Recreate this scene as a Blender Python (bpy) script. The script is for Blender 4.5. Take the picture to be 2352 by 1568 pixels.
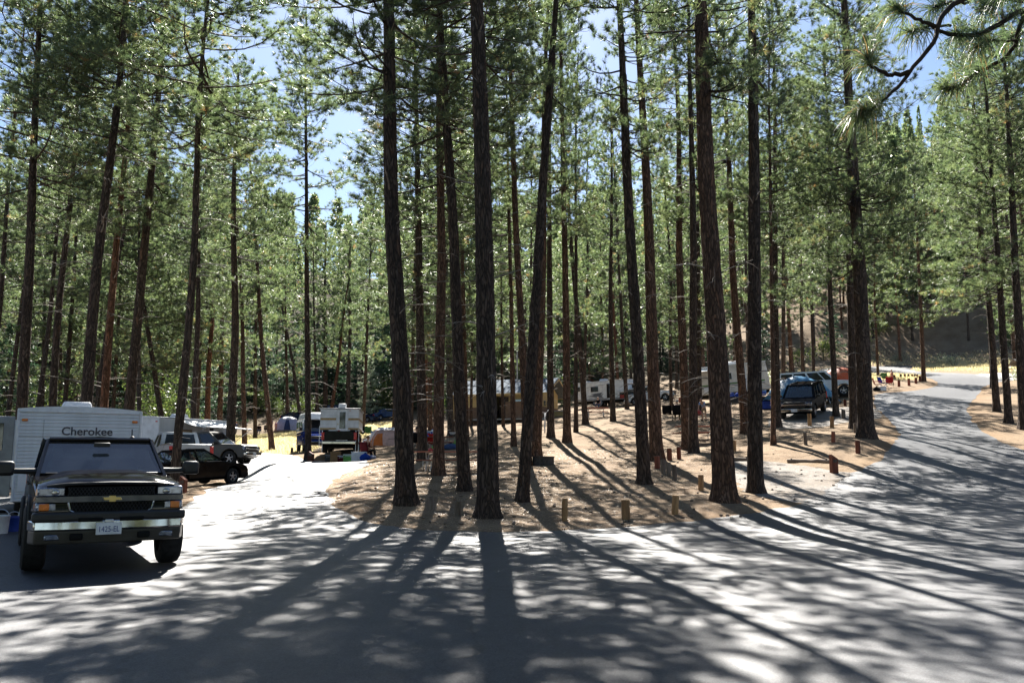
import bpy, bmesh, math, random
import numpy as np
from mathutils import Vector, Matrix, Euler
PI = math.pi
R = math.radians
rng = np.random.default_rng(7)
random.seed(7)
for o in list(bpy.data.objects): bpy.data.objects.remove(o)
scene = bpy.context.scene
COL = scene.collection

# ---------------------------------------------------------------- camera
CAMZ = 1.55
PITCH = R(8.05)
FPX = 1919.0            # focal length in units of a 2352 px wide picture
PW, PH = 2352.0, 1568.0
cam_d = bpy.data.cameras.new('camera')
cam_d.sensor_width = 22.2
cam_d.lens = 22.2 * FPX / PW
cam_d.clip_end = 2000
cam_d.clip_start = 0.1
cam = bpy.data.objects.new('camera', cam_d)
cam.location = (0, 0, CAMZ)
cam.rotation_euler = (PI / 2 + PITCH, 0, 0)
COL.objects.link(cam)
scene.camera = cam

# ---------------------------------------------------------------- sky and sun
SUN_EL = R(43.0)
SUN_AZ = R(-3.5)        # from +Y towards +X
world = bpy.data.worlds.new('World')
scene.world = world
world.use_nodes = True
wt = world.node_tree
wt.nodes.clear()
wo = wt.nodes.new('ShaderNodeOutputWorld')
wb = wt.nodes.new('ShaderNodeBackground')
ws = wt.nodes.new('ShaderNodeTexSky')
ws.sky_type = 'NISHITA'
ws.sun_disc = False
ws.sun_elevation = SUN_EL
ws.sun_rotation = SUN_AZ
ws.altitude = 2300
ws.air_density = 1.0
ws.dust_density = 1.7
ws.ozone_density = 1.0
wb.inputs['Strength'].default_value = 0.05
wt.links.new(ws.outputs[0], wb.inputs[0])
wt.links.new(wb.outputs[0], wo.inputs[0])
sun_d = bpy.data.lights.new('sun', 'SUN')
sun_d.energy = 5.0
sun_d.angle = R(0.4)
sun_d.color = (1.0, 0.95, 0.87)
sun = bpy.data.objects.new('sun', sun_d)
sdir = Vector((math.sin(SUN_AZ) * math.cos(SUN_EL), math.cos(SUN_AZ) * math.cos(SUN_EL), math.sin(SUN_EL)))
sun.rotation_euler = sdir.to_track_quat('Z', 'Y').to_euler()
sun.location = (0, 60, 60)
COL.objects.link(sun)
scene.view_settings.view_transform = 'Standard'
scene.view_settings.look = 'None'
scene.view_settings.gamma = 1.0
scene.view_settings.exposure = 2.05
cy = scene.cycles
cy.max_bounces = 6; cy.diffuse_bounces = 2; cy.glossy_bounces = 3; cy.transmission_bounces = 3; cy.transparent_max_bounces = 6
cy.caustics_reflective = False; cy.caustics_refractive = False

# ---------------------------------------------------------------- pixel helpers
CP, SP = math.cos(PITCH), math.sin(PITCH)
def ray(x, y):
    a = (x - PW / 2) / FPX
    b = -(y - PH / 2) / FPX
    return np.array((a, CP - b * SP, SP + b * CP))      # right, forward, up
def at(x, y, Y):
    d = ray(x, y)
    t = Y / d[1]
    return np.array((d[0] * t, Y, CAMZ + d[2] * t))
def pxm(p):
    """picture pixels per metre at a world point"""
    return FPX / (p[1] * CP + (p[2] - CAMZ) * SP)

# ---------------------------------------------------------------- terrain: heights from things of known size
ctrl = []
for X in (-40, -25, -14, -7, 0, 7, 14, 25, 40):
    for Y in (-12, -2, 7, 13):
        ctrl.append((X, Y, 0.0))
for X in (-6, -3, 0, 3, 6): ctrl.append((X, 18.0, 0.02))
for (X, Y, Z) in ((-20, 20, .25), (-12, 19, .15), (-8, 22, .25), (-16, 27, .4), (-28, 30, .6), (-30, 45, 1.3), (-22, 60, 2.1), (-45, 60, 2.5),
                  (-60, 30, 1.0), (-70, 100, 7), (-48, 90, 4.5), (-50, 130, 11), (-70, 160, 24), (-20, 150, 15), (0, 150, 20),
                  (20, 140, 18), (20, 175, 34), (-40, 200, 42), (-90, 220, 60), (0, 210, 46), (45, 200, 52), (90, 200, 62), (0, 300, 58), (-120, 300, 66), (120, 300, 84), (0, 400, 58), (-160, 400, 64), (160, 400, 84),
                  (-150, 120, 22), (-130, 40, 3), (110, 120, 32), (130, 60, 12), (60, 40, 4.5), (40, 25, 1.2), (25, 18, .2),
                  (60, 80, 12), (90, 0, 1), (-90, 0, 0), (60, 130, 25), (40, 120, 16.5), (160, 200, 78), (-200, 200, 58), (200, 300, 92), (-220, 320, 68)):
    ctrl.append((X, Y, Z))
for p_ in ((-16.5, 40, .75), (-18.5, 46, 1.0), (-17, 50, 1.3)): ctrl.append(p_)
for (x, y, d) in ((1025, 1085, 32), (1248, 1067, 33), (932, 1155, 22.5), (1122, 1188, 21), (1200, 1150, 24.3), (1480, 1110, 28), (1665, 1150, 23.3),
                  (1735, 1130, 25.5), (1580, 1036, 39), (1302, 1014, 42), (1265, 1004, 45), (1405, 967, 58), (1180, 964, 80), (1390, 936, 92), (1500, 930, 90),
                  (1850, 958, 49), (1700, 926, 63), (2150, 1000, 40), (2230, 915, 62), (2150, 870, 84), (2050, 848, 104), (2200, 848, 100), (2330, 970, 44), (2300, 880, 78), (2352, 1060, 33),
                  (1985, 1006, 36), (1916, 1085, 29), (2060, 885, 74), (1940, 905, 60), (2060, 815, 122), (2200, 818, 118), (1840, 860, 82),
                  (650, 991, 108), (760, 972, 112), (885, 967, 116), (562, 1000, 104), (562, 1032, 62), (625, 1032, 62), (707, 1055, 46.5), (775, 1063, 45.5), (890, 1028, 62), (800, 1000, 85),
                  (460, 1116, 34), (527, 1065, 39), (640, 1048, 50), (398, 1133, 28.5), (780, 1130, 26.5), (800, 1185, 20.5), (1400, 1212, 19.5), (1600, 1196, 20.2), (1820, 1160, 22.5), (2100, 1150, 24), (2352, 1150, 24),
                  (640, 1105, 31), (960, 1020, 52), (1060, 1030, 48), (1000, 985, 72)):
    ctrl.append(tuple(at(x, y, d)))
C = np.array(ctrl, float)
SCL = 40.0
def _phi(r2):
    return np.sqrt(r2 + 0.0004)
def _fit():
    n = len(C); P = C[:, :2] / SCL
    A = _phi(((P[:, None] - P[None]) ** 2).sum(-1)) + np.eye(n) * -0.004
    Q = np.c_[np.ones(n), P]
    M = np.block([[A, Q], [Q.T, np.zeros((3, 3))]])
    return np.linalg.solve(M, np.r_[C[:, 2], np.zeros(3)])
WT = _fit()
def _rbf(X, Y):
    P = np.c_[np.ravel(X), np.ravel(Y)] / SCL
    out = np.empty(len(P))
    CPn = C[:, :2] / SCL
    for i in range(0, len(P), 20000):
        p = P[i:i + 20000]
        out[i:i + 20000] = _phi(((p[:, None] - CPn[None]) ** 2).sum(-1)) @ WT[:-3] + WT[-3] + p @ WT[-2:]
    return out.reshape(np.shape(X))
# non-uniform grid: fine near the camera
def axis(pts):
    out = []
    for (a, b, s) in pts: out += list(np.arange(a, b, s))
    return np.array(out + [pts[-1][1]], float)
GX = axis(((-330, -120, 12), (-120, -48, 4), (-48, -14, 0.8), (-14, 14, 0.35), (14, 48, 0.8), (48, 120, 4), (120, 330, 12)))
GY = axis(((-30, 2, 2), (2, 30, 0.35), (30, 52, 0.5), (52, 130, 1.2), (130, 200, 4), (200, 420, 11)))
gx, gy = np.meshgrid(GX, GY, indexing='ij')
GZ = _rbf(gx, gy)
# 3x3 smoothing passes
for _ in range(6):
    Zp = np.pad(GZ, 1, mode='edge')
    GZ = (Zp[1:-1, 1:-1] * 4 + Zp[:-2, 1:-1] + Zp[2:, 1:-1] + Zp[1:-1, :-2] + Zp[1:-1, 2:]) / 8
# slight unevenness off the asphalt is added after the road mask is known
def hz(X, Y):
    X = np.asarray(X, float); Y = np.asarray(Y, float)
    i = np.clip(np.searchsorted(GX, X) - 1, 0, len(GX) - 2)
    j = np.clip(np.searchsorted(GY, Y) - 1, 0, len(GY) - 2)
    u = np.clip((X - GX[i]) / (GX[i + 1] - GX[i]), 0, 1); v = np.clip((Y - GY[j]) / (GY[j + 1] - GY[j]), 0, 1)
    return (GZ[i, j] * (1 - u) * (1 - v) + GZ[i + 1, j] * u * (1 - v) + GZ[i, j + 1] * (1 - u) * v + GZ[i + 1, j + 1] * u * v)
def ground(x, y):
    """first point of the ground along a picture ray"""
    d = ray(x, y)
    Ys = np.r_[np.arange(3, 60, .1), np.arange(60, 400, .4)]
    t = Ys / d[1]
    X = d[0] * t; Z = CAMZ + d[2] * t
    below = Z < hz(X, Ys)
    k = int(np.argmax(below)) if below.any() else len(Ys) - 1
    Y1 = Ys[k]; Y0 = Ys[max(k - 1, 0)]
    for _ in range(12):
        Ym = (Y0 + Y1) / 2; t = Ym / d[1]
        if CAMZ + d[2] * t < hz(d[0] * t, Ym): Y1 = Ym
        else: Y0 = Ym
    t = Y1 / d[1]
    return np.array((d[0] * t, Y1, float(hz(d[0] * t, Y1))))

# ---------------------------------------------------------------- materials
MATS = {}
def nodes_of(name):
    m = bpy.data.materials.new(name); m.use_nodes = True
    nt = m.node_tree
    b = nt.nodes['Principled BSDF']
    MATS[name] = m
    return m, nt, b
def N(nt, typ, **kw):
    n = nt.nodes.new(typ)
    for k, v in kw.items():
        if k.startswith('i_'):
            n.inputs[k[2:].replace('_', ' ')].default_value = v
        else: setattr(n, k, v)
    return n
def L(nt, a, b): nt.links.new(a, b)
def ramp(nt, src, stops):
    r = nt.nodes.new('ShaderNodeValToRGB')
    el = r.color_ramp.elements
    while len(el) < len(stops): el.new(0.5)
    for e, (p, c) in zip(el, stops):
        e.position = p; e.color = (*c, 1) if len(c) == 3 else c
    L(nt, src, r.inputs[0])
    return r
def mix(nt, fac, a, b, mode='MIX'):
    n = nt.nodes.new('ShaderNodeMix'); n.data_type = 'RGBA'; n.blend_type = mode
    for i, v in ((0, fac), (6, a), (7, b)):
        if hasattr(v, 'links') or hasattr(v, 'is_linked'): L(nt, v, n.inputs[i])
        elif i == 0: n.inputs[0].default_value = v
        else: n.inputs[i].default_value = (*v, 1)
    return n.outputs[2]
def objcoord(nt, scale=(1, 1, 1)):
    tc = nt.nodes.new('ShaderNodeTexCoord')
    mp = nt.nodes.new('ShaderNodeMapping'); mp.inputs['Scale'].default_value = scale
    L(nt, tc.outputs['Object'], mp.inputs['Vector'])
    return mp.outputs[0]
def plain(name, col, rough=0.5, spec=0.5, metal=0.0, grime=0.12, scale=6.0, coat=0.0, bump=0.0, emit=None, trans=0.0):
    """paint / plastic / cloth with mottled dirt and uneven gloss"""
    m, nt, b = nodes_of(name)
    v = objcoord(nt)
    no = N(nt, 'ShaderNodeTexNoise', i_Scale=scale, i_Detail=5.0, i_Roughness=0.6)
    L(nt, v, no.inputs['Vector'])
    dk = tuple(c * (1 - 2.2 * grime) for c in col)
    lt = tuple(min(1, c * (1 + grime) + 0.004) for c in col)
    r = ramp(nt, no.outputs[0], ((0.3, dk), (0.52, col), (0.75, lt)))
    L(nt, r.outputs[0], b.inputs['Base Color'])
    rr = N(nt, 'ShaderNodeMapRange'); rr.inputs['To Min'].default_value = max(0.02, rough - 0.07); rr.inputs['To Max'].default_value = min(1, rough + 0.1)
    L(nt, no.outputs[0], rr.inputs['Value']); L(nt, rr.outputs[0], b.inputs['Roughness'])
    b.inputs['Specular IOR Level'].default_value = spec
    b.inputs['Metallic'].default_value = metal
    if coat: b.inputs['Coat Weight'].default_value = coat; b.inputs['Coat Roughness'].default_value = 0.05
    if bump:
        bp = N(nt, 'ShaderNodeBump'); bp.inputs['Strength'].default_value = bump; bp.inputs['Distance'].default_value = 0.02
        n2 = N(nt, 'ShaderNodeTexNoise', i_Scale=scale * 6, i_Detail=4.0); L(nt, v, n2.inputs['Vector'])
        L(nt, n2.outputs[0], bp.inputs['Height']); L(nt, bp.outputs[0], b.inputs['Normal'])
    if trans:
        t = N(nt, 'ShaderNodeBsdfTranslucent'); L(nt, r.outputs[0], t.inputs['Color'])
        mx = N(nt, 'ShaderNodeMixShader'); mx.inputs[0].default_value = trans
        L(nt, b.outputs[0], mx.inputs[1]); L(nt, t.outputs[0], mx.inputs[2])
        L(nt, mx.outputs[0], nt.nodes['Material Output'].inputs['Surface'])
    return m
plain('paint_white', (0.72, 0.73, 0.74), 0.25, 0.5, coat=0.4, scale=2.5, grime=0.08)
plain('paint_silver', (0.42, 0.46, 0.50), 0.28, 0.5, coat=0.4, scale=2.5, grime=0.1)
plain('paint_taupe', (0.07, 0.065, 0.055), 0.35, 0.3, scale=2.5)
plain('trailer_white', (0.68, 0.70, 0.73), 0.35, 0.45, grime=0.10, scale=2.0)
plain('trailer_cream', (0.62, 0.60, 0.56), 0.4, 0.45, grime=0.12, scale=2.0)
plain('trailer_grey', (0.33, 0.34, 0.35), 0.45, grime=0.14, scale=3)
plain('stripe_tan', (0.34, 0.22, 0.08), 0.45, grime=0.12)
plain('stripe_dark', (0.10, 0.11, 0.13), 0.4)
plain('stripe_grey', (0.30, 0.30, 0.31), 0.4)
plain('plastic_black', (0.014, 0.014, 0.015), 0.5, grime=0.25)
plain('plastic_white', (0.74, 0.75, 0.77), 0.45, grime=0.08)
plain('plastic_blue', (0.02, 0.06, 0.35), 0.4)
plain('plastic_green', (0.10, 0.35, 0.05), 0.4)
plain('plastic_red', (0.45, 0.03, 0.02), 0.4)
plain('chrome', (0.50, 0.48, 0.45), 0.10, metal=1.0, grime=0.12, scale=5)
plain('aluminium', (0.55, 0.56, 0.57), 0.35, metal=1.0, grime=0.15)
plain('galvanised', (0.45, 0.46, 0.46), 0.45, metal=0.8, grime=0.15, scale=12)
plain('gold_badge', (0.55, 0.42, 0.16), 0.3, metal=0.7)
plain('rubber', (0.016, 0.016, 0.017), 0.75, 0.3, grime=0.3, scale=12, bump=0.2)
plain('rim_metal', (0.38, 0.38, 0.40), 0.3, metal=0.9, grime=0.15)
plain('lamp_amber', (0.75, 0.20, 0.02), 0.25)
plain('lamp_red', (0.55, 0.02, 0.015), 0.2)
plain('lamp_clear', (0.22, 0.25, 0.32), 0.12, 0.8, metal=0.75, grime=0.3, scale=16)
plain('under_black', (0.006, 0.006, 0.006), 0.8, 0.2)
plain('seat_grey', (0.12, 0.12, 0.12), 0.8)
plain('plate_white', (0.70, 0.72, 0.76), 0.4)
plain('print_blue', (0.03, 0.06, 0.25), 0.5)
plain('print_dark', (0.05, 0.05, 0.07), 0.5)
plain('cloth_black', (0.010, 0.010, 0.012), 0.9, 0.1, grime=0.3, bump=0.3)
plain('cloth_blue', (0.012, 0.045, 0.28), 0.85, 0.1, bump=0.3)
plain('cloth_teal', (0.05, 0.16, 0.26), 0.85, 0.1, bump=0.3)
plain('cloth_green', (0.10, 0.22, 0.06), 0.85, 0.1, bump=0.3)
plain('cloth_red', (0.42, 0.03, 0.025), 0.85, 0.1, bump=0.3)
plain('cloth_maroon', (0.10, 0.012, 0.016), 0.85, 0.1, bump=0.3)
plain('cloth_pink', (0.60, 0.30, 0.42), 0.85, 0.1, bump=0.3)
plain('cloth_lightblue', (0.26, 0.38, 0.62), 0.85, 0.1, bump=0.3)
plain('cloth_white', (0.70, 0.71, 0.73), 0.85, 0.1, bump=0.3)
plain('cloth_denim', (0.05, 0.08, 0.17), 0.9, 0.1, bump=0.3)
plain('cloth_khaki', (0.28, 0.22, 0.14), 0.9, 0.1, bump=0.3)
plain('cloth_purple', (0.05, 0.02, 0.12), 0.9, 0.1, bump=0.3)
plain('tent_white', (0.70, 0.70, 0.74), 0.6, 0.3, bump=0.25, trans=0.3)
plain('tent_lavender', (0.42, 0.44, 0.62), 0.6, 0.3, bump=0.25, trans=0.25)
plain('tent_navy', (0.03, 0.05, 0.14), 0.6, 0.3, bump=0.25, trans=0.15)
plain('tent_orange', (0.62, 0.20, 0.05), 0.6, 0.3, bump=0.25, trans=0.3)
plain('tent_peach', (0.66, 0.50, 0.46), 0.6, 0.3, bump=0.25, trans=0.35)
plain('tent_rust', (0.42, 0.11, 0.05), 0.65, 0.3, bump=0.25, trans=0.2)
plain('tarp_blue', (0.07, 0.24, 0.42), 0.4, 0.4, grime=0.15, bump=0.5, trans=0.2, scale=3)
plain('skin', (0.52, 0.29, 0.19), 0.55, grime=0.08)
plain('hair_dark', (0.02, 0.014, 0.01), 0.6)
plain('hair_brown', (0.10, 0.055, 0.025), 0.6)
plain('hair_grey', (0.35, 0.34, 0.32), 0.7)
plain('wall_tan', (0.52, 0.40, 0.20), 0.8, 0.2, grime=0.08, bump=0.2)
plain('wall_brown', (0.19, 0.125, 0.09), 0.85, 0.2, grime=0.12, bump=0.3)
plain('door_dark', (0.05, 0.035, 0.03), 0.6)
plain('roof_metal', (0.15, 0.18, 0.22), 0.85, 0.03, grime=0.2)
plain('concrete', (0.42, 0.41, 0.39), 0.85, 0.2, grime=0.12, bump=0.4)
plain('steel_rust', (0.06, 0.055, 0.05), 0.7, 0.3, grime=0.3, scale=10, bump=0.3)
plain('cardboard', (0.30, 0.18, 0.09), 0.85, 0.1, grime=0.12)
plain('window_frame', (0.60, 0.60, 0.60), 0.4)
plain('lamp_glass', (0.6, 0.62, 0.6), 0.2)
plain('sage', (0.22, 0.24, 0.19), 0.85, 0.1, trans=0.2)
def gloss_paint(name, col, lo=0.02, hi=0.22, rough=0.09):
    """dark clear-coated paint: deep colour under a thin reflection that grows to the edges"""
    m, nt, b = nodes_of(name)
    v = objcoord(nt); no = N(nt, 'ShaderNodeTexNoise', i_Scale=3.0, i_Detail=6.0); L(nt, v, no.inputs['Vector'])
    r = ramp(nt, no.outputs[0], ((0.35, col), (0.8, tuple(c * 1.3 + .006 for c in col))))
    d = N(nt, 'ShaderNodeBsdfDiffuse'); L(nt, r.outputs[0], d.inputs['Color'])
    g = N(nt, 'ShaderNodeBsdfGlossy'); g.inputs['Roughness'].default_value = rough; g.inputs['Color'].default_value = (1, 1, 1, 1)
    lw = N(nt, 'ShaderNodeLayerWeight'); lw.inputs['Blend'].default_value = 0.5
    pw = N(nt, 'ShaderNodeMath', operation='POWER'); pw.inputs[1].default_value = 3.0; L(nt, lw.outputs['Facing'], pw.inputs[0])
    mr = N(nt, 'ShaderNodeMapRange'); mr.inputs['To Min'].default_value = lo; mr.inputs['To Max'].default_value = hi; L(nt, pw.outputs[0], mr.inputs['Value'])
    mx = N(nt, 'ShaderNodeMixShader'); L(nt, mr.outputs[0], mx.inputs[0]); L(nt, d.outputs[0], mx.inputs[1]); L(nt, g.outputs[0], mx.inputs[2])
    L(nt, mx.outputs[0], nt.nodes['Material Output'].inputs['Surface'])
gloss_paint('paint_black', (0.003, 0.003, 0.004), 0.010, 0.07)
gloss_paint('paint_black_glossy', (0.004, 0.004, 0.005), 0.03, 0.38, 0.07)
gloss_paint('paint_navy', (0.004, 0.009, 0.035))
gloss_paint('paint_blue', (0.018, 0.045, 0.13))
gloss_paint('paint_blue_bright', (0.006, 0.02, 0.13))
def glass(name, col, rough=0.04, alpha=0.75):
    """tinted vehicle glass: mirror-like reflection over a see-through tint"""
    m, nt, b = nodes_of(name)
    b.inputs['Base Color'].default_value = (*col, 1)
    b.inputs['Roughness'].default_value = rough
    b.inputs['Specular IOR Level'].default_value = 1.0
    b.inputs['Coat Weight'].default_value = 1.0; b.inputs['Coat Roughness'].default_value = 0.02
    t = N(nt, 'ShaderNodeBsdfTransparent'); t.inputs[0].default_value = (0.55, 0.66, 0.66, 1)
    mx = N(nt, 'ShaderNodeMixShader'); mx.inputs[0].default_value = alpha
    L(nt, t.outputs[0], mx.inputs[1]); L(nt, b.outputs[0], mx.inputs[2])
    L(nt, mx.outputs[0], nt.nodes['Material Output'].inputs['Surface'])
glass('glass_dark', (0.012, 0.016, 0.018))
glass('glass_clear', (0.02, 0.03, 0.035), rough=0.02, alpha=0.6)
gloss_paint('glass_windshield_core', (0.006, 0.009, 0.014), 0.10, 0.5, 0.01)
def windshield_glass():
    m = MATS['glass_windshield_core']; nt = m.node_tree; out = nt.nodes['Material Output']; src = out.inputs['Surface'].links[0].from_socket
    t = N(nt, 'ShaderNodeBsdfTransparent'); t.inputs[0].default_value = (0.6, 0.72, 0.74, 1)
    mx = N(nt, 'ShaderNodeMixShader'); mx.inputs[0].default_value = 0.8
    L(nt, t.outputs[0], mx.inputs[1]); L(nt, src, mx.inputs[2]); L(nt, mx.outputs[0], out.inputs['Surface'])
windshield_glass()
glass('glass_house', (0.10, 0.14, 0.12), alpha=0.9)

def make_wood(name, a, b_, c, sc=(14, 14, 1.6), rough=0.8):
    m, nt, b = nodes_of(name)
    v = objcoord(nt, sc)
    no = N(nt, 'ShaderNodeTexNoise', i_Scale=1.0, i_Detail=6.0, i_Roughness=0.65, i_Distortion=0.6); L(nt, v, no.inputs['Vector'])
    oi = N(nt, 'ShaderNodeObjectInfo')
    r = ramp(nt, no.outputs[0], ((0.28, a), (0.5, b_), (0.72, c)))
    hs = N(nt, 'ShaderNodeHueSaturation')
    mr = N(nt, 'ShaderNodeMapRange'); mr.inputs['To Min'].default_value = 0.55; mr.inputs['To Max'].default_value = 1.25
    L(nt, oi.outputs['Random'], mr.inputs['Value']); L(nt, mr.outputs[0], hs.inputs['Value'])
    L(nt, r.outputs[0], hs.inputs['Color']); L(nt, hs.outputs[0], b.inputs['Base Color'])
    b.inputs['Roughness'].default_value = rough; b.inputs['Specular IOR Level'].default_value = 0.25
    bp = N(nt, 'ShaderNodeBump'); bp.inputs['Strength'].default_value = 0.5; bp.inputs['Distance'].default_value = 0.02
    L(nt, no.outputs[0], bp.inputs['Height']); L(nt, bp.outputs[0], b.inputs['Normal'])
make_wood('post_wood', (0.13, 0.07, 0.035), (0.33, 0.19, 0.09), (0.44, 0.28, 0.14))
make_wood('post_grey', (0.07, 0.055, 0.045), (0.15, 0.12, 0.095), (0.23, 0.20, 0.16))
make_wood('post_redbrown', (0.09, 0.03, 0.018), (0.19, 0.065, 0.04), (0.25, 0.10, 0.06))
make_wood('plank_red', (0.24, 0.08, 0.05), (0.40, 0.15, 0.095), (0.50, 0.23, 0.16), sc=(1.5, 20, 20), rough=0.55)
make_wood('log_wood', (0.13, 0.095, 0.07), (0.24, 0.18, 0.135), (0.34, 0.27, 0.21), sc=(1.5, 12, 12))
make_wood('shake_grey', (0.14, 0.12, 0.11), (0.30, 0.28, 0.26), (0.42, 0.40, 0.38), sc=(2, 12, 12))
make_wood('dead_wood', (0.10, 0.085, 0.07), (0.22, 0.19, 0.16), (0.36, 0.33, 0.29), sc=(6, 6, 6))
make_wood('limb_bark', (0.022, 0.016, 0.012), (0.05, 0.036, 0.027), (0.085, 0.06, 0.045), sc=(6, 6, 6), rough=0.9)

def bark():
    m, nt, b = nodes_of('bark')
    v = objcoord(nt, (1, 1, 0.2))
    wn = N(nt, 'ShaderNodeTexNoise', i_Scale=5.0, i_Detail=3.0); L(nt, v, wn.inputs['Vector'])
    add = N(nt, 'ShaderNodeMixRGB', blend_type='ADD'); add.inputs[0].default_value = 0.30
    L(nt, v, add.inputs[1]); L(nt, wn.outputs['Color'], add.inputs[2])
    vo = N(nt, 'ShaderNodeTexVoronoi', feature='DISTANCE_TO_EDGE', i_Scale=13.0); L(nt, add.outputs[0], vo.inputs['Vector'])
    vc = N(nt, 'ShaderNodeTexVoronoi', feature='F1', i_Scale=13.0); L(nt, add.outputs[0], vc.inputs['Vector'])
    fn = N(nt, 'ShaderNodeTexNoise', i_Scale=38.0, i_Detail=5.0, i_Roughness=0.7); L(nt, v, fn.inputs['Vector'])
    sep = N(nt, 'ShaderNodeSeparateColor'); L(nt, vc.outputs['Color'], sep.inputs[0])
    plate = ramp(nt, sep.outputs[0], ((0.0, (0.085, 0.068, 0.058)), (0.45, (0.14, 0.105, 0.082)), (0.8, (0.19, 0.15, 0.125)), (1.0, (0.20, 0.13, 0.09))))
    fr = ramp(nt, fn.outputs[0], ((0.3, (0.45, 0.45, 0.45)), (0.7, (1.25, 1.2, 1.15))))
    c1 = mix(nt, 1.0, plate.outputs[0], fr.outputs[0], 'MULTIPLY')
    ed = ramp(nt, vo.outputs[0], ((0.0, (0.05, 0.05, 0.05)), (0.22, (1, 1, 1))))
    c2 = mix(nt, ed.outputs[0], (0.030, 0.024, 0.020), c1)
    oi = N(nt, 'ShaderNodeObjectInfo')
    c3 = mix(nt, 1.0, c2, oi.outputs['Color'], 'MULTIPLY')
    L(nt, c3, b.inputs['Base Color'])
    b.inputs['Roughness'].default_value = 0.92; b.inputs['Specular IOR Level'].default_value = 0.15
    hm = N(nt, 'ShaderNodeMath', operation='MULTIPLY'); L(nt, ed.outputs[0], hm.inputs[0]); L(nt, fn.outputs[0], hm.inputs[1])
    bp = N(nt, 'ShaderNodeBump'); bp.inputs['Strength'].default_value = 0.9; bp.inputs['Distance'].default_value = 0.05
    L(nt, hm.outputs[0], bp.inputs['Height']); L(nt, bp.outputs[0], b.inputs['Normal'])
bark()

def foliage(name, c_dark, c_mid, c_light, brown, trans=0.47, rough=0.42, brown_at=0.93, spec=0.8):
    m, nt, b = nodes_of(name)
    at_ = N(nt, 'ShaderNodeAttribute', attribute_name='tint')
    ge = N(nt, 'ShaderNodeNewGeometry')
    mm = N(nt, 'ShaderNodeMath', operation='MULTIPLY_ADD'); mm.inputs[1].default_value = 0.25; 
    L(nt, ge.outputs['Random Per Island'], mm.inputs[0]); 
    sc_ = N(nt, 'ShaderNodeMath', operation='MULTIPLY'); sc_.inputs[1].default_value = 0.75; L(nt, at_.outputs['Fac'], sc_.inputs[0])
    L(nt, sc_.outputs[0], mm.inputs[2])
    r = ramp(nt, mm.outputs[0], ((0.0, c_dark), (0.4, c_mid), (0.75, c_light), (brown_at, c_light), (min(1, brown_at + .02), brown)))
    L(nt, r.outputs[0], b.inputs['Base Color'])
    b.inputs['Roughness'].default_value = rough; b.inputs['Specular IOR Level'].default_value = spec
    t = N(nt, 'ShaderNodeBsdfTranslucent')
    tc = mix(nt, 1.0, r.outputs[0], (2.4, 2.5, 1.9), 'MULTIPLY'); L(nt, tc, t.inputs['Color'])
    mx = N(nt, 'ShaderNodeMixShader'); mx.inputs[0].default_value = trans
    L(nt, b.outputs[0], mx.inputs[1]); L(nt, t.outputs[0], mx.inputs[2])
    L(nt, mx.outputs[0], nt.nodes['Material Output'].inputs['Surface'])
foliage('needles', (0.024, 0.040, 0.026), (0.068, 0.096, 0.052), (0.134, 0.158, 0.080), (0.24, 0.14, 0.07))
foliage('fir_needles', (0.014, 0.032, 0.022), (0.028, 0.060, 0.040), (0.055, 0.095, 0.058), (0.06, 0.10, 0.06), trans=0.3, spec=.5)
foliage('pale_needles', (0.10, 0.14, 0.10), (0.20, 0.25, 0.19), (0.34, 0.38, 0.32), (0.45, 0.46, 0.42), trans=0.35)
foliage('leaves', (0.022, 0.040, 0.014), (0.045, 0.070, 0.022), (0.09, 0.11, 0.035), (0.14, 0.12, 0.04), trans=0.4, spec=.4)
foliage('leaves_sunny', (0.045, 0.070, 0.022), (0.085, 0.115, 0.035), (0.15, 0.17, 0.055), (0.22, 0.18, 0.06), trans=0.45, spec=.4)  # lit copy of leaves: the right slope's sunshine put into the colour
foliage('sage_leaves', (0.10, 0.115, 0.085), (0.17, 0.19, 0.14), (0.25, 0.27, 0.20), (0.30, 0.26, 0.17), trans=0.3)
foliage('dry_grass', (0.24, 0.19, 0.115), (0.36, 0.30, 0.20), (0.43, 0.37, 0.26), (0.26, 0.25, 0.13), trans=0.4, spec=.3)
foliage('litter', (0.12, 0.07, 0.035), (0.26, 0.16, 0.08), (0.40, 0.27, 0.14), (0.10, 0.06, 0.03), trans=0.15)

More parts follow.
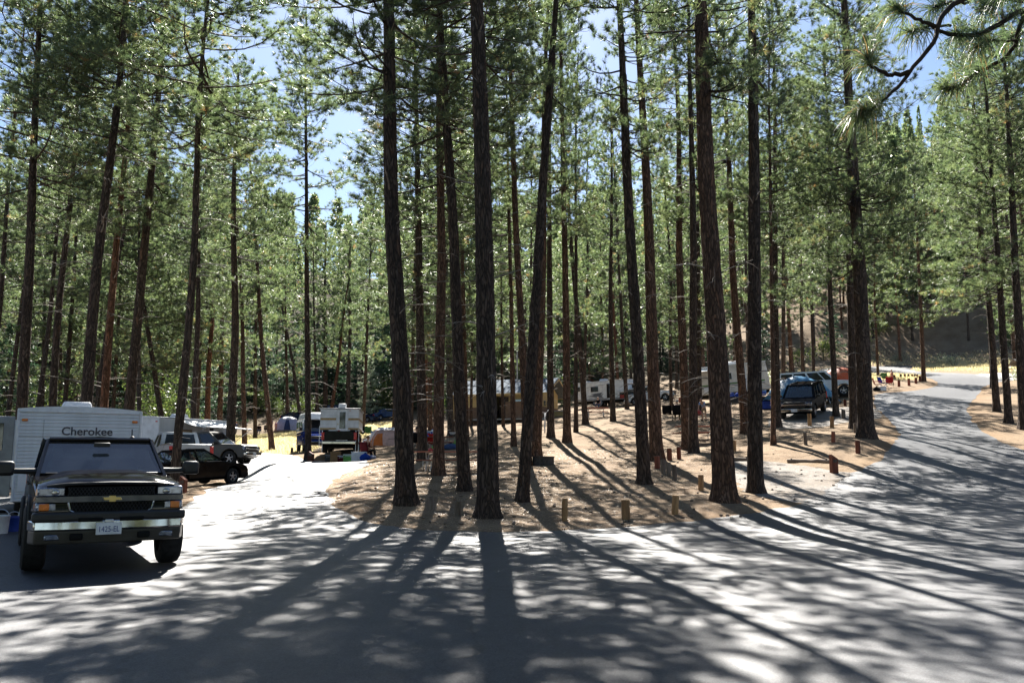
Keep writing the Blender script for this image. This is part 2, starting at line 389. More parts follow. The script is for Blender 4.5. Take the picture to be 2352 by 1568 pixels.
def asphalt():
    m, nt, b = nodes_of('asphalt')
    v = objcoord(nt)
    big = N(nt, 'ShaderNodeTexNoise', i_Scale=0.35, i_Detail=4.0); L(nt, v, big.inputs['Vector'])
    fine = N(nt, 'ShaderNodeTexNoise', i_Scale=85.0, i_Detail=3.0, i_Roughness=0.7); L(nt, v, fine.inputs['Vector'])
    vo = N(nt, 'ShaderNodeTexVoronoi', i_Scale=70.0); L(nt, v, vo.inputs['Vector'])
    base = ramp(nt, big.outputs[0], ((0.3, (0.026, 0.029, 0.037)), (0.7, (0.044, 0.047, 0.055))))
    sp = ramp(nt, vo.outputs['Color'], ((0.0, (0.45, 0.45, 0.46)), (0.55, (1, 1, 1)), (1.0, (2.0, 1.95, 1.85))))
    c = mix(nt, 1.0, base.outputs[0], sp.outputs[0], 'MULTIPLY')
    med = N(nt, 'ShaderNodeTexNoise', i_Scale=5.0, i_Detail=8.0, i_Roughness=0.75); L(nt, v, med.inputs['Vector'])
    mr_ = ramp(nt, med.outputs[0], ((0.3, (0.62, 0.62, 0.64)), (0.5, (1, 1, 1)), (0.72, (1.3, 1.28, 1.24))))
    c = mix(nt, 1.0, c, mr_.outputs[0], 'MULTIPLY')
    # thin branching cracks and a few needle stains
    cr = N(nt, 'ShaderNodeTexVoronoi', feature='DISTANCE_TO_EDGE', i_Scale=0.28)
    wn = N(nt, 'ShaderNodeTexNoise', i_Scale=1.4, i_Detail=4.0); L(nt, v, wn.inputs['Vector'])
    ad = N(nt, 'ShaderNodeMixRGB', blend_type='ADD'); ad.inputs[0].default_value = 0.9; L(nt, v, ad.inputs[1]); L(nt, wn.outputs['Color'], ad.inputs[2])
    L(nt, ad.outputs[0], cr.inputs['Vector'])
    ck = ramp(nt, cr.outputs[0], ((0.0, (0.25, 0.25, 0.25)), (0.007, (1, 1, 1))))
    c = mix(nt, 0.8, c, ck.outputs[0], 'MULTIPLY')
    L(nt, c, b.inputs['Base Color'])
    rr = N(nt, 'ShaderNodeMapRange'); rr.inputs['To Min'].default_value = 0.44; rr.inputs['To Max'].default_value = 0.62
    L(nt, fine.outputs[0], rr.inputs['Value']); L(nt, rr.outputs[0], b.inputs['Roughness'])
    b.inputs['Specular IOR Level'].default_value = 0.6
    bp = N(nt, 'ShaderNodeBump'); bp.inputs['Strength'].default_value = 0.55; bp.inputs['Distance'].default_value = 0.012
    L(nt, fine.outputs[0], bp.inputs['Height']); L(nt, bp.outputs[0], b.inputs['Normal'])
asphalt()

def gravel():
    m, nt, b = nodes_of('gravel')
    v = objcoord(nt)
    big = N(nt, 'ShaderNodeTexNoise', i_Scale=0.9, i_Detail=6.0, i_Roughness=0.65); L(nt, v, big.inputs['Vector'])
    vo = N(nt, 'ShaderNodeTexVoronoi', i_Scale=38.0); L(nt, v, vo.inputs['Vector'])
    base = ramp(nt, big.outputs[0], ((0.3, (0.17, 0.14, 0.11)), (0.55, (0.22, 0.20, 0.18)), (0.75, (0.26, 0.24, 0.22))))
    sp = ramp(nt, vo.outputs['Color'], ((0.0, (0.55, 0.55, 0.55)), (0.5, (1, 1, 1)), (1.0, (1.4, 1.4, 1.38))))
    c = mix(nt, 1.0, base.outputs[0], sp.outputs[0], 'MULTIPLY'); L(nt, c, b.inputs['Base Color'])
    b.inputs['Roughness'].default_value = 0.9; b.inputs['Specular IOR Level'].default_value = 0.2
    bp = N(nt, 'ShaderNodeBump'); bp.inputs['Strength'].default_value = 0.6; bp.inputs['Distance'].default_value = 0.02
    L(nt, vo.outputs['Distance'], bp.inputs['Height']); L(nt, bp.outputs[0], b.inputs['Normal'])
gravel()
def duff():
    m, nt, b = nodes_of('duff')
    v = objcoord(nt)
    big = N(nt, 'ShaderNodeTexNoise', i_Scale=0.5, i_Detail=6.0, i_Roughness=0.6); L(nt, v, big.inputs['Vector'])
    fine = N(nt, 'ShaderNodeTexNoise', i_Scale=22.0, i_Detail=6.0, i_Roughness=0.75); L(nt, v, fine.inputs['Vector'])
    wv = N(nt, 'ShaderNodeTexVoronoi', i_Scale=30.0); L(nt, v, wv.inputs['Vector'])
    base = ramp(nt, big.outputs[0], ((0.25, (0.145, 0.10, 0.064)), (0.45, (0.205, 0.148, 0.098)), (0.6, (0.245, 0.185, 0.126)), (0.8, (0.20, 0.135, 0.078))))
    fr = ramp(nt, fine.outputs[0], ((0.28, (0.45, 0.42, 0.40)), (0.5, (1, 1, 1)), (0.75, (1.35, 1.3, 1.2))))
    c = mix(nt, 1.0, base.outputs[0], fr.outputs[0], 'MULTIPLY')
    sp = ramp(nt, wv.outputs['Color'], ((0.0, (0.65, 0.6, 0.55)), (0.5, (1, 1, 1)), (1, (1.25, 1.2, 1.1))))
    c = mix(nt, 0.7, c, sp.outputs[0], 'MULTIPLY')
    ga = N(nt, 'ShaderNodeAttribute', attribute_name='grass')
    gn = N(nt, 'ShaderNodeTexNoise', i_Scale=0.9, i_Detail=5.0, i_Roughness=0.7); L(nt, v, gn.inputs['Vector'])
    gc = ramp(nt, gn.outputs[0], ((0.3, (0.22, 0.20, 0.11)), (0.45, (0.34, 0.28, 0.18)), (0.65, (0.40, 0.34, 0.23))))
    gc2 = mix(nt, 1.0, gc.outputs[0], fr.outputs[0], 'MULTIPLY')
    c = mix(nt, ga.outputs['Fac'], c, gc2)
    ea = N(nt, 'ShaderNodeAttribute', attribute_name='edge_litter')
    ec = mix(nt, 1.0, (0.25, 0.15, 0.07), fr.outputs[0], 'MULTIPLY')
    c = mix(nt, ea.outputs['Fac'], c, ec)
    wa = N(nt, 'ShaderNodeAttribute', attribute_name='wood_shade')
    c = mix(nt, wa.outputs['Fac'], c, (0.055, 0.045, 0.025))  # soil darkened under the wood: its shade put into the colour
    L(nt, c, b.inputs['Base Color'])
    b.inputs['Roughness'].default_value = 0.95; b.inputs['Specular IOR Level'].default_value = 0.1
    bp = N(nt, 'ShaderNodeBump'); bp.inputs['Strength'].default_value = 0.8; bp.inputs['Distance'].default_value = 0.03
    L(nt, fine.outputs[0], bp.inputs['Height']); L(nt, bp.outputs[0], b.inputs['Normal'])
duff()

# ---------------------------------------------------------------- mesh helpers
def link(o, parent=None):
    COL.objects.link(o)
    if parent is not None: o.parent = parent
    return o
def tag(o, label, cat=None, group=None, kind=None):
    if label: o['label'] = label
    if cat: o['category'] = cat
    if group: o['group'] = group
    if kind: o['kind'] = kind
    return o
def empty(name, loc, rz=0.0, label=None, cat=None, group=None):
    o = bpy.data.objects.new(name, None)
    o.empty_display_size = 0.2
    o.location = [float(c) for c in loc]; o.rotation_euler = (0, 0, rz)
    link(o)
    return tag(o, label, cat, group)
def mesh_np(name, V, F, mat, attrs=None, smooth=False):
    """fast mesh from arrays; F is (n,3) or (n,4)"""
    me = bpy.data.meshes.new(name)
    V = np.asarray(V, np.float32); F = np.asarray(F, np.int32)
    k = F.shape[1]
    me.vertices.add(len(V)); me.vertices.foreach_set('co', V.ravel())
    me.loops.add(F.size); me.loops.foreach_set('vertex_index', F.ravel())
    me.polygons.add(len(F))
    me.polygons.foreach_set('loop_start', np.arange(0, F.size, k, dtype=np.int32))
    me.polygons.foreach_set('loop_total', np.full(len(F), k, np.int32))
    if smooth: me.polygons.foreach_set('use_smooth', np.ones(len(F), bool))
    for nm, a in (attrs or {}).items():
        at_ = me.attributes.new(nm, 'FLOAT', 'POINT'); at_.data.foreach_set('value', np.asarray(a, np.float32))
    me.materials.append(MATS[mat])
    me.update(calc_edges=True)
    return me
class MB:
    """collects shapes; build() links them as one mesh object"""
    def __init__(s): s.v = []; s.f = []
    def add(s, vs, fs, M=None):
        b = len(s.v)
        for p in vs:
            p = Vector(p)
            s.v.append(tuple(M @ p) if M is not None else tuple(p))
        s.f += [tuple(b + i for i in f) for f in fs]
        return s
    def box(s, c, d, rz=0.0, ry=0.0, rx=0.0):
        x, y, z = d[0] / 2, d[1] / 2, d[2] / 2
        vs = [(-x, -y, -z), (x, -y, -z), (x, y, -z), (-x, y, -z), (-x, -y, z), (x, -y, z), (x, y, z), (-x, y, z)]
        fs = [(0, 3, 2, 1), (4, 5, 6, 7), (0, 1, 5, 4), (1, 2, 6, 5), (2, 3, 7, 6), (3, 0, 4, 7)]
        return s.add(vs, fs, Matrix.Translation(c) @ Euler((rx, ry, rz)).to_matrix().to_4x4())
    def tube(s, pts, rad, n=8, cap=True):
        pts = [Vector(p) for p in pts]
        if not hasattr(rad, '__len__'): rad = [rad] * len(pts)
        b = len(s.v); prev = None
        for i, p in enumerate(pts):
            t = (pts[min(i + 1, len(pts) - 1)] - pts[max(i - 1, 0)]).normalized()
            ref = prev if prev is not None else (Vector((1, 0, 0)) if abs(t.x) < 0.8 else Vector((0, 1, 0)))
            u = (ref - t * ref.dot(t)).normalized(); w = t.cross(u); prev = u
            for k in range(n):
                a = 2 * PI * k / n
                s.v.append(tuple(p + (u * math.cos(a) + w * math.sin(a)) * rad[i]))
        for i in range(len(pts) - 1):
            for k in range(n):
                k2 = (k + 1) % n
                s.f.append((b + i * n + k, b + i * n + k2, b + (i + 1) * n + k2, b + (i + 1) * n + k))
        if cap:
            s.f.append(tuple(b + k for k in range(n - 1, -1, -1)))
            e = b + (len(pts) - 1) * n
            s.f.append(tuple(e + k for k in range(n)))
        return s
    def lathe(s, prof, n=20, M=None, closed=False):
        """prof: (r, z) pairs, turned about z"""
        vs = []; fs = []
        for (r, z) in prof:
            for k in range(n):
                a = 2 * PI * k / n; vs.append((r * math.cos(a), r * math.sin(a), z))
        m = len(prof)
        for i in range(m if closed else m - 1):
            j = (i + 1) % m
            for k in range(n):
                k2 = (k + 1) % n
                fs.append((i * n + k, i * n + k2, j * n + k2, j * n + k))
        if not closed:
            if prof[0][0] > 1e-4: fs.append(tuple(range(n - 1, -1, -1)))
            if prof[-1][0] > 1e-4: fs.append(tuple((m - 1) * n + k for k in range(n)))
        return s.add(vs, fs, M)
    def prism(s, poly, y0, y1, yf=None):
        """polygon in x-z, extruded along y (yf: half-width factor per vertex)"""
        n = len(poly); vs = []
        for yy in (y0, y1):
            for i, (x, z) in enumerate(poly):
                f = yf(x, z) if yf else 1.0
                vs.append((x, yy * f, z))
        fs = [tuple(range(n)), tuple(range(2 * n - 1, n - 1, -1))]
        for i in range(n):
            j = (i + 1) % n
            fs.append((i, n + i, n + j, j))
        return s.add(vs, fs)
    def hexa(s, b, t):
        """eight corners: bottom four, top four (same winding)"""
        return s.add(list(b) + list(t), [(0, 3, 2, 1), (4, 5, 6, 7), (0, 1, 5, 4), (1, 2, 6, 5), (2, 3, 7, 6), (3, 0, 4, 7)])
    def sphere(s, c, r, nu=12, nv=8):
        prof = []
        for i in range(nv + 1):
            a = -PI / 2 + PI * i / nv
            prof.append((max(math.cos(a), 1e-5), math.sin(a)))
        M = Matrix.Translation(c) @ Matrix.Diagonal((*(r if hasattr(r, '__len__') else (r, r, r)), 1))
        return s.lathe(prof, nu, M)
    def build(s, name, mat, parent=None, bevel=0.0, seg=2, smooth=False, label=None, fix=True):
        me = bpy.data.meshes.new(name)
        me.from_pydata(s.v, [], s.f)
        me.materials.append(MATS[mat])
        if fix:
            bm = bmesh.new(); bm.from_mesh(me)
            bmesh.ops.recalc_face_normals(bm, faces=bm.faces); bm.to_mesh(me); bm.free()
        if smooth or bevel:
            me.polygons.foreach_set('use_smooth', np.ones(len(me.polygons), bool))
            me.set_sharp_from_angle(angle=R(38))
        me.update()
        o = link(bpy.data.objects.new(name, me), parent)
        if bevel:
            md = o.modifiers.new('bevel', 'BEVEL'); md.width = bevel; md.segments = seg; md.limit_method = 'ANGLE'; md.angle_limit = R(35); md.harden_normals = False
        if label: o['label'] = label
        return o
def copy_tree(o, parent=None):
    c = o.copy(); COL.objects.link(c)
    if parent is not None: c.parent = parent
    for ch in list(o.children): copy_tree(ch, c)
    return c
def text_mesh(name, body, size, mat, parent, M, ext=0.002, align='CENTER', off=0.0):
    cu = bpy.data.curves.new(name, 'FONT'); cu.body = body; cu.size = size; cu.align_x = align; cu.align_y = 'CENTER'; cu.extrude = ext; cu.offset = off; cu.resolution_u = 3
    t = bpy.data.objects.new(name, cu); COL.objects.link(t)
    dg = bpy.context.evaluated_depsgraph_get(); dg.update()
    me = bpy.data.meshes.new_from_object(t.evaluated_get(dg))
    bpy.data.objects.remove(t)
    me.materials.clear(); me.materials.append(MATS[mat])
    o = link(bpy.data.objects.new(name, me), parent); o.matrix_local = M
    return o

# ---------------------------------------------------------------- ground and road
def poly_pts(lst):
    out = []
    for e in lst:
        if e[0] == 'w': out.append((e[1], e[2]))
        else:
            g = ground(e[0], e[1]); out.append((g[0], g[1]))
    return np.array(out)
def signed(poly, X, Y):
    X = X.ravel(); Y = Y.ravel()
    inside = np.zeros(len(X), bool); dist = np.full(len(X), 1e9)
    n = len(poly)
    for i in range(n):
        x0, y0 = poly[i]; x1, y1 = poly[(i + 1) % n]
        c = ((y0 > Y) != (y1 > Y)) & (X < (x1 - x0) * (Y - y0) / (y1 - y0 + 1e-12) + x0)
        inside ^= c
        dx, dy = x1 - x0, y1 - y0
        t = np.clip(((X - x0) * dx + (Y - y0) * dy) / (dx * dx + dy * dy + 1e-9), 0, 1)
        dist = np.minimum(dist, np.hypot(X - x0 - t * dx, Y - y0 - t * dy))
    return np.where(inside, dist, -dist)
def smooth_poly(p, it=2):
    for _ in range(it):
        q = np.roll(p, -1, 0); a = .75 * p + .25 * q; b = .25 * p + .75 * q
        p = np.stack((a, b), 1).reshape(-1, 2)
    return p
road_px = [('w', -45, -12), ('w', 45, -12), ('w', 45, 20), ('w', 24, 31.5), (2352, 1045), (2262, 994), (2241, 980), (2221, 943), (2228, 924), (2257, 889), (2285, 876),
           (2352, 872), (2352, 858), (2276, 860), (2150, 856), (2080, 850), (2104, 842), (2100, 838), (2004, 842), (1880, 846), (1880, 856), (2004, 858), (2100, 861), (2140, 870), (2163, 882), (2128, 895), (2009, 903),
           (2006, 925), (2020, 945), (2052, 972), (2070, 1000), (2045, 1040), (1990, 1075),
           (1945, 1095), (1900, 1125), (1838, 1160),
           (1800, 1165), (1700, 1184), (1560, 1201), (1400, 1213), (1200, 1223), (1000, 1221), (870, 1207), (800, 1187), (756, 1152), (748, 1122), (768, 1098), (815, 1078), (850, 1070),
           (835, 1052), (742, 1056), (712, 1062), (690, 1052), (640, 1041), (560, 1040), (450, 1042), (360, 1046), (360, 1056), (500, 1062), (548, 1072), (548, 1098), (484, 1120), (402, 1182), ('w', -8.7, 19.5), ('w', -13, 27.5), ('w', -19, 27), ('w', -17, 16), ('w', -24, 9), ('w', -45, 8)]
RP = smooth_poly(poly_pts(road_px), 2)
S = signed(RP, gx, gy).reshape(gx.shape)
S = S + 0.10 * np.sin(gx * 1.7 + 1.3 * np.sin(gy * 0.9)) * np.sin(gy * 2.1 + gx * .3) + 0.06 * np.sin(gx * 4.3 + gy * 3.1)
pads_px = ([(1935, 1084), (1858, 1072), (1765, 1060), (1700, 1052), (1652, 1062), (1662, 1086), (1705, 1122), (1760, 1143), (1838, 1158), (1870, 1160), (1960, 1110), (1985, 1085)],
           [(2025, 945), (1990, 930), (1790, 948), (1765, 962), (1768, 984), (1860, 986), (1985, 962), (2030, 962)])
SPAD = np.maximum(*[signed(smooth_poly(poly_pts(p), 2), gx, gy).reshape(gx.shape) for p in pads_px])
SPAD = SPAD + 0.16 * np.sin(gx * 2.7 + 1.3 * np.sin(gy * 1.9)) * np.sin(gy * 3.1 + gx) + .08 * np.sin(gx * 6.1 + gy * 5)
off = np.clip((-np.maximum(S, SPAD)) / 0.7, 0, 1); off = off * off * (3 - 2 * off)
bumpy = 0.035 * np.sin(gx * .9 + 2 * np.sin(gy * .5)) * np.sin(gy * .8 + 1) + 0.02 * np.sin(gx * 2.3 + gy * 1.1) * np.sin(gy * 2.7)
GZ = GZ + off * (0.05 + bumpy)
def build_ground():
    ni, nj = gx.shape
    V = np.stack((gx, gy, GZ), -1).reshape(-1, 3)
    idx = np.arange(ni * nj).reshape(ni, nj)
    F = np.stack((idx[:-1, :-1], idx[1:, :-1], idx[1:, 1:], idx[:-1, 1:]), -1).reshape(-1, 4)
    # dry grass: the open field on the left, verges on the right
    g = np.zeros(gx.size)
    for pl in ([(540, 1036), (690, 1040), (740, 1010), (840, 1005), (905, 985), (905, 968), (700, 985), (540, 1000)],
               [(2085, 848), (2276, 858), (2352, 852), (2352, 835), (2200, 828), (2100, 838)],
               [(1720, 900), (1990, 880), (1990, 850), (1800, 850)], [(2010, 872), (2130, 868), (2110, 862), (2010, 860)]):
        s = signed(poly_pts(pl), gx, gy)
        g = np.maximum(g, np.clip(s / 2.0 + 0.5, 0, 1))
    wf = np.maximum(np.clip((V[:, 1] - 112) / 14, 0, 1) * np.clip((45 - V[:, 0]) / 20, 0, 1) * .97, np.clip((V[:, 1] - 140) / 20, 0, 1) * .85)  # painted shade of the wooded slopes
    wf *= 1 - np.clip((V[:, 0] - 32) / 6, 0, 1) * np.clip((175 - V[:, 1]) / 10, 0, 1)  # painted shade left off the sunny right bank
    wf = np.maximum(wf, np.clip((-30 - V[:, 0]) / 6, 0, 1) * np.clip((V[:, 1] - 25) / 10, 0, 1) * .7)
    me = mesh_np('ground', V, F, 'duff', {'grass': g, 'wood_shade': wf, 'edge_litter': .5 * np.exp(np.minimum(0, S.ravel()) / .55) * (0.6 + .4 * np.sin(gx.ravel() * 1.3 + gy.ravel() * .7))}, smooth=True)
    o = link(bpy.data.objects.new('ground', me)); o['kind'] = 'structure'
    # road and parking pads: the same grid cut along their edges, a little higher
    T = np.concatenate((F[:, [0, 1, 2]], F[:, [0, 2, 3]]))
    def sheet(name, SS, mat, dz):
        s = SS.ravel(); pos = s > 0
        cnt = pos[T].sum(1)
        tris = [tuple(t) for t in T[cnt == 3]]
        verts = [tuple(p) for p in V]; new = {}
        def cut(a, b):
            k = (min(a, b), max(a, b))
            if k not in new:
                t = s[a] / (s[a] - s[b]); new[k] = len(verts)
                verts.append(tuple(V[a] + (V[b] - V[a]) * t))
            return new[k]
        for t in T[(cnt == 1) | (cnt == 2)]:
            poly = []
            for i in range(3):
                a, b = t[i], t[(i + 1) % 3]
                if pos[a]: poly.append(a)
                if pos[a] != pos[b]: poly.append(cut(a, b))
            for i in range(1, len(poly) - 1): tris.append((poly[0], poly[i], poly[i + 1]))
        tris = np.array(tris); used, inv = np.unique(tris, return_inverse=True)
        VV = np.array(verts)[used]; VV[:, 2] += dz
        me = mesh_np(name, VV, inv.reshape(-1, 3), mat, smooth=True)
        o = link(bpy.data.objects.new(name, me)); o['kind'] = 'structure'
    sheet('road', S, 'asphalt', .012); sheet('parking_pad', SPAD, 'gravel', .006)
build_ground()

# ---------------------------------------------------------------- trees
def unit(a): return a / (np.linalg.norm(a, axis=-1, keepdims=True) + 1e-9)
def needle_tris(P, D, k, ln, wd, spread, r, droop=0.0, tint=None):
    """bunches of k needles at points P, pointing about D"""
    n = len(P)
    d = unit(np.repeat(D, k, 0) + spread * r.normal(size=(n * k, 3)))
    if droop: d = unit(d + np.array((0, 0, -droop)))
    b = np.repeat(P, k, 0) + d * ln * 0.04 + r.normal(size=(n * k, 3)) * ln * .05
    le = ln * r.uniform(0.7, 1.15, (n * k, 1))
    sd = unit(np.cross(d, r.normal(size=(n * k, 3)))) * wd * 0.5
    V = np.stack((b + sd, b - sd, b + d * le), 1).reshape(-1, 3)
    F = np.arange(len(V)).reshape(-1, 3)
    t = np.repeat(tint if tint is not None else r.uniform(0, 1, n), k * 3)
    return V, F, t
class Wood:
    def __init__(s): s.V = []; s.F = []; s.n = 0
    def tube(s, pts, rad, n=4):
        pts = np.asarray(pts, float); m = len(pts)
        t = unit(np.gradient(pts, axis=0))
        ref = np.array((0.31, 0.2, 0.93)) if abs(t[0][2]) < 0.8 else np.array((1., 0.1, 0))
        u = unit(np.cross(t, ref)); w = np.cross(t, u)
        a = np.arange(n) * 2 * PI / n
        ring = pts[:, None] + (u[:, None] * np.cos(a)[None, :, None] + w[:, None] * np.sin(a)[None, :, None]) * np.asarray(rad)[:, None, None]
        s.V.append(ring.reshape(-1, 3))
        i = np.arange(m - 1)[:, None] * n; k = np.arange(n)[None]; k2 = (k + 1) % n
        s.F.append(np.stack((i + k, i + k2, i + n + k2, i + n + k), -1).reshape(-1, 4) + s.n)
        s.n += m * n
    def mesh(s, name, mat):
        return mesh_np(name, np.concatenate(s.V), np.concatenate(s.F), mat, smooth=True)
H0 = 26.0
class Template: pass
def pine_template(seed, cb, lmax, nbr, twigs, k, ln, wd, dens=1.0, dead=10, top_taper=0.9):
    """one pine's limbs, needles and dead lower branches for a trunk of height H0"""
    r = np.random.default_rng(seed)
    T = Template(); T.ph = r.uniform(0, 6.28, 4); T.amp = r.uniform(0.05, 0.22, 2)
    def path(z):
        z = np.asarray(z, float); q = z / H0
        return np.stack((T.amp[0] * np.sin(q * 5 + T.ph[0]) * q + .5 * T.amp[1] * (np.sin(q * 9 + T.ph[1]) - math.sin(T.ph[1])) * np.minimum(1, q * 3),
                         T.amp[1] * np.sin(q * 4 + T.ph[2]) * q, z), -1)
    T.path = path
    W = Wood(); P = []; D = []; TI = []
    zs = np.sort(cb * H0 + (H0 * 0.985 - cb * H0) * r.uniform(0, 1, nbr) ** 0.92)
    for z in zs:
        q = (z - cb * H0) / (H0 - cb * H0)
        az = r.uniform(0, 2 * PI)
        prof = (0.62 + 0.38 * min(1, q / 0.25)) * (1 - q * top_taper) ** 0.75 + 0.05
        ln_b = lmax * prof * r.uniform(0.65, 1.15)
        e0 = R(-22 + 62 * q + r.normal() * 9)
        up = r.uniform(0.12, 0.42)
        hd = np.array((math.cos(az), math.sin(az), 0)); sd = np.array((-math.sin(az), math.cos(az), 0))
        s = np.linspace(0, 1, 6)
        wob = r.normal(size=2) * 0.10
        pts = path(z)[None] + ln_b * (s[:, None] * hd * math.cos(e0) + (s * math.sin(e0) + up * s ** 2.2)[:, None] * np.array((0, 0, 1)) + (wob[0] * np.sin(s * 3) + wob[1] * s ** 2)[:, None] * sd)
        r0 = 0.007 + 0.009 * ln_b
        W.tube(pts, r0 * (1 - s * 0.85) + 0.003, 4)
        nt = max(3, int(twigs * ln_b / lmax * r.uniform(.8, 1.2)))
        brown = r.uniform() < 0.05 and q < 0.5
        for j in range(nt):
            ss = 0.28 + 0.72 * (j + r.uniform(0, .8)) / nt
            ss = min(ss, 1.0)
            b = np.array([np.interp(ss, s, pts[:, c]) for c in range(3)])
            sg = 1 if (j % 2) else -1
            an = R(r.uniform(25, 75)) * (0.25 if ss > .93 else 1)
            tl = (0.30 + 0.28 * ln_b * (1.15 - ss)) * r.uniform(.6, 1.2)
            dd = unit(hd * math.cos(an) + sg * sd * math.sin(an) + np.array((0, 0, r.uniform(-.15, .65))))
            m_ = b + dd * tl * .55; e = b + dd * tl + np.array((0, 0, 0.16 * tl))
            W.tube(np.stack((b, m_, e)), (0.007, 0.005, 0.003), 3)
            for (p, w_) in ((e, 1.0), (m_ * .45 + e * .55, .75), (m_, .45), (b * .5 + m_ * .5, .18)):
                if r.uniform() < w_ * dens:
                    P.append(p + r.normal(size=3) * .03); D.append(unit(dd + np.array((0, 0, .55)) + r.normal(size=3) * .25))
                    base = 0.99 if (brown and r.uniform() < .5) else (r.beta(2, 2.2) * .95 if r.uniform() > 0.007 else 1.15)
                    TI.append(base)
    # leader
    for z in np.linspace(H0 * .9, H0, 8):
        P.append(path(z) + r.normal(size=3) * .1); D.append(unit(np.array((r.normal(), r.normal(), 1.5)))); TI.append(.5)
    V, F, t = needle_tris(np.array(P), np.array(D), k, ln, wd, 0.62, r, 0.0, np.array(TI))
    T.crown = mesh_np('crown', V, F, 'needles', {'tint': t})
    T.limbs = W.mesh('limbs', 'limb_bark')
    W2 = Wood()
    for _ in range(dead):
        z = H0 * r.uniform(0.10, cb + .12); az = r.uniform(0, 2 * PI); ln_b = r.uniform(.5, 1.9) * (0.6 + z / H0)
        s = np.linspace(0, 1, 6); hd = np.array((math.cos(az), math.sin(az), 0)); sd = np.array((-math.sin(az), math.cos(az), 0))
        c = r.uniform(-.65, .05)
        pts = path(z)[None] + hd * .16 + ln_b * (s[:, None] * hd + (0.3 * s + c * s ** 2)[:, None] * np.array((0, 0, 1)) + (r.normal() * .15 * s ** 2)[:, None] * sd)
        W2.tube(pts, 0.020 * (1 - s * .75), 4)
        for j in range(r.integers(1, 4)):
            i = r.integers(2, 5); dd = unit(hd + sd * r.normal() + np.array((0, 0, r.uniform(-.8, .3))))
            W2.tube(np.stack((pts[i], pts[i] + dd * .22, pts[i] + dd * .4 + np.array((0, 0, -.08)))), (.008, .006, .003), 3)
    for _ in range(22):   # short broken stubs
        z = H0 * r.uniform(0.06, cb + .05); az = r.uniform(0, 2 * PI); hd = np.array((math.cos(az), math.sin(az), r.uniform(-.2, .3)))
        p = path(z); W2.tube(np.stack((p + hd * .08, p + hd * r.uniform(.3, .55))), (.012, .008), 3)
    T.dead = W2.mesh('dead_branches', 'dead_wood')
    return T
NEAR = [pine_template(11, .27, 3.9, 136, 16, 32, .25, .016),
        pine_template(12, .33, 3.5, 122, 16, 32, .24, .016),
        pine_template(13, .42, 3.7, 110, 16, 32, .25, .016, dead=16),
        pine_template(14, .48, 3.4, 104, 16, 32, .24, .016, dead=18),
        pine_template(15, .31, 3.1, 126, 14, 32, .25, .016),
        pine_template(16, .22, 4.1, 146, 16, 32, .25, .016),
        pine_template(17, .48, 2.9, 74, 13, 30, .24, .016, dead=18), pine_template(18, .42, 3.1, 80, 13, 30, .25, .016, dead=18)]
MID = [pine_template(31, .24, 3.8, 104, 12, 17, .30, .036, dead=8), pine_template(32, .30, 3.3, 92, 12, 17, .30, .036, dead=8),
       pine_template(33, .18, 3.7, 112, 12, 17, .30, .036, dead=8), pine_template(34, .38, 3.4, 84, 12, 17, .29, .036, dead=10)]
FAR = [pine_template(51, .18, 3.9, 92, 9, 10, .42, .085, dens=.85, dead=4), pine_template(52, .26, 3.3, 84, 9, 10, .42, .085, dens=.85, dead=4),
       pine_template(53, .13, 4.0, 100, 9, 10, .42, .085, dens=.85, dead=4), pine_template(54, .33, 3.2, 76, 9, 10, .42, .085, dens=.85, dead=4)]
from mathutils import noise as mnoise
def trunk_mesh(T, H, r0, segs, step, rough, zend=None, seed=0):
    """tapered trunk with root flare and bark plates, along the template's path"""
    zs = np.arange(-0.35, H * .985, step)
    zz = np.clip(zs * H0 / H, 0, None)
    c = T.path(zz); c[:, 2] = zs
    q = np.clip(zs / H, 0, 1)
    rad = r0 * (1 - 0.80 * q ** 1.05) + 0.012
    rad = rad * (1 + 0.42 * np.exp(-np.clip(zs, 0, 9) / 0.28) * (zs > -1))
    a = np.arange(segs) * 2 * PI / segs
    lob = 1 + 0.10 * np.exp(-np.clip(zs, 0, 9) / .35)[:, None] * np.sin(a * 5 + seed)[None]
    rr = rad[:, None] * lob
    if rough:
        off = np.zeros_like(rr)
        for i, z in enumerate(zs):
            if z > 14: break
            for k in range(segs):
                d, _ = mnoise.voronoi(Vector((math.cos(a[k]) * r0 * 11 + seed * 7, math.sin(a[k]) * r0 * 11, z * 1.0 + .35 * math.sin(a[k] * 3 + z))))
                off[i, k] = min(1.0, (d[1] - d[0]) * 3.0)
        rr = rr + (off - 0.6) * rough
    V = np.stack((c[:, None, 0] + rr * np.cos(a)[None], c[:, None, 1] + rr * np.sin(a)[None], np.repeat(zs[:, None], segs, 1)), -1).reshape(-1, 3)
    m = len(zs)
    i = np.arange(m - 1)[:, None] * segs; k = np.arange(segs)[None]; k2 = (k + 1) % segs
    F = np.stack((i + k, i + k2, i + segs + k2, i + segs + k), -1).reshape(-1, 4)
    return mesh_np('trunk', V, F, 'bark', smooth=not rough)
def child(name, me, parent, scale=(1, 1, 1)):
    o = link(bpy.data.objects.new(name, me), parent); o.scale = scale
    return o
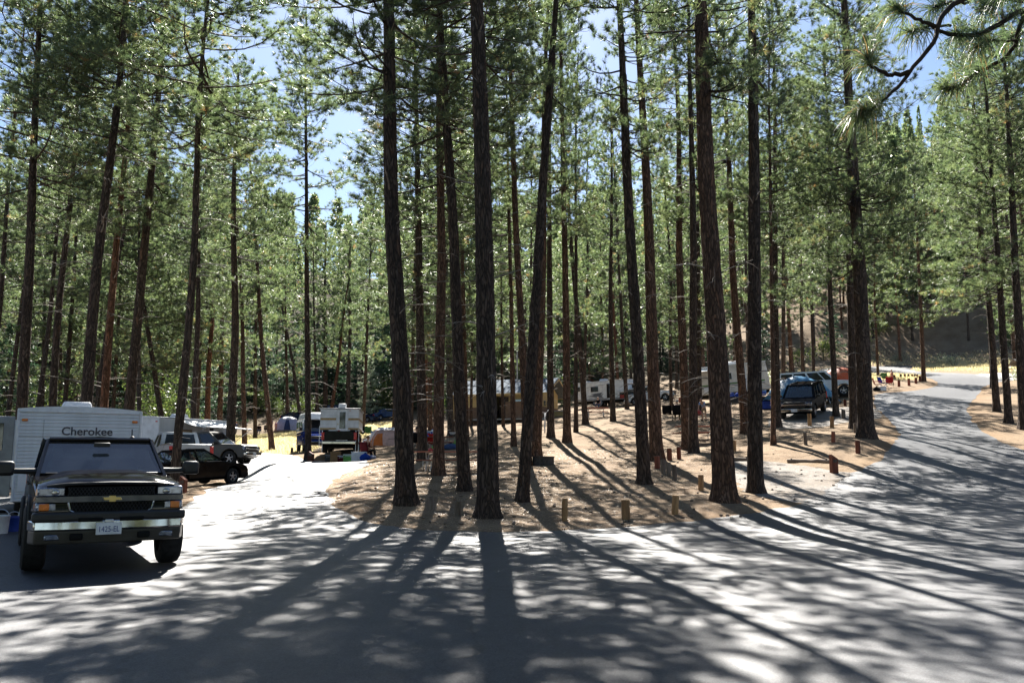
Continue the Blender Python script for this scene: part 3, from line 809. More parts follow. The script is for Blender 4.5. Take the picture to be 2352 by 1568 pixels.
def pine(base, top_dir, H, r0, T, label, group, detail, tintc=(1, 1, 1), spin=None, cs=1.0, trunk=None):
    root = bpy.data.objects.new('pine_tree', None); root.empty_display_size = .3
    link(root); root.location = [float(v) for v in base]
    z = Vector([float(v) for v in top_dir]).normalized()
    sp = random.uniform(0, 2 * PI) if spin is None else spin
    root.rotation_mode = 'QUATERNION'
    root.rotation_quaternion = z.to_track_quat('Z', 'Y') @ Matrix.Rotation(sp, 3, 'Z').to_quaternion()
    tag(root, label, 'pine tree', group)
    if trunk is None:
        trunk = trunk_mesh(T, H, r0, *detail, seed=random.uniform(0, 9))
        t = child('trunk', trunk, root)
    else: t = child('trunk', trunk, root, (r0 / .2, r0 / .2, H / H0))
    t.color = (*tintc, 1)
    sc = (cs, cs, H / H0)
    for nm, me in (('limbs', T.limbs), ('crown', T.crown), ('dead_branches', T.dead)): child(nm, me, root, sc)['kind'] = 'stuff'
    return root

# x, y of the trunk's foot in the picture, its width there, x where it leaves the top (or (x, y) further up), known distance or None,
# template set and index, height, tint, label
GREY = (.9, .95, 1.0); DARK = (.82, .80, .80); RED = (1.3, 1.05, .92); ORG = (1.9, 1.3, 1.0); NEU = (1.05, 1, .95)
TREES = [
 (932, 1156, 46, (900, 0), None, 'N', 2, 25, DARK, 'thick dark pine at the left front of the island, left of the picnic table'),
 (1122, 1188, 52, (1098, 0), None, 'N', 7, 27, DARK, 'thickest straight pine at the front centre of the island, its shadow running at the viewer'),
 (1068, 1126, 30, (1006, 60), None, 'N', 2, 25, DARK, 'leaning pine just left of the thickest centre trunk, in front of the picnic table'),
 (1008, 1091, 27, (1002, 0), None, 'N', 2, 24, RED, 'reddish pine trunk crossing the middle of the front picnic table'),
 (971, 1057, 24, (956, 300), None, 'N', 4, 23, DARK, 'dark pine trunk just behind the left end of the front picnic table'),
 (1200, 1151, 27, (1276, 0), None, 'N', 6, 25, DARK, 'tall pine leaning right on the island front, between centre trunk and fire ring'),
 (1212, 1069, 19, (1163, 0), None, 'N', 6, 25, RED, 'thin reddish pine beside the fire ring, half behind the right-leaning pine'),
 (1232, 1046, 22, (1262, 0), None, 'N', 7, 25, RED, 'reddish brown pine standing directly behind the fire ring'),
 (1180, 1025, 12, (1160, 0), None, 'N', 4, 23, RED, 'slim reddish pine in front of the tan restroom wall'),
 (1265, 1005, 17, (1262, 0), None, 'N', 6, 26, DARK, 'straight dark pine at the right corner of the restroom building'),
 (1302, 1015, 19, (1292, 0), None, 'N', 7, 26, RED, 'brown pine with a flared foot, between restroom and white travel trailer'),
 (1323, 992, 10, (1322, 0), None, 'N', 6, 24, DARK, 'slim straight pine covering the tail of the white travel trailer'),
 (1345, 974, 14, (1312, 500), None, 'M', 1, 25, DARK, 'pine leaning left over the tail half of the white travel trailer'),
 (1408, 967, 13, (1398, 200), None, 'M', 3, 24, DARK, 'single straight pine crossing the front half of the white travel trailer'),
 (1480, 1110, 30, (1420, 0), None, 'N', 7, 26, DARK, 'dark pine at the left end of the bollard group, leaning slightly left'),
 (1508, 1056, 32, (1466, 0), None, 'N', 6, 26, RED, 'broad reddish pine close behind the left-leaning dark pine by the bollards'),
 (1577, 1031, 22, (1546, 0), None, 'N', 7, 25, RED, 'left one of the pair of pines in front of the right picnic table'),
 (1593, 1041, 22, (1583, 0), None, 'N', 6, 25, DARK, 'right one of the pair of pines in front of the right picnic table'),
 (1665, 1151, 54, (1610, 0), None, 'N', 7, 27, RED, 'thick furrowed pine at the right front of the island, nearest on that side'),
 (1735, 1131, 36, (1722, 0), None, 'N', 6, 27, DARK, 'dark pine standing just right of the thick furrowed front pine'),
 (1713, 995, 21, (1662, 300), None, 'N', 3, 25, RED, 'brown pine in front of the cream trailer with the blue bins'),
 (1776, 1021, 11, (1770, 300), None, 'N', 4, 20, RED, 'thin brown pine left of the black SUV, standing nearest of those two'),
 (1786, 981, 18, (1768, 200), None, 'N', 2, 25, DARK, 'darker thick pine right beside the left front corner of the black SUV'),
 (1920, 956, 14, (1898, 200), None, 'N', 2, 24, DARK, 'dark pine at the rear end of the black SUV'),
 (1961, 984, 19, (1936, 0), None, 'N', 1, 26, DARK, 'left one of the two thick pines beside the right-hand road'),
 (1990, 1006, 38, (1942, 150), None, 'N', 0, 27, DARK, 'right one of the two thick pines beside the right-hand road'),
 (2017, 866, 6, (2004, 560), None, 'M', 1, 19, RED, 'very thin pine growing beside the red camp chairs'),
 (2122, 876, 10, (2100, 420), None, 'M', 0, 22, RED, 'lone pine at the tip of the bollard peninsula on the right'),
 (2290, 945, 16, (2236, 300), None, 'N', 0, 24, DARK, 'pine on the right verge leaning left over the road'),
 (2317, 971, 17, (2272, 200), None, 'N', 5, 25, DARK, 'second leaning pine on the right verge, nearer the road bend'),
 (2352, 985, 22, (2318, 300), None, 'N', 4, 24, DARK, 'dark pine at the right border of the picture'),
 (2332, 828, 10, (2290, 400), None, 'M', 2, 22, RED, 'reddish pine behind the shake-roofed shelter on the far right'),
 (1819, 855, 11, (1800, 560), None, 'M', 0, 24, ORG, 'orange-barked pine behind the blue tarp shelter, left of two'),
 (1845, 864, 9, (1832, 560), None, 'M', 1, 24, DARK, 'dark pine behind the blue tarp shelter, right of two'),
 (1869, 888, 8, (1868, 420), None, 'M', 3, 22, DARK, 'slim pine between the blue tarp shelter and the white crew-cab truck'),
 (1542, 942, 8, (1534, 560), None, 'M', 1, 23, DARK, 'slim pine at the nose of the white SUV hitched to the trailer'),
 (1555, 893, 8, (1548, 600), None, 'M', 0, 24, NEU, 'pine on the slope behind the nose of the white SUV'),
 (1607, 948, 12, (1603, 500), None, 'M', 2, 24, DARK, 'pine behind the person in the light blue shirt'),
 (1720, 912, 9, (1712, 560), None, 'M', 3, 24, NEU, 'pine rising behind the roof of the cream trailer'),
 (1156, 978, 7, (1146, 560), None, 'M', 1, 22, DARK, 'thin crooked pine before the restroom doorway'),
 (1082, 978, 7, (1078, 560), None, 'M', 3, 22, DARK, 'thin pine at the left end of the restroom building'),
 (1071, 1012, 13, (1062, 560), None, 'M', 0, 24, RED, 'reddish pine right behind the leaning pine by the front picnic table'),
 (1036, 1003, 16, (1020, 500), None, 'M', 2, 25, GREY, 'grey pine behind the campers with the red chair'),
 (989, 990, 11, (984, 560), None, 'M', 1, 24, RED, 'pine behind the blue cooler on the campers\' table'),
 (398, 1134, 20, (478, 120), None, 'N', 3, 23, NEU, 'slender pine leaning right beside the black pickup and black sedan'),
 (528, 1066, 23, (545, 330), None, 'N', 2, 24, NEU, 'pine at the nose of the black sedan where the left road bends'),
 (503, 1012, 14, (512, 560), None, 'M', 2, 24, RED, 'reddish pine behind the taupe pickup on the left'),
 (562, 1032, 12, (546, 500), None, 'M', 1, 25, RED, 'slim reddish pine on the dry grass beside the standing man'),
 (625, 1033, 13, (586, 540), None, 'M', 3, 25, RED, 'reddish pine leaning left on the dry grass beside the blue and white tent'),
 (707, 1056, 15, (706, 200), None, 'N', 2, 27, DARK, 'dark straight pine in front of the blue and white camper van'),
 (661, 971, 8, (655, 600), None, 'M', 0, 25, RED, 'thin pine behind the blue and white dome tent'),
 (692, 972, 9, (621, 540), None, 'M', 3, 28, NEU, 'long slim pine leaning far left behind the camper van'),
 (729, 968, 8, (720, 540), None, 'M', 1, 27, NEU, 'left one of the slim pines rising behind the camper van roof'),
 (748, 962, 12, (747, 400), None, 'M', 0, 29, DARK, 'dark straight pine rising behind the truck camper roof'),
 (759, 963, 9, (806, 600), None, 'M', 3, 24, ORG, 'orange pine leaning right behind the truck camper roof'),
 (798, 963, 12, (810, 500), None, 'M', 1, 28, NEU, 'grey brown pine between the far SUV and the dark coupe'),
 (48, 1075, 27, (86, 0), 31, 'N', 2, 25, DARK, 'leftmost thick dark pine behind the white travel trailer with lettering'),
 (112, 1070, 19, (182, 0), 38, 'N', 3, 25, DARK, 'second pine from the left behind the lettered trailer'),
 (186, 1085, 29, (286, 0), 30, 'N', 3, 26, DARK, 'thick pine leaning right, rising behind the air conditioner of the lettered trailer'),
 (229, 1075, 20, (312, 40), 36, 'N', 7, 25, ORG, 'rusty orange pine behind the lettered trailer, right of its air conditioner'),
 (280, 1075, 26, (400, 0), 35, 'N', 2, 26, NEU, 'thick pine leaning right behind the right corner of the lettered trailer'),
 (322, 1030, 11, (316, 560), 58, 'M', 1, 24, GREY, 'slim grey pine behind the second white trailer'),
 (384, 1000, 14, (330, 700), 62, 'M', 0, 22, DARK, 'pine leaning left above the second white trailer\'s roof'),
]
def plant_trees():
    for (x, y, w, top, d, st, ti, H, tint, label) in TREES:
        b = ground(x, y) if d is None else None
        if b is None:
            p = at(x, y, d); b = np.array((p[0], d, float(hz(p[0], d))))
        sc = pxm(b)
        r0 = w / sc / 2 * .93
        tp = at(top[0], top[1], b[1])
        dr = tp - b; dr[1] = random.uniform(-.02, .02) * dr[2]
        T = (NEAR if st == 'N' else MID)[ti]
        dist = b[1]
        det = (40, .07, .022) if dist < 29 else ((20, .25, .012) if dist < 48 else (12, .8, 0))
        pine(b, dr, H, r0, T, label, 'pines standing between the campsites', det, tint, cs=random.uniform(.88, 1.12) * (1.28 if 900 < x < 1075 else 1.15 if x < 560 else (.74 if 1190 < x < 1540 else (.86 if 1640 < x < 1800 else 1.0))))
plant_trees()

# ---- pines of the wooded slopes behind
RND = [trunk_mesh(T, H0, .2, 9, 1.3, 0) for T in FAR]
RNM = [trunk_mesh(T, H0, .2, 10, 1.0, 0) for T in MID]
def place_of(px):
    return next(n for lim, n in ((130, 'far left behind the lettered trailer\'s tail'), (330, 'behind the lettered trailer'), (470, 'behind the parked trucks on the left'), (600, 'behind the standing man'), (690, 'behind the blue and white tent'),
                 (790, 'behind the camper van and truck camper'), (930, 'behind the far parked cars'), (1070, 'behind the campers at the laid table'), (1290, 'behind the restroom building'), (1470, 'behind the white travel trailer'), (1620, 'behind the white SUV'),
                 (1790, 'behind the cream trailer'), (1990, 'behind the blue tarp shelter'), (2140, 'above the bollard peninsula'), (9999, 'above the bend of the right-hand road')) if px < lim)
def wood_trees():
    r = np.random.default_rng(5)
    pts = []
    clear = [poly_pts([(530, 1045), (760, 1068), (930, 1060), (930, 962), (700, 962), (530, 985)]),
             poly_pts([(1060, 1000), (1480, 1000), (1480, 930), (1060, 945)]), poly_pts([(1480, 1000), (1990, 960), (1990, 868), (1480, 905)]),
             poly_pts([(1850, 1000), (2352, 1000), (2352, 834), (2000, 836)])]
    base = [np.array(o.location)[:2] for o in bpy.data.objects if o.name.startswith('pine_tree')]
    tries = 0
    while len(pts) < 175 and tries < 9000:
        tries += 1
        Y = 58 + 92 * r.uniform() ** 0.8; X = r.uniform(-.72, .72) * (Y + 8)
        if Y < 118 and -32 < X < 60 and r.uniform() < .75: continue
        if any(signed(c, np.array([X]), np.array([Y]))[0] > -1.5 for c in clear): continue
        if signed(RP, np.array([X]), np.array([Y]))[0] > -2: continue
        sp = 3.6 if Y > 110 else 5.0
        if any(math.hypot(X - a, Y - b) < sp for a, b in pts) or any(math.hypot(X - a, Y - b) < 4 for a, b in base): continue
        # thin the part of the skyline that is open sky in the picture
        px = X / Y * FPX + PW / 2
        if (510 < px < 940 and Y < 142) or (px > 2020 and 92 < Y < 134): continue
        if (610 < px < 770 and r.uniform() < .75) or (2050 < px < 2140 and r.uniform() < .5): continue
        pts.append((X, Y))
    for (X, Y) in pts:
        px = X / Y * FPX + PW / 2
        far = Y > 95
        i = int(r.integers(0, 4))
        T, tr = (FAR[i], RND[i]) if far else (MID[i], RNM[i])
        H = r.uniform(19, 28) * (0.8 if 600 < px < 790 else 1.0)
        z = float(hz(X, Y))
        tint = [NEU, DARK, RED, (1.8, 1.2, .95), GREY][int(r.integers(0, 5))]
        place = place_of(px)
        row = 'at the near edge of the wood' if Y < 122 else ('inside the wood' if Y < 148 else 'deep in the wood')
        build_ = 'tall' if H > 24 else 'smaller'
        lab = f'{build_} pine {row} {place}'; side = place
        pine((X, Y, z - .1), (r.normal() * .03, r.normal() * .03, 1), H, r.uniform(.14, .24), T, lab, 'pines of the wood ' + side, None, tint, cs=r.uniform(.95, 1.3), trunk=tr)
wood_trees()

def more_pines():
    r = np.random.default_rng(17); have = [np.array(o.location)[:2] for o in bpy.data.objects if o.name.startswith('pine_tree')]
    # the wooded slope above the right-hand road
    n = 0; tries = 0
    while n < 34 and tries < 3000:
        tries += 1
        Y = r.uniform(116, 176); px = r.uniform(1930, 2420); X = (px - PW / 2) / FPX * Y
        if signed(RP, np.array([X]), np.array([Y]))[0] > -4 or any(math.hypot(X - a, Y - b) < 3.6 for a, b in have): continue
        if 2050 < px < 2140 and Y > 140: continue
        have.append(np.array((X, Y))); n += 1; i = int(r.integers(0, 4)); H = r.uniform(17, 26)
        pine((X, Y, float(hz(X, Y)) - .1), (r.normal() * .03, r.normal() * .03, 1), H, r.uniform(.13, .22), FAR[i], f"{'tall' if H > 22 else 'slim shorter'} pine on the slope {place_of(px)}", 'pines on the slope ' + place_of(px), None, [NEU, RED, DARK, ORG][i], cs=r.uniform(.9, 1.2), trunk=RND[i])
    # tall pines standing a little behind the left and middle campsites, their crowns closing the canopy
    for (px, Y, H, i) in ((-30, 46, 27, 3), (20, 58, 28, 1), (85, 50, 27, 3), (150, 62, 29, 1), (215, 55, 28, 3), (262, 66, 29, 0), (345, 56, 28, 3), (420, 64, 29, 1), (455, 74, 29, 0), (590, 84, 27, 3), (835, 92, 29, 1), (905, 84, 28, 3), (945, 70, 28, 0),
                          (1045, 76, 29, 1), (1108, 66, 28, 3), (1215, 88, 29, 0), (1340, 80, 29, 1), (1385, 104, 28, 2), (1440, 72, 28, 3), (1620, 72, 28, 1), (1690, 78, 28, 3), (1800, 70, 27, 0), (2200, 70, 26, 1), (2262, 62, 26, 3), (2390, 56, 26, 2)):
        X = (px - PW / 2) / FPX * Y
        if signed(RP, np.array([X]), np.array([Y]))[0] > -1: X += 3
        pine((X, Y, float(hz(X, Y)) - .1), (r.normal() * .025, r.normal() * .02, 1), H, r.uniform(.15, .2), MID[i], f'{("brown", "dark", "reddish", "blackish")[i]} slender mid-distance pine {place_of(px)}', 'pines at mid distance ' + place_of(px), None, [NEU, DARK, RED, DARK][i], cs=r.uniform(1.0, 1.2), trunk=RNM[i])
more_pines()
def far_wood():
    """the wood's far side, one mass of crowns up to the skyline"""
    r = np.random.default_rng(9); Vs = []; Fs = []; Ts = []; n = 0
    crowns = []
    for sd in range(3):
        rr = np.random.default_rng(90 + sd); m = 380
        q = rr.uniform(0, 1, m); az = rr.uniform(0, 6.28, m); ra = 3.6 * (1 - q) ** .8 * rr.uniform(.25, 1, m) + .15
        P = np.stack((ra * np.cos(az), ra * np.sin(az), 3 + q * 21), -1)
        D = unit(np.stack((np.cos(az), np.sin(az), rr.uniform(-.2, .8, m)), -1))
        crowns.append(needle_tris(P, D, 4, .95, .42, .7, rr))
    spots = []
    for _ in range(430):
        Y = r.uniform(150, 330); spots.append((r.uniform(-.74, .74) * (Y + 10), Y))
    while len(spots) < 466:      # unseen pines round the camera, added to hold back sky light
        X = r.uniform(-34, 34); Y = r.uniform(-30, 15)
        if (Y > -6 and abs(X) < 9 + .66 * max(0, Y)) or (abs(X) < 4 and Y > -10): continue
        spots.append((X, Y))
    for (X, Y) in spots:
        px = X / max(Y, 1) * FPX + PW / 2
        if Y > 100 and 600 < px < 780 and r.uniform() < .12: continue
        V, F, t = crowns[r.integers(0, 3)]
        s = r.uniform(.75, 1.1); c, sn = math.cos(r.uniform(0, 6)), math.sin(r.uniform(0, 6))
        W_ = V * s; W_ = np.stack((W_[:, 0] * c - W_[:, 1] * sn, W_[:, 0] * sn + W_[:, 1] * c, W_[:, 2]), -1) + np.array((X, Y, float(hz(X, Y))))
        Vs.append(W_); Fs.append(F + n); Ts.append(t); n += len(V)
    me = mesh_np('far_wood', np.concatenate(Vs), np.concatenate(Fs), 'needles', {'tint': np.concatenate(Ts)})
    tag(link(bpy.data.objects.new('far_wood', me)), 'pine wood closing the skyline on the hill, with unseen pines added round the viewer', 'wood', None, 'stuff')
far_wood()

# ---- dark firs, pale young tree, shrubs
def fir_template(seed, Hh, rb, nbr, mat):
    r = np.random.default_rng(seed); P = []; D = []; W = Wood()
    for z in np.linspace(.4, Hh * .99, nbr):
        q = z / Hh
        for _ in range(2):
            az = r.uniform(0, 2 * PI); ln_b = rb * (1 - q) ** .85 * r.uniform(.7, 1.15) + .12
            s = np.linspace(0, 1, 5); hd = np.array((math.cos(az), math.sin(az), 0)); sd = np.array((-math.sin(az), math.cos(az), 0))
            pts = np.array((0, 0, z)) + ln_b * (s[:, None] * hd + (-.30 * s + .26 * s ** 2)[:, None] * np.array((0, 0, 1)))
            W.tube(pts, 0.02 * (1 - .8 * s) * (1 + ln_b * .2), 3)
            for j in range(int(5 + 9 * ln_b)):
                ss = r.uniform(.1, 1); wd = (1 - ss) * .42 * ln_b + .1
                P.append(pts[0] + (pts[4] - pts[0]) * ss + np.array((0, 0, -.1 * ss * (1 - ss) * ln_b)) + sd * r.uniform(-wd, wd) + np.array((0, 0, r.normal() * .07)))
                D.append(unit(hd + sd * r.normal() * .6 + np.array((0, 0, r.uniform(-.35, .25)))))
    V, F, t = needle_tris(np.array(P), np.array(D), 6, .30, .075, .45, r)
    T = Template(); T.crown = mesh_np('crown', V, F, mat, {'tint': t}); T.limbs = W.mesh('limbs', 'limb_bark')
    zs = np.linspace(-.3, Hh * .95, 9); w = Wood(); w.tube(np.stack((zs * 0, zs * 0, zs), -1), .17 * (1 - zs / Hh * .9) * Hh / 12, 8); T.trunk = w.mesh('trunk', 'bark')
    return T
FIR = [fir_template(71, 14, 3.0, 46, 'fir_needles'), fir_template(72, 12, 3.4, 40, 'fir_needles'), fir_template(73, 9, 2.2, 34, 'fir_needles')]
PALE = fir_template(75, 9.5, 2.4, 42, 'pale_needles')
def fir(T, X, Y, s, label, group, name='fir_tree', cat='fir tree'):
    root = empty(name, (X, Y, float(hz(X, Y)) - .1), random.uniform(0, 6.28), label, cat, group)
    root.scale = (s * random.uniform(.85, 1.15), s * random.uniform(.85, 1.15), s)
    t = child('trunk', T.trunk, root); t.color = (.8, .8, .8, 1)
    child('limbs', T.limbs, root)['kind'] = 'stuff'; child('crown', T.crown, root)['kind'] = 'stuff'
def px_place(x, d):
    p = at(x, 950, d); return p[0], d
for (x, d, k, s) in ((905, 128, 0, 1.25), (880, 131, 1, 1.3), (830, 134, 1, 1.1), (800, 126, 2, 1.2), (760, 130, 0, .9), (725, 132, 1, .9), (690, 130, 0, .8), (650, 127, 1, .85), (612, 128, 0, .95),
                     (575, 124, 1, 1.0), (540, 122, 0, 1.0), (505, 112, 1, 1.0), (470, 104, 0, .95), (440, 96, 2, 1.2), (415, 92, 1, .8), (250, 90, 1, .9), (160, 86, 0, .8), (60, 84, 1, .9), (10, 78, 2, 1.2), (945, 124, 1, .9), (990, 126, 0, .8),
                     (1040, 122, 1, .8), (1130, 118, 0, .7), (1225, 112, 0, .85), (1275, 104, 1, .75), (1300, 118, 2, 1.0), (1345, 122, 0, .75), (1440, 124, 2, 1.1), (1600, 112, 1, .7), (1650, 104, 2, 1.0), (1760, 110, 1, .7), (1920, 118, 2, 1.0), (2050, 138, 1, .8), (2240, 132, 2, 1.1), (595, 136, 1, 1.1), (630, 138, 0, 1.1), (672, 139, 1, 1.0), (708, 140, 0, 1.0), (742, 139, 1, 1.0), (780, 140, 0, 1.1), (815, 141, 1, 1.2), (858, 142, 0, 1.2), (555, 132, 0, 1.1), (520, 128, 1, 1.1), (488, 118, 0, 1.0),
                     (455, 112, 1, 1.1), (425, 108, 0, 1.0), (395, 110, 1, 1.1), (360, 106, 0, 1.0), (320, 108, 1, 1.1), (285, 104, 0, 1.0), (210, 102, 1, 1.0), (120, 100, 0, 1.0), (85, 96, 1, 1.0), (35, 98, 0, 1.0), (968, 134, 1, 1.0), (1012, 136, 0, 1.0), (1065, 132, 1, .9), (1090, 128, 0, .9), (1160, 126, 1, .9), (1260, 124, 1, .9), (1320, 130, 0, .9), (1380, 134, 1, .9), (1420, 132, 0, .8), (1480, 130, 1, .8), (1520, 126, 0, .8), (1560, 122, 1, .8)):
    X, Y = px_place(x, d); fir(FIR[k], X, Y, s, f'{("broad", "bushy", "small")[k]} dark green fir {place_of(x)}', 'dark firs along the edge of the wood')
X, Y = px_place(850, 120); fir(PALE, X, Y, 1.02, 'pale silvery young conifer glowing in the sun before the dark firs', None, 'pale_conifer', 'conifer')
X, Y = px_place(1905, 96); 
def leaf_bush(seed, n, rad, hgt, leaf, mat, stems=7):
    r = np.random.default_rng(seed)
    cl = r.normal(size=(14, 3)) * np.array((rad * .42, rad * .42, hgt * .22)) + np.array((0, 0, hgt * .55))
    P = cl[r.integers(0, 14, n)] + r.normal(size=(n, 3)) * np.array((rad * .26, rad * .26, hgt * .16))
    P[:, 2] = np.clip(P[:, 2], .05, None)
    d = unit(r.normal(size=(n, 3)) + np.array((0, 0, .4))); s = unit(np.cross(d, r.normal(size=(n, 3))))
    l = leaf * r.uniform(.6, 1.2, (n, 1))
    V = np.stack((P, P + d * l * .5 + s * l * .32, P + d * l, P + d * l * .5 - s * l * .32), 1).reshape(-1, 3)
    F = np.arange(len(V)).reshape(-1, 4)
    T = Template(); T.crown = mesh_np('foliage', V, F, mat, {'tint': np.repeat(r.beta(2, 2, n), 4)})
    w = Wood()
    for i in range(stems):
        e = cl[i]; w.tube(np.stack((e * np.array((.1, .1, 0)), e * .5 + r.normal(size=3) * .05, e)), (.03 * hgt / 2, .02 * hgt / 2, .008), 4)
    T.trunk = w.mesh('stems', 'limb_bark'); return T
BUSH = [leaf_bush(81, 1500, 1.6, 2.6, .16, 'leaves'), leaf_bush(82, 1800, 2.2, 4.2, .2, 'leaves')]
SUNNY = [leaf_bush(85, 1300, 1.5, 2.2, .16, 'leaves_sunny'), leaf_bush(86, 1500, 1.9, 3.2, .18, 'leaves_sunny')]
SAGE = [leaf_bush(83, 700, .8, 1.0, .10, 'sage_leaves'), leaf_bush(84, 700, 1.1, 1.2, .11, 'sage_leaves')]
def bush(T, x, y, d, s, label, group, name='shrub'):
    if d is None: g = ground(x, y); X, Y = g[0], g[1]
    else: X, Y = px_place(x, d)
    root = empty(name, (X, Y, float(hz(X, Y)) - .05), random.uniform(0, 6.28), label, 'shrub', group); root.scale = (s, s, s * random.uniform(.85, 1.2))
    child('stems', T.trunk, root)['kind'] = 'stuff'; child('foliage', T.crown, root)['kind'] = 'stuff'
for (x, d, k, s) in ((345, 78, 1, 1.3), (365, 84, 1, 1.4), (330, 70, 0, 1.3), (390, 88, 0, 1.4), (430, 90, 0, 1.2), (100, 70, 1, 1.2), (20, 66, 0, 1.3)):
    bush(BUSH[k], x, 0, d, s, 'sunlit yellow green leafy shrub behind the second white trailer and parked trucks', 'leafy shrubs behind the left trucks')
for (x, d, k, s) in ((590, 122, 0, 1.2), (640, 120, 0, 1.0), (690, 119, 0, 1.1), (735, 122, 0, 1.0), (880, 124, 1, 1.0), (1010, 108, 0, 1.1), (1200, 100, 0, 1.0), (1300, 106, 0, 1.2)):
    bush(BUSH[k], x, 0, d, s, 'green leafy shrub at the foot of the wood behind the tents and cars', 'leafy shrubs at the foot of the wood')
for (x, d, k, s) in ((1990, 122, 1, .9), (2030, 126, 0, 1.2), (2080, 130, 1, .9), (2140, 138, 1, 1.0), (2200, 136, 0, 1.3), (2270, 128, 1, 1.2), (2320, 118, 1, 1.1), (2345, 112, 0, 1.3), (1900, 116, 0, 1.1), (1840, 112, 1, .8), (2170, 150, 1, 1.2), (2100, 152, 1, 1.2), (2045, 133, 1, 1.0), (2065, 138, 1, 1.2), (2095, 134, 0, 1.3), (2118, 140, 1, 1.2), (2150, 130, 0, 1.3), (2165, 142, 1, 1.3), (2188, 146, 1, 1.2), (2215, 140, 1, 1.2), (2245, 146, 1, 1.3), (2262, 138, 0, 1.4), (2010, 132, 0, 1.2), (2130, 150, 1, 1.4), (2075, 148, 1, 1.4), (2300, 140, 1, 1.3)):
    bush(SUNNY[k], x, 0, d, s * (1.5 if d >= 130 else 1.1), 'yellow green shrub on the slope above the right-hand road', 'shrubs on the right slope')
for (x, y, k, s) in ((1690, 900, 0, 1.2), (1740, 880, 1, 1.0), (1770, 884, 0, 1.2), (2150, 834, 1, 1.0), (2175, 838, 0, 1.4), (2190, 842, 0, 1.2), (2335, 868, 1, 1.3), (2350, 880, 0, 1.4), (2060, 828, 1, .9), (1905, 866, 1, .8), (1640, 905, 0, .9)):
    bush(SAGE[k], x, y, None, s, 'grey green sagebrush clump on the dry slope', 'sagebrush clumps', 'sagebrush')

# ---------------------------------------------------------------- builders for vehicles, trailers, people and camp things
m_, nt_, b_ = nodes_of('glass_solid')
b_.inputs['Base Color'].default_value = (0.012, 0.014, 0.016, 1); b_.inputs['Roughness'].default_value = 0.05; b_.inputs['Specular IOR Level'].default_value = 0.8
def lerp(a, b, t): return tuple(a[i] + (b[i] - a[i]) * t for i in range(3))
def patch(q, u0, u1, v0, v1, off=0.0):
    A, B, Cc, D = [Vector(p) for p in q]
    n = (B - A).cross(D - A).normalized() * off
    f = lambda u, v: (A * (1 - u) + B * u) * (1 - v) + (D * (1 - u) + Cc * u) * v + n
    return [f(u0, v0), f(u1, v0), f(u1, v1), f(u0, v1)]
RX90 = Matrix.Rotation(PI / 2, 4, 'X')
def wheel(par, x, y, r, w, rim='rim_metal', spokes=5, name='wheel'):
    M = Matrix.Translation((x, y, r)) @ RX90
    t = MB().lathe([(r * .6, -w / 2), (r * .88, -w / 2), (r * .97, -w * .42), (r, -w * .25), (r, w * .25), (r * .97, w * .42), (r * .88, w / 2), (r * .6, w / 2)], 26, M, closed=True).build(name, 'rubber', par, smooth=True)
    s = 1 if y > 0 else -1
    d = -s * (w / 2 - .02)      # local z of the outer side (RX90 turns z to -y)
    MB().lathe([(0.01, d * .8), (r * .6, d * .8)], 22, M).build('brake_disc', 'under_black', t)
    rm = MB().lathe([(r * .52, d), (r * .56, d + s * -.012), (r * .61, d), (r * .61, d * .2), (r * .52, d * .2)], 26, M, closed=True)
    rm.lathe([(0.005, d), (r * .14, d), (r * .16, d * .8)], 14, M)
    for k in range(spokes):
        a = 2 * PI * k / spokes + .3
        rm.box((x + math.cos(a) * r * .34, y + s * (w / 2 - .03), r + math.sin(a) * r * .34), (r * .44, .025, r * .15), ry=-a)
    rm.build('rim', rim, t, smooth=True)
    return t
def outline(top, xf, xr, zb, ra, zc):
    """closed side outline: top from rear to front, then the sill with both wheel arches cut in"""
    p = list(top)
    def arc(xc):
        out = []
        a0 = math.asin(max(-1, min(1, (zb - zc) / ra)))
        for i in range(9):
            a = a0 + (PI - 2 * a0) * i / 8
            out.append((xc + ra * math.cos(a), zc + ra * math.sin(a)))
        return out
    return p + arc(xf) + arc(xr)
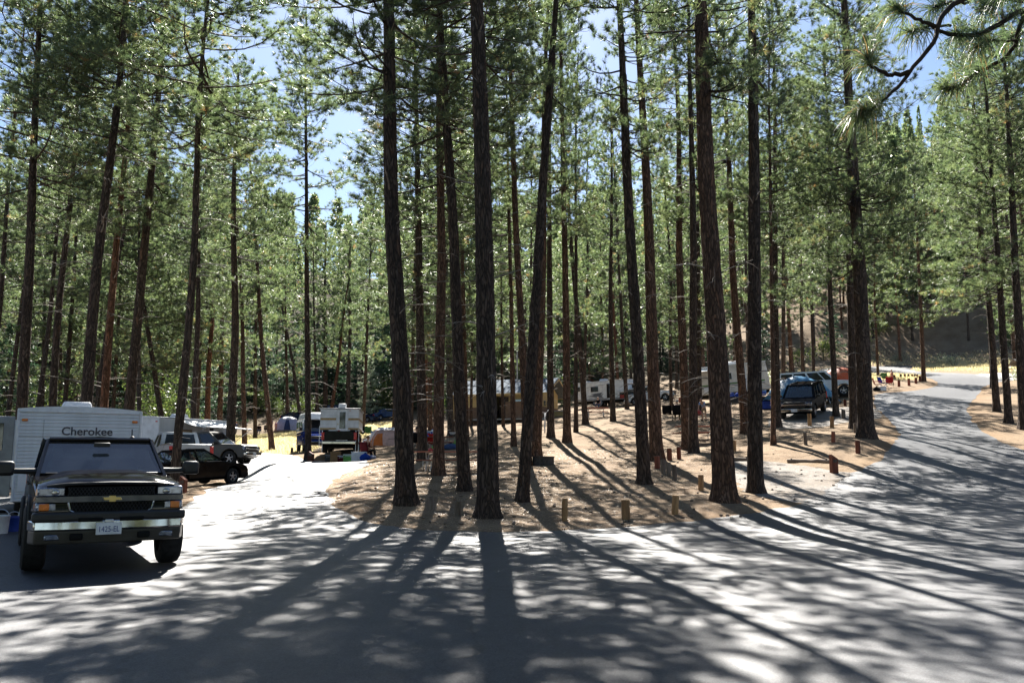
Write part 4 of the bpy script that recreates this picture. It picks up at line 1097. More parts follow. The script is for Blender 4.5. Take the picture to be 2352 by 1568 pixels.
def cabin(par, x0b, x1b, x0t, x1t, zb, zt, wb, wtop, paint, side, glassm='glass_clear', front=(.07, .93, .06, .92), rear=(.1, .9, .15, .88), crown=.03, names=True, thick=.035, bev=.02):
    """greenhouse: roof and pillars round open window holes, one pane in each"""
    mb = MB()
    c = {'rbl': (x0b, wb, zb), 'rbr': (x0b, -wb, zb), 'fbl': (x1b, wb, zb), 'fbr': (x1b, -wb, zb),
         'rtl': (x0t, wtop, zt), 'rtr': (x0t, -wtop, zt), 'ftl': (x1t, wtop, zt), 'ftr': (x1t, -wtop, zt)}
    faces = {'L': (c['fbl'], c['rbl'], c['rtl'], c['ftl']), 'R': (c['rbr'], c['fbr'], c['ftr'], c['rtr']),
             'F': (c['fbr'], c['fbl'], c['ftl'], c['ftr']), 'B': (c['rbl'], c['rbr'], c['rtr'], c['rtl'])}
    panes = []
    def face(q, wins, v0, v1):
        def strip(u0, u1, a, b):
            if u1 - u0 > 1e-3 and b - a > 1e-3: mb.add(patch(q, u0, u1, a, b), [(0, 1, 2, 3)])
        u = 0.0
        for (a, b) in wins:
            strip(u, a, 0, 1); strip(a, b, 0, v0); strip(a, b, v1, 1); u = b
            panes.append(patch(q, a, b, v0, v1, -.012))
        strip(u, 1, 0, 1)
    face(faces['R'], side, .06, .86)
    face(faces['L'], [(1 - b, 1 - a) for a, b in reversed(side)], .06, .86)
    nside = len(panes)
    face(faces['F'], [front[:2]], front[2], front[3]); face(faces['B'], [rear[:2]], rear[2], rear[3])
    xm = (x0t + x1t) / 2
    mb.add([c['rtl'], c['rtr'], c['ftr'], c['ftl'], (x0t + .12, 0, zt + crown), (x1t - .12, 0, zt + crown)], [(0, 4, 5, 3), (1, 2, 5, 4), (0, 1, 4), (2, 3, 5)])
    o = mb.build('cabin', paint, par, fix=False)
    me = o.data; bm = bmesh.new(); bm.from_mesh(me); bmesh.ops.remove_doubles(bm, verts=bm.verts, dist=1e-4); bmesh.ops.recalc_face_normals(bm, faces=bm.faces); bm.to_mesh(me); bm.free()
    md = o.modifiers.new('thick', 'SOLIDIFY'); md.thickness = thick; md.offset = -1
    md = o.modifiers.new('bevel', 'BEVEL'); md.width = bev; md.segments = 3; md.limit_method = 'ANGLE'; md.angle_limit = R(25)
    for i, p in enumerate(panes):
        nm = 'windshield' if i == nside else ('rear_window' if i == nside + 1 else 'side_window')
        MB().add(p, [(0, 1, 2, 3)]).build(nm, glassm, par, fix=False)
    return o
def seats(par, xs, w, z0, z1, mat='seat_grey'):
    for x in xs:
        for s in (-1, 1):
            t = MB().box((x, s * w * .5, (z0 + z1) / 2 - .05), (.16, w * .72, z1 - z0 - .1), ry=-.15).build('seat', mat, par, bevel=.05)
            MB().box((x - .05, s * w * .5, z1 + .06), (.1, w * .4, .16)).build('headrest', mat, t, bevel=.04)
def part(par, name, mat, c, d, bevel=.01, rz=0, ry=0, rx=0, label=None):
    return MB().box(c, d, rz, ry, rx).build(name, mat, par, bevel=bevel, label=label)
def car(name, label, cat, group, loc, rz, paint, kind='sedan', rim='rim_metal', glassm='glass_clear', tail_open=False, slope=0.0, trim='paint'):
    root = empty(name, loc, rz, label, cat, group)
    root.rotation_euler = (0, slope, rz)
    if kind == 'sedan':
        r, w, xf, xr, W = .33, .22, 1.35, -1.32, 1.78
        top = [(-2.25, .38), (-2.30, .62), (-2.27, .92), (-2.1, .99), (-1.55, 1.0), (.8, .955), (1.0, .93), (1.9, .80), (2.16, .70), (2.27, .55), (2.25, .28), (2.05, .2)]
        cab = dict(x0b=-1.75, x1b=1.02, x0t=-.98, x1t=.12, zb=.93, zt=1.42, wb=.80, wtop=.60, side=[(.13, .47), (.51, .92)])
        lamps = ((1.98, .63, .64, .40, .34, .15), (-2.24, .66, .78, .12, .36, .18))
    elif kind == 'suv':
        r, w, xf, xr, W = .39, .26, 1.65, -1.65, 2.0
        top = [(-2.72, .42), (-2.76, .70), (-2.74, 1.10), (-2.68, 1.16), (1.1, 1.15), (1.25, 1.14), (2.35, 1.06), (2.50, .98), (2.55, .62), (2.52, .42), (2.3, .34)]
        cab = dict(x0b=-2.70, x1b=1.25, x0t=-2.50, x1t=.52, zb=1.13, zt=1.84, wb=.93, wtop=.76, side=[(.04, .27), (.30, .54), (.58, .80), (.83, .93)][:3] + [(.82, .95)])
        lamps = ((2.50, .78, .88, .12, .36, .20), (-2.72, .88, .95, .10, .16, .42))
    else:   # pickup
        r, w, xf, xr, W = .39, .26, 1.85, -1.75, 2.0
        top = [(-2.92, .50), (-2.94, .72), (-2.92, 1.18), (-2.86, 1.24), (-.70, 1.24), (-.69, 1.16), (1.2, 1.15), (1.36, 1.15), (2.5, 1.08), (2.66, 1.0), (2.72, .66), (2.70, .44), (2.5, .36)]
        cab = dict(x0b=-.72, x1b=1.38, x0t=-.58, x1t=.62, zb=1.14, zt=1.86, wb=.93, wtop=.76, side=[(.08, .45), (.50, .92)])
        lamps = ((2.66, .80, .86, .14, .34, .22), (-2.92, .90, .92, .08, .16, .42))
    def yf(x, z):
        e = abs(x) / abs(top[0][0] if x < 0 else top[-3][0])
        return 1 - .10 * min(1.15, e) ** 8 - .05 * max(0, (.45 - z)) - .05 * max(0, z - .85)
    ol = outline(top, xf, xr, .30 if kind == 'sedan' else .40, r + .075, r)
    MB().prism(ol, -W / 2, W / 2, yf).build('body', paint, root, bevel=.05, seg=3)
    part(root, 'underbody', 'under_black', ((xf + xr) / 2, 0, .42 if kind != 'sedan' else .33), (xf - xr + 1.2, W * .8, .22), .02)
    cabin(root, paint=paint, glassm=glassm, **cab)
    zt = cab['zt']
    if kind != 'pickup': seats(root, (.1, -.95), .62, .9, zt - .28)
    else: seats(root, (.35,), .66, 1.05, zt - .2)
    for x in (xf, xr):
        for s in (-1, 1): wheel(root, x, s * (W / 2 - w / 2 - .02), r, w, rim)
    (hx, hy, hz_, hl, hw, hh), (tx, ty, tz, tl, tw, th) = lamps
    for s in (-1, 1):
        part(root, 'headlight', 'lamp_clear', (hx, s * hy, hz_), (hl, hw, hh), .03)
        part(root, 'taillight', 'lamp_red', (tx, s * ty * .98, tz), (tl, tw, th), .02)
        a = part(root, 'mirror', paint if kind == 'sedan' else 'plastic_black', (cab['x1b'] - .28, s * (W / 2 + .08), cab['zb'] + .10), (.14, .22, .16), .04)
    gm = 'plastic_black'
    if kind == 'sedan':
        part(root, 'grille', gm, (2.22, 0, .60), (.12, .62, .22), .02)
        part(root, 'front_bumper', paint, (2.20, 0, .36), (.22, 1.55, .20), .05)
        part(root, 'rear_bumper', paint, (-2.26, 0, .48), (.18, 1.6, .24), .05)
        part(root, 'licence_plate', 'plate_white', (-2.32, 0, .74), (.02, .36, .13), .004)
    else:
        g = part(root, 'grille', gm, (hx + .03, 0, hz_ - .02), (.10, 1.18, .32), .02)
        part(g, 'chrome_bar', 'chrome', (hx + .09, 0, hz_ - .02), (.04, 1.62, .06), .012)
        part(root, 'front_bumper', 'chrome', (hx + .08, 0, .56), (.20, 1.92, .20), .05)
        part(root, 'rear_bumper', 'chrome', (tx - .06, 0, .56), (.18, 1.85, .18), .04)
        part(root, 'licence_plate', 'plate_white', (hx + .19, 0, .55), (.02, .34, .16), .004)
        if kind == 'pickup':
            part(root, 'tailgate', paint, (-2.935, 0, .98), (.06, 1.5, .46), .02)
            part(root, 'bed_rail', 'chrome' if trim == 'chrome' else gm, (-1.8, .93, 1.255), (2.2, .08, .03), .01); part(root, 'bed_rail', 'chrome' if trim == 'chrome' else gm, (-1.8, -.93, 1.255), (2.2, .08, .03), .01)
        else:
            for s in (-1, 1): MB().tube([(-2.2, s * .62, 1.835), (-2.1, s * .62, 1.885), (.1, s * .62, 1.885), (.25, s * .62, 1.835)], .018, 6).build('roof_rail', gm, root, smooth=True)
    for s in (-1, 1):
        for x in ((.35, -.72) if kind == 'sedan' else (.75, -.35)):
            part(root, 'door_handle', paint if kind == 'sedan' else gm, (x - .45, s * (W / 2 * .97 + .012), cab['zb'] - .10), (.18, .03, .035), .01)
    return root
def chrome_emblem(par, x, z, w, mat):
    """the gold cross-shaped badge on the grille"""
    h = w * .36; q = w * .13
    pts = [(-w / 2 + q * .6, -h * .22), (-w * .17, -h * .22), (-w * .17, -h / 2), (w * .15, -h / 2), (w * .19, -h * .22), (w / 2, -h * .22), (w / 2 - q * .6, h * .22), (w * .17, h * .22), (w * .17, h / 2), (-w * .15, h / 2), (-w * .19, h * .22), (-w / 2, h * .22)]
    vs = [(x, a, z + b) for a, b in pts] + [(x + .03, a * .92, z + b * .85) for a, b in pts]; n = len(pts)
    fs = [tuple(range(n - 1, -1, -1)), tuple(range(n, 2 * n))] + [(i, (i + 1) % n, n + (i + 1) % n, n + i) for i in range(n)]
    return MB().add(vs, fs).build('emblem', mat, par)

def hero_pickup(loc, rz):
    """black crew-cab pickup seen from the front; origin under the front axle, x forward"""
    root = empty('pickup_truck', loc, rz, 'black crew-cab pickup with chrome grille bar and tow mirrors before the lettered trailer', 'pickup truck')
    W = 1.98; r = .415
    top = [(-5.0, .52), (-5.03, .80), (-5.0, 1.24), (-4.95, 1.30), (-2.95, 1.30), (-2.94, 1.22), (-.78, 1.20), (-.62, 1.20), (-.2, 1.15), (.55, 1.06), (.80, .99), (.86, .90), (.86, .62), (.80, .50)]
    def yf(x, z):
        e = max(0, x) / .86
        return 1 - .075 * e ** 4 - .10 * max(0, z - .95) - .06 * max(0, .6 - z)
    ol = outline(top, 0, -3.9, .46, r + .09, r + .02)
    MB().prism(ol, -W / 2, W / 2, yf).build('body', 'paint_black_glossy', root, bevel=.055, seg=3)
    # hood: raised centre, falling to the fenders
    hv = []; hf = []
    xs = (-.80, -.45, 0, .45, .72, .845); ys = (-.95, -.78, -.60, -.52, 0, .52, .60, .78, .95)
    for i, x in enumerate(xs):
        for y in ys:
            cz = 1.245 - .03 * (i / 5) - (.075 * max(0, (x - .3) / .55) ** 2) - .05 * (x > .8)
            bul = .045 if abs(y) < .55 else (.015 if abs(y) < .65 else 0)
            hv.append((x, y * (1 - .04 * i / 5), cz + bul * (1 - .2 * i / 5) - .10 * (abs(y) / .95) ** 6))
    nY = len(ys)
    for i in range(len(xs) - 1):
        for j in range(nY - 1): hf.append((i * nY + j, i * nY + j + 1, (i + 1) * nY + j + 1, (i + 1) * nY + j))
    hood = MB().add(hv, hf).build('hood', 'paint_black_glossy', root, smooth=True)
    md = hood.modifiers.new('sub', 'SUBSURF'); md.levels = 2; md.render_levels = 2
    md = hood.modifiers.new('thick', 'SOLIDIFY'); md.thickness = .04; md.offset = -1
    # bug shield lip across the front of the hood
    MB().tube([(.83, -.80, 1.085), (.865, -.55, 1.115), (.875, 0, 1.125), (.865, .55, 1.115), (.83, .80, 1.085)], .022, 8).build('hood_deflector', 'plastic_black', root, smooth=True)
    cabin(root, x0b=-2.95, x1b=-.66, x0t=-2.80, x1t=-1.52, zb=1.20, zt=1.775, wb=.92, wtop=.78, paint='paint_black_glossy', side=[(.06, .42), (.47, .90)], glassm='glass_windshield_core', front=(.03, .97, .03, .955), crown=.05, bev=.045)
    part(root, 'cowl', 'plastic_black', (-.80, 0, 1.225), (.22, 1.6, .05), .02)
    part(root, 'dashboard', 'plastic_black', (-1.02, 0, 1.20), (.42, 1.62, .16), .05)
    seats(root, (-1.75, -2.5), .72, 1.05, 1.56)
    M = Matrix.Translation((-1.22, .40, 1.30)) @ Matrix.Rotation(R(65), 4, 'Y')
    MB().lathe([(.185, -.012), (.20, 0), (.185, .012), (.17, 0)], 22, M, closed=True).build('steering_wheel', 'plastic_black', root, smooth=True)
    part(root, 'rear_view_mirror', 'plastic_black', (-1.22, 0, 1.68), (.04, .24, .07), .015)
    for y0 in (-.05, .55):
        MB().tube([(-.80, y0 - .35, 1.262), (-.86, y0 + .05, 1.30), (-.88, y0 + .22, 1.315)], .011, 5).build('wiper', 'plastic_black', root)
    MB().tube([(-1.62, .48, 1.80), (-1.66, .48, 1.95)], .010, 5).build('antenna', 'plastic_black', root)
    part(root, 'antenna_base', 'plastic_black', (-1.62, .48, 1.815), (.14, .06, .04), .02)
    for i, y in enumerate((-.42, -.21, 0, .21, .42)): part(root, 'roof_marker', 'lamp_amber', (-1.46, y, 1.93), (.10, .08, .022), .01) if i in () else None
    # grille: two mesh openings with a chrome bar between
    for (z0, z1, wd) in ((.955, 1.075, 1.10), (.735, .875, 1.02)):
        g = part(root, 'grille', 'under_black', (.845, 0, (z0 + z1) / 2), (.06, wd, z1 - z0), .01)
        mb = MB(); n = int(wd / .045)
        for k in range(n + 1):
            y = -wd / 2 + k * wd / n
            for s in (-1, 1): mb.tube([(.882, max(-wd / 2, min(wd / 2, y - s * .04)), z0 + .005), (.882, max(-wd / 2, min(wd / 2, y + s * .04)), z1 - .005)], .0045, 4, cap=False)
        mb.build('grille_mesh', 'plastic_black', g)['kind'] = 'stuff'
    MB().add([(.872, -.93, .882), (.905, -.60, .875), (.915, 0, .872), (.905, .60, .875), (.872, .93, .882), (.872, -.93, .945), (.91, -.60, .95), (.92, 0, .955), (.91, .60, .95), (.872, .93, .945),
              (.84, -.93, .882), (.86, -.60, .875), (.86, 0, .872), (.86, .60, .875), (.84, .93, .882), (.84, -.93, .945), (.86, -.60, .95), (.86, 0, .955), (.86, .60, .95), (.84, .93, .945)],
             [(0, 1, 6, 5), (1, 2, 7, 6), (2, 3, 8, 7), (3, 4, 9, 8), (5, 6, 16, 15), (6, 7, 17, 16), (7, 8, 18, 17), (8, 9, 19, 18), (10, 11, 1, 0), (11, 12, 2, 1), (12, 13, 3, 2), (13, 14, 4, 3), (4, 14, 19, 9), (0, 5, 15, 10)]).build('chrome_bar', 'chrome', root, smooth=True)
    MB().tube([(.885, -.54, .87), (.89, -.51, .76), (.89, -.44, .725), (.895, 0, .72), (.89, .44, .725), (.89, .51, .76), (.885, .54, .87)], .016, 8).build('grille_surround', 'chrome', root, smooth=True)
    chrome_emblem(root, .918, .912, .25, 'gold_badge')
    for s in (-1, 1):
        h = part(root, 'headlight', 'lamp_clear', (.80, s * .755, 1.012), (.14, .34, .125), .02, rz=-s * .18)
        MB().sphere((.868, s * .70, 1.005), (.02, .05, .042)).build('bulb_reflector', 'chrome', h, smooth=True)
        MB().sphere((.855, s * .82, 1.005), (.02, .05, .042)).build('bulb_reflector', 'chrome', h, smooth=True)
        t = part(root, 'turn_lamp', 'lamp_clear', (.80, s * .75, .812), (.14, .36, .115), .02, rz=-s * .18)
        part(t, 'amber_lens', 'lamp_amber', (.842, s * .83, .812), (.10, .13, .095), .015, rz=-s * .18)
        part(root, 'side_marker', 'lamp_amber', (.70, s * .925, .82), (.10, .03, .08), .008)
        # fender lip
        MB().tube([(math.cos(a) * (r + .10), s * (W / 2 - .01), r + .02 + math.sin(a) * (r + .10)) for a in np.linspace(.1, PI - .1, 12)], .028, 6).build('fender_flare', 'plastic_black', root, smooth=True)
        # tow mirror on a long arm
        arm = MB().tube([(-.92, s * .90, 1.27), (-.90, s * 1.12, 1.275), (-.90, s * 1.26, 1.28)], [.05, .042, .042], 8).build('mirror_arm', 'plastic_black', root, smooth=True)
        hd = part(root, 'tow_mirror', 'plastic_black', (-.90, s * 1.32, 1.315), (.12, .26, .22), .05)
        part(hd, 'mirror_glass', 'chrome', (-.965, s * 1.32, 1.315), (.006, .20, .17), .002)
    # bumper: black upper fascia, chrome band, painted valance with lamps
    part(root, 'upper_fascia', 'plastic_black', (.85, 0, .68), (.24, 1.92, .13), .035)
    ys = (-1.0, -.93, -.62, -.30, 0, .30, .62, .93, 1.0); xf_ = (.62, .86, .955, .985, .99, .985, .955, .86, .62)
    v = [(x, y, z) for (z, dz) in ((.50, 0), (.63, -.01)) for x, y in zip([q + dz for q in xf_], ys)] + [(x - .08, y * .97, z) for z in (.50, .63) for x, y in zip(xf_, ys)]
    f = []
    for i in range(8): f += [(i, i + 1, 9 + i + 1, 9 + i), (9 + i, 9 + i + 1, 27 + i + 1, 27 + i), (18 + i, 18 + i + 1, i + 1, i), (27 + i, 27 + i + 1, 18 + i + 1, 18 + i)]
    f += [(0, 9, 27, 18), (8, 26, 35, 17)]
    bmp = MB().add(v, f).build('front_bumper', 'chrome', root, bevel=.02)
    for s in (-1, 1): part(bmp, 'bumper_slot', 'under_black', (.985, s * .26, .645), (.05, .30, .045), .01)
    v2 = [(x - .012, y * .985, z) for (z, sc) in ((.32, .94), (.498, 1)) for x, y in zip([q * sc for q in xf_], ys)] + [(x - .15, y * .96, z) for z in (.32, .498) for x, y in zip(xf_, ys)]
    val = MB().add(v2, f).build('valance', 'paint_taupe', root, bevel=.02)
    for s in (-1, 1):
        part(root, 'fog_lamp', 'lamp_clear', (.905, s * .71, .415), (.05, .19, .075), .015, rz=-s * .25)
        hk = part(root, 'tow_hook', 'under_black', (.945, s * .42, .415), (.06, .16, .09), .02)
    pl = part(root, 'licence_plate', 'plate_white', (1.005, -.03, .515), (.012, .32, .16), .004)
    part(root, 'plate_bracket', 'aluminium', (.995, -.03, .615), (.03, .11, .05), .012)
    Mt = Matrix.Translation((1.0125, -.03, .505)) @ Matrix.Rotation(PI / 2, 4, 'Z') @ Matrix.Rotation(PI / 2, 4, 'X') @ Matrix.Diagonal((.82, 1.1, 1, 1))
    text_mesh('plate_number', '1425-EL', .098, 'print_blue', pl, Mt)
    part(root, 'underbody', 'under_black', (-2.2, 0, .52), (5.2, 1.3, .24), .03)
    part(root, 'rear_bumper', 'chrome', (-5.08, 0, .62), (.18, 1.9, .18), .04)
    part(root, 'axle', 'under_black', (0, 0, .45), (.14, 1.5, .14), .03)
    for x in (0, -3.9):
        for s in (-1, 1): wheel(root, x, s * (W / 2 - .10), .455, .30, 'rim_metal', 8)
    for s in (-1, 1):
        part(root, 'taillight', 'lamp_red', (-5.02, s * .9, 1.02), (.06, .14, .40), .02)
        for x in (-1.35, -2.3): part(root, 'door_handle', 'paint_black_glossy', (x - .35, s * .985, 1.07), (.2, .03, .04), .01)
    for ch in root.children:     # raised suspension
        if not ch.name.startswith(('wheel', 'axle')): ch.location.z += .095
    return root

def siding(par, A, B, z0, z1, h, mat, out, t=.016):
    """lapped horizontal boards between two points of a wall, each one a part"""
    A = Vector(A); B = Vector(B); ln = (B - A).length; ang = math.atan2(B.y - A.y, B.x - A.x)
    n = int(round((z1 - z0) / h)); h = (z1 - z0) / n
    mb = MB().add([(0, 0, 0), (ln, 0, 0), (ln, -t, .004), (0, -t, .004), (0, 0, h), (ln, 0, h), (ln, -t * .25, h - .002), (0, -t * .25, h - .002)], [(0, 3, 2, 1), (3, 7, 6, 2), (4, 5, 6, 7), (0, 4, 7, 3), (1, 2, 6, 5), (0, 1, 5, 4)])
    first = mb.build('siding_panel', mat, par)
    flip = 0
    for k in range(n):
        o = first if k == 0 else first.copy()
        if k: COL.objects.link(o); o.parent = par
        o.location = (A.x, A.y, z0 + k * h); o.rotation_euler = (0, 0, ang)
    return first
def trailer(name, label, loc, rz, ln, W, zb, zt, mat, front_slope=.0, lap=None, group=None, slope=0.0, wheels=2, cat='travel trailer', round_=.08):
    """box trailer: x forward, origin under the middle of the body"""
    root = empty(name, loc, rz, label, cat, group); root.rotation_euler = (0, slope, rz)
    h = ln / 2
    MB().hexa([(-h, -W / 2, zb), (h, -W / 2, zb), (h, W / 2, zb), (-h, W / 2, zb)], [(-h, -W / 2, zt), (h - front_slope, -W / 2, zt), (h - front_slope, W / 2, zt), (-h, W / 2, zt)]).build('body', mat, root, bevel=round_, seg=3)
    # arched roof skin
    mb = MB(); v = []; ys = np.linspace(-W / 2 - .015, W / 2 + .015, 9)
    for x in (-h - .02, h - front_slope + .03):
        for y in ys: v.append((x, y, zt + .01 + .07 * (1 - (2 * y / W) ** 2)))
        for y in ys: v.append((x, y, zt - .05))
    f = [(i, i + 1, 18 + i + 1, 18 + i) for i in range(8)] + [(0, 18, 27, 9), (8, 17, 35, 26)] + [tuple(list(range(8, -1, -1)) + list(range(9, 18))), tuple(list(range(18, 27)) + list(range(35, 26, -1)))]
    mb.add(v, f).build('roof', 'plastic_white', root, smooth=True)
    part(root, 'chassis', 'under_black', (0, 0, zb - .09), (ln * .96, W * .7, .16), .02)
    for s in (-1, 1):
        for k in range(wheels):
            wheel(root, -h * .15 - k * .8 + .4, s * (W / 2 - .13), .33, .2)
    return root
def ac_unit(par, x, zt, mat='plastic_white', y=0):
    z = zt + .05
    a = MB().hexa([(x - .48, y - .36, z), (x + .46, y - .36, z), (x + .46, y + .36, z), (x - .48, y + .36, z)], [(x - .42, y - .30, z + .28), (x + .30, y - .30, z + .28), (x + .30, y + .30, z + .28), (x - .42, y + .30, z + .28)]).build('air_conditioner', mat, par, bevel=.05, seg=3)
    part(a, 'vent_grille', 'stripe_grey', (x - .47, y, z + .12), (.03, .5, .12), .005)
def rv_window(par, x, y, z, w, h, s, frame='window_frame', glassm='glass_solid', horiz=True):
    """window on a side wall (s = side of y) """
    f = part(par, 'window', frame, (x, y + s * .01, z), (w + .06, .03, h + .06), .02)
    part(f, 'pane', glassm, (x, y + s * .022, z), (w, .014, h), .006)
def rv_door(par, x, y, z0, h, s, w=.68, mat='trailer_white', glass_h=.5):
    f = part(par, 'door', mat, (x, y + s * .012, z0 + h / 2), (w, .035, h), .02)
    part(f, 'door_window', 'glass_solid', (x, y + s * .026, z0 + h * .68), (w * .55, .014, h * glass_h * .6), .01)
    part(f, 'handle', 'plastic_black', (x + w * .38, y + s * .04, z0 + h * .45), (.06, .03, .10), .008)
def awning(par, x0, x1, y, z, out, s, drop=.55, mat='plastic_white'):
    mb = MB(); n = 7
    v = [(x, y + s * out * t, z - drop * t - .10 * math.sin(t * PI)) for x in (x0, x1) for t in np.linspace(0, 1, n)]
    a = mb.add(v, [(i, i + 1, n + i + 1, n + i) for i in range(n - 1)]).build('awning', mat, par)
    md = a.modifiers.new('t', 'SOLIDIFY'); md.thickness = .015
    MB().tube([(x0 - .05, y + s * out, z - drop), (x1 + .05, y + s * out, z - drop)], .04, 8).build('awning_roller', 'plastic_white', a, smooth=True)
    for x in (x0, x1):
        MB().tube([(x, y + s * .03, .75 + par.get('zb', .0)), (x, y + s * out, z - drop)], .02, 6).build('awning_arm', 'aluminium', a)
    return a

# ---- people
def skin_mesh(verts, edges, radii, sub=1):
    me = bpy.data.meshes.new('tmp'); me.from_pydata([tuple(v) for v in verts], edges, [])
    o = bpy.data.objects.new('tmp', me); COL.objects.link(o)
    o.modifiers.new('s', 'SKIN')
    for i, sv in enumerate(me.skin_vertices[0].data):
        rr = radii[i]; sv.radius = rr if hasattr(rr, '__len__') else (rr, rr)
        sv.use_root = (i == 0)
    md = o.modifiers.new('u', 'SUBSURF'); md.levels = sub; md.render_levels = sub
    dg = bpy.context.evaluated_depsgraph_get(); dg.update()
    out = bpy.data.meshes.new_from_object(o.evaluated_get(dg))
    bpy.data.objects.remove(o)
    return out
def person(label, loc, rz, pose, shirt, pants, hair='hair_brown', group=None, scale=1.0, sleeves=.5, shorts=False, bare_top=False, hat=None):
    root = empty('person', loc, rz, label, 'person', group); root.scale = (scale,) * 3
    V = Vector
    if pose == 'sit':
        J = dict(pel=V((0, 0, .50)), sp=V((-.03, 0, .72)), ch=V((-.02, 0, .92)), nk=V((0, 0, 1.04)), hd=V((.03, 0, 1.16)))
        leg = lambda s: (V((.02, s * .10, .48)), V((.44, s * .13, .50)), V((.46, s * .13, .09)), V((.60, s * .14, .035)))
        arm = lambda s: (V((-.02, s * .18, .96)), V((.06, s * .24, .70)), V((.28, s * .16, .62)))
    elif pose == 'lean':     # bending forward
        J = dict(pel=V((0, 0, .90)), sp=V((.10, 0, 1.10)), ch=V((.24, 0, 1.26)), nk=V((.33, 0, 1.34)), hd=V((.42, 0, 1.43)))
        leg = lambda s: (V((0, s * .10, .87)), V((.06, s * .12, .48)), V((-.02, s * .13, .09)), V((.14, s * .14, .035)))
        arm = lambda s: (V((.26, s * .18, 1.28)), V((.36, s * .22, 1.02)), V((.50, s * .15, .84)))
    elif pose == 'fold':     # standing, arms folded
        J = dict(pel=V((0, 0, .93)), sp=V((0, 0, 1.16)), ch=V((0, 0, 1.36)), nk=V((.01, 0, 1.49)), hd=V((.03, 0, 1.62)))
        leg = lambda s: (V((0, s * .10, .90)), V((.02, s * .13, .49)), V((-.02, s * .15, .09)), V((.14, s * .17, .035)))
        arm = lambda s: (V((0, s * .19, 1.41)), V((.06, s * .27, 1.13)), V((.24, -s * .02, 1.18 + s * .03)))
    else:
        J = dict(pel=V((0, 0, .93)), sp=V((0, 0, 1.16)), ch=V((0, 0, 1.36)), nk=V((.01, 0, 1.49)), hd=V((.03, 0, 1.62)))
        leg = lambda s: (V((0, s * .10, .90)), V((.03, s * .12, .49)), V((-.02 - s * .05, s * .13, .09)), V((.13 - s * .05, s * .15, .035)))
        arm = lambda s: (V((0, s * .19, 1.41)), V((.01, s * .25, 1.13)), V((.12, s * .24, .90)))
    vs = [J['pel'], J['sp'], J['ch'], J['nk'], J['hd']]; es = [(0, 1), (1, 2), (2, 3), (3, 4)]
    ra = [(.15, .11), (.125, .095), (.15, .10), (.05, .05), (.062, .07)]
    for s in (-1, 1):
        b = len(vs); vs += list(leg(s)); ra += [(.085, .085), (.058, .058), (.040, .040), (.035, .03)]
        es += [(0, b), (b, b + 1), (b + 1, b + 2), (b + 2, b + 3)]
        b = len(vs); vs += list(arm(s)); ra += [(.055, .055), (.040, .040), (.028, .028)]; es += [(2, b), (b, b + 1), (b + 1, b + 2)]
    me = skin_mesh(vs, es, ra)
    bm = bmesh.new(); bm.from_mesh(me)
    # head with brow, nose, chin and ears, and hands with five fingers
    hd = J['hd']; hv = bmesh.ops.create_uvsphere(bm, u_segments=14, v_segments=10, radius=1)['verts']
    for v in hv:
        p = v.co.copy(); x, y, z = p.x * .098, p.y * .076, p.z * .118
        if p.x > .75 and -.25 < p.z < .15 and abs(p.y) < .35: x += .022
        if p.x > .5 and .1 < p.z < .3 and .2 < abs(p.y) < .6: x -= .010
        if z < -.05: y *= .82
        if abs(p.y) > .9 and abs(p.z) < .3: y *= 1.16
        v.co = hd + V((x, y, z + .02))
    mb = MB()
    for s in (-1, 1):
        A = arm(s); w = A[2]; d = (A[2] - A[1]).normalized(); side = d.cross(V((0, 0, 1)))
        side = side.normalized() if side.length > .1 else V((1, 0, 0)); nrm = side.cross(d)
        mb.tube([w - d * .02, w + d * .04, w + d * .085], [.028, .038, .034], 6)
        for k, ln_ in enumerate((.065, .078, .072, .055)):
            o_ = w + d * .08 + side * (k - 1.5) * .019
            mb.tube([o_, o_ + d * ln_ * .55, o_ + d * ln_ * .9 - nrm * .02], [.0085, .008, .0065], 5)
        mb.tube([w + d * .03 + side * .03, w + d * .06 + side * .058, w + d * .09 + side * .062], [.011, .010, .008], 5)
    vm = [bm.verts.new(p) for p in mb.v]
    for f in mb.f: bm.faces.new([vm[i] for i in f])
    bm.to_mesh(me); bm.free()
    me.materials.clear(); me.materials.append(MATS['skin']); me.polygons.foreach_set('use_smooth', np.ones(len(me.polygons), bool))
    link(bpy.data.objects.new('body', me), root)
    def cloth(name, vs, es, ra, mat):
        m = skin_mesh(vs, es, ra); m.materials.clear(); m.materials.append(MATS[mat]); m.polygons.foreach_set('use_smooth', np.ones(len(m.polygons), bool))
        link(bpy.data.objects.new(name, m), root)
    if not bare_top:
        vs = [J['pel'] + (J['sp'] - J['pel']) * .15, J['sp'], J['ch'], J['ch'] + (J['nk'] - J['ch']) * .55]; es = [(0, 1), (1, 2), (2, 3)]; ra = [(.172, .13), (.148, .115), (.168, .118), (.085, .075)]
        for s in (-1, 1):
            A = arm(s); b = len(vs); vs += [A[0], A[0] + (A[1] - A[0]) * (.25 + sleeves)]; ra += [(.068, .068), (.055, .055)]; es += [(2, b), (b, b + 1)]
        cloth('shirt', vs, es, ra, shirt)
    vs = [J['pel'] + (J['sp'] - J['pel']) * .25, J['pel']]; es = [(0, 1)]; ra = [(.155, .118), (.168, .126)]
    for s in (-1, 1):
        g = leg(s); b = len(vs); e = g[1] if shorts else g[2] + V((0, 0, .02))
        vs += [g[0], g[0] + (g[1] - g[0]) * .8]; ra += [(.10, .10), (.080, .080)]; es += [(1, b), (b, b + 1)]
        if not shorts: vs += [g[1], g[2] + V((0, 0, .03))]; ra += [(.072, .072), (.058, .058)]; es += [(b + 1, b + 2), (b + 2, b + 3)]
    cloth('trousers', vs, es, ra, pants)
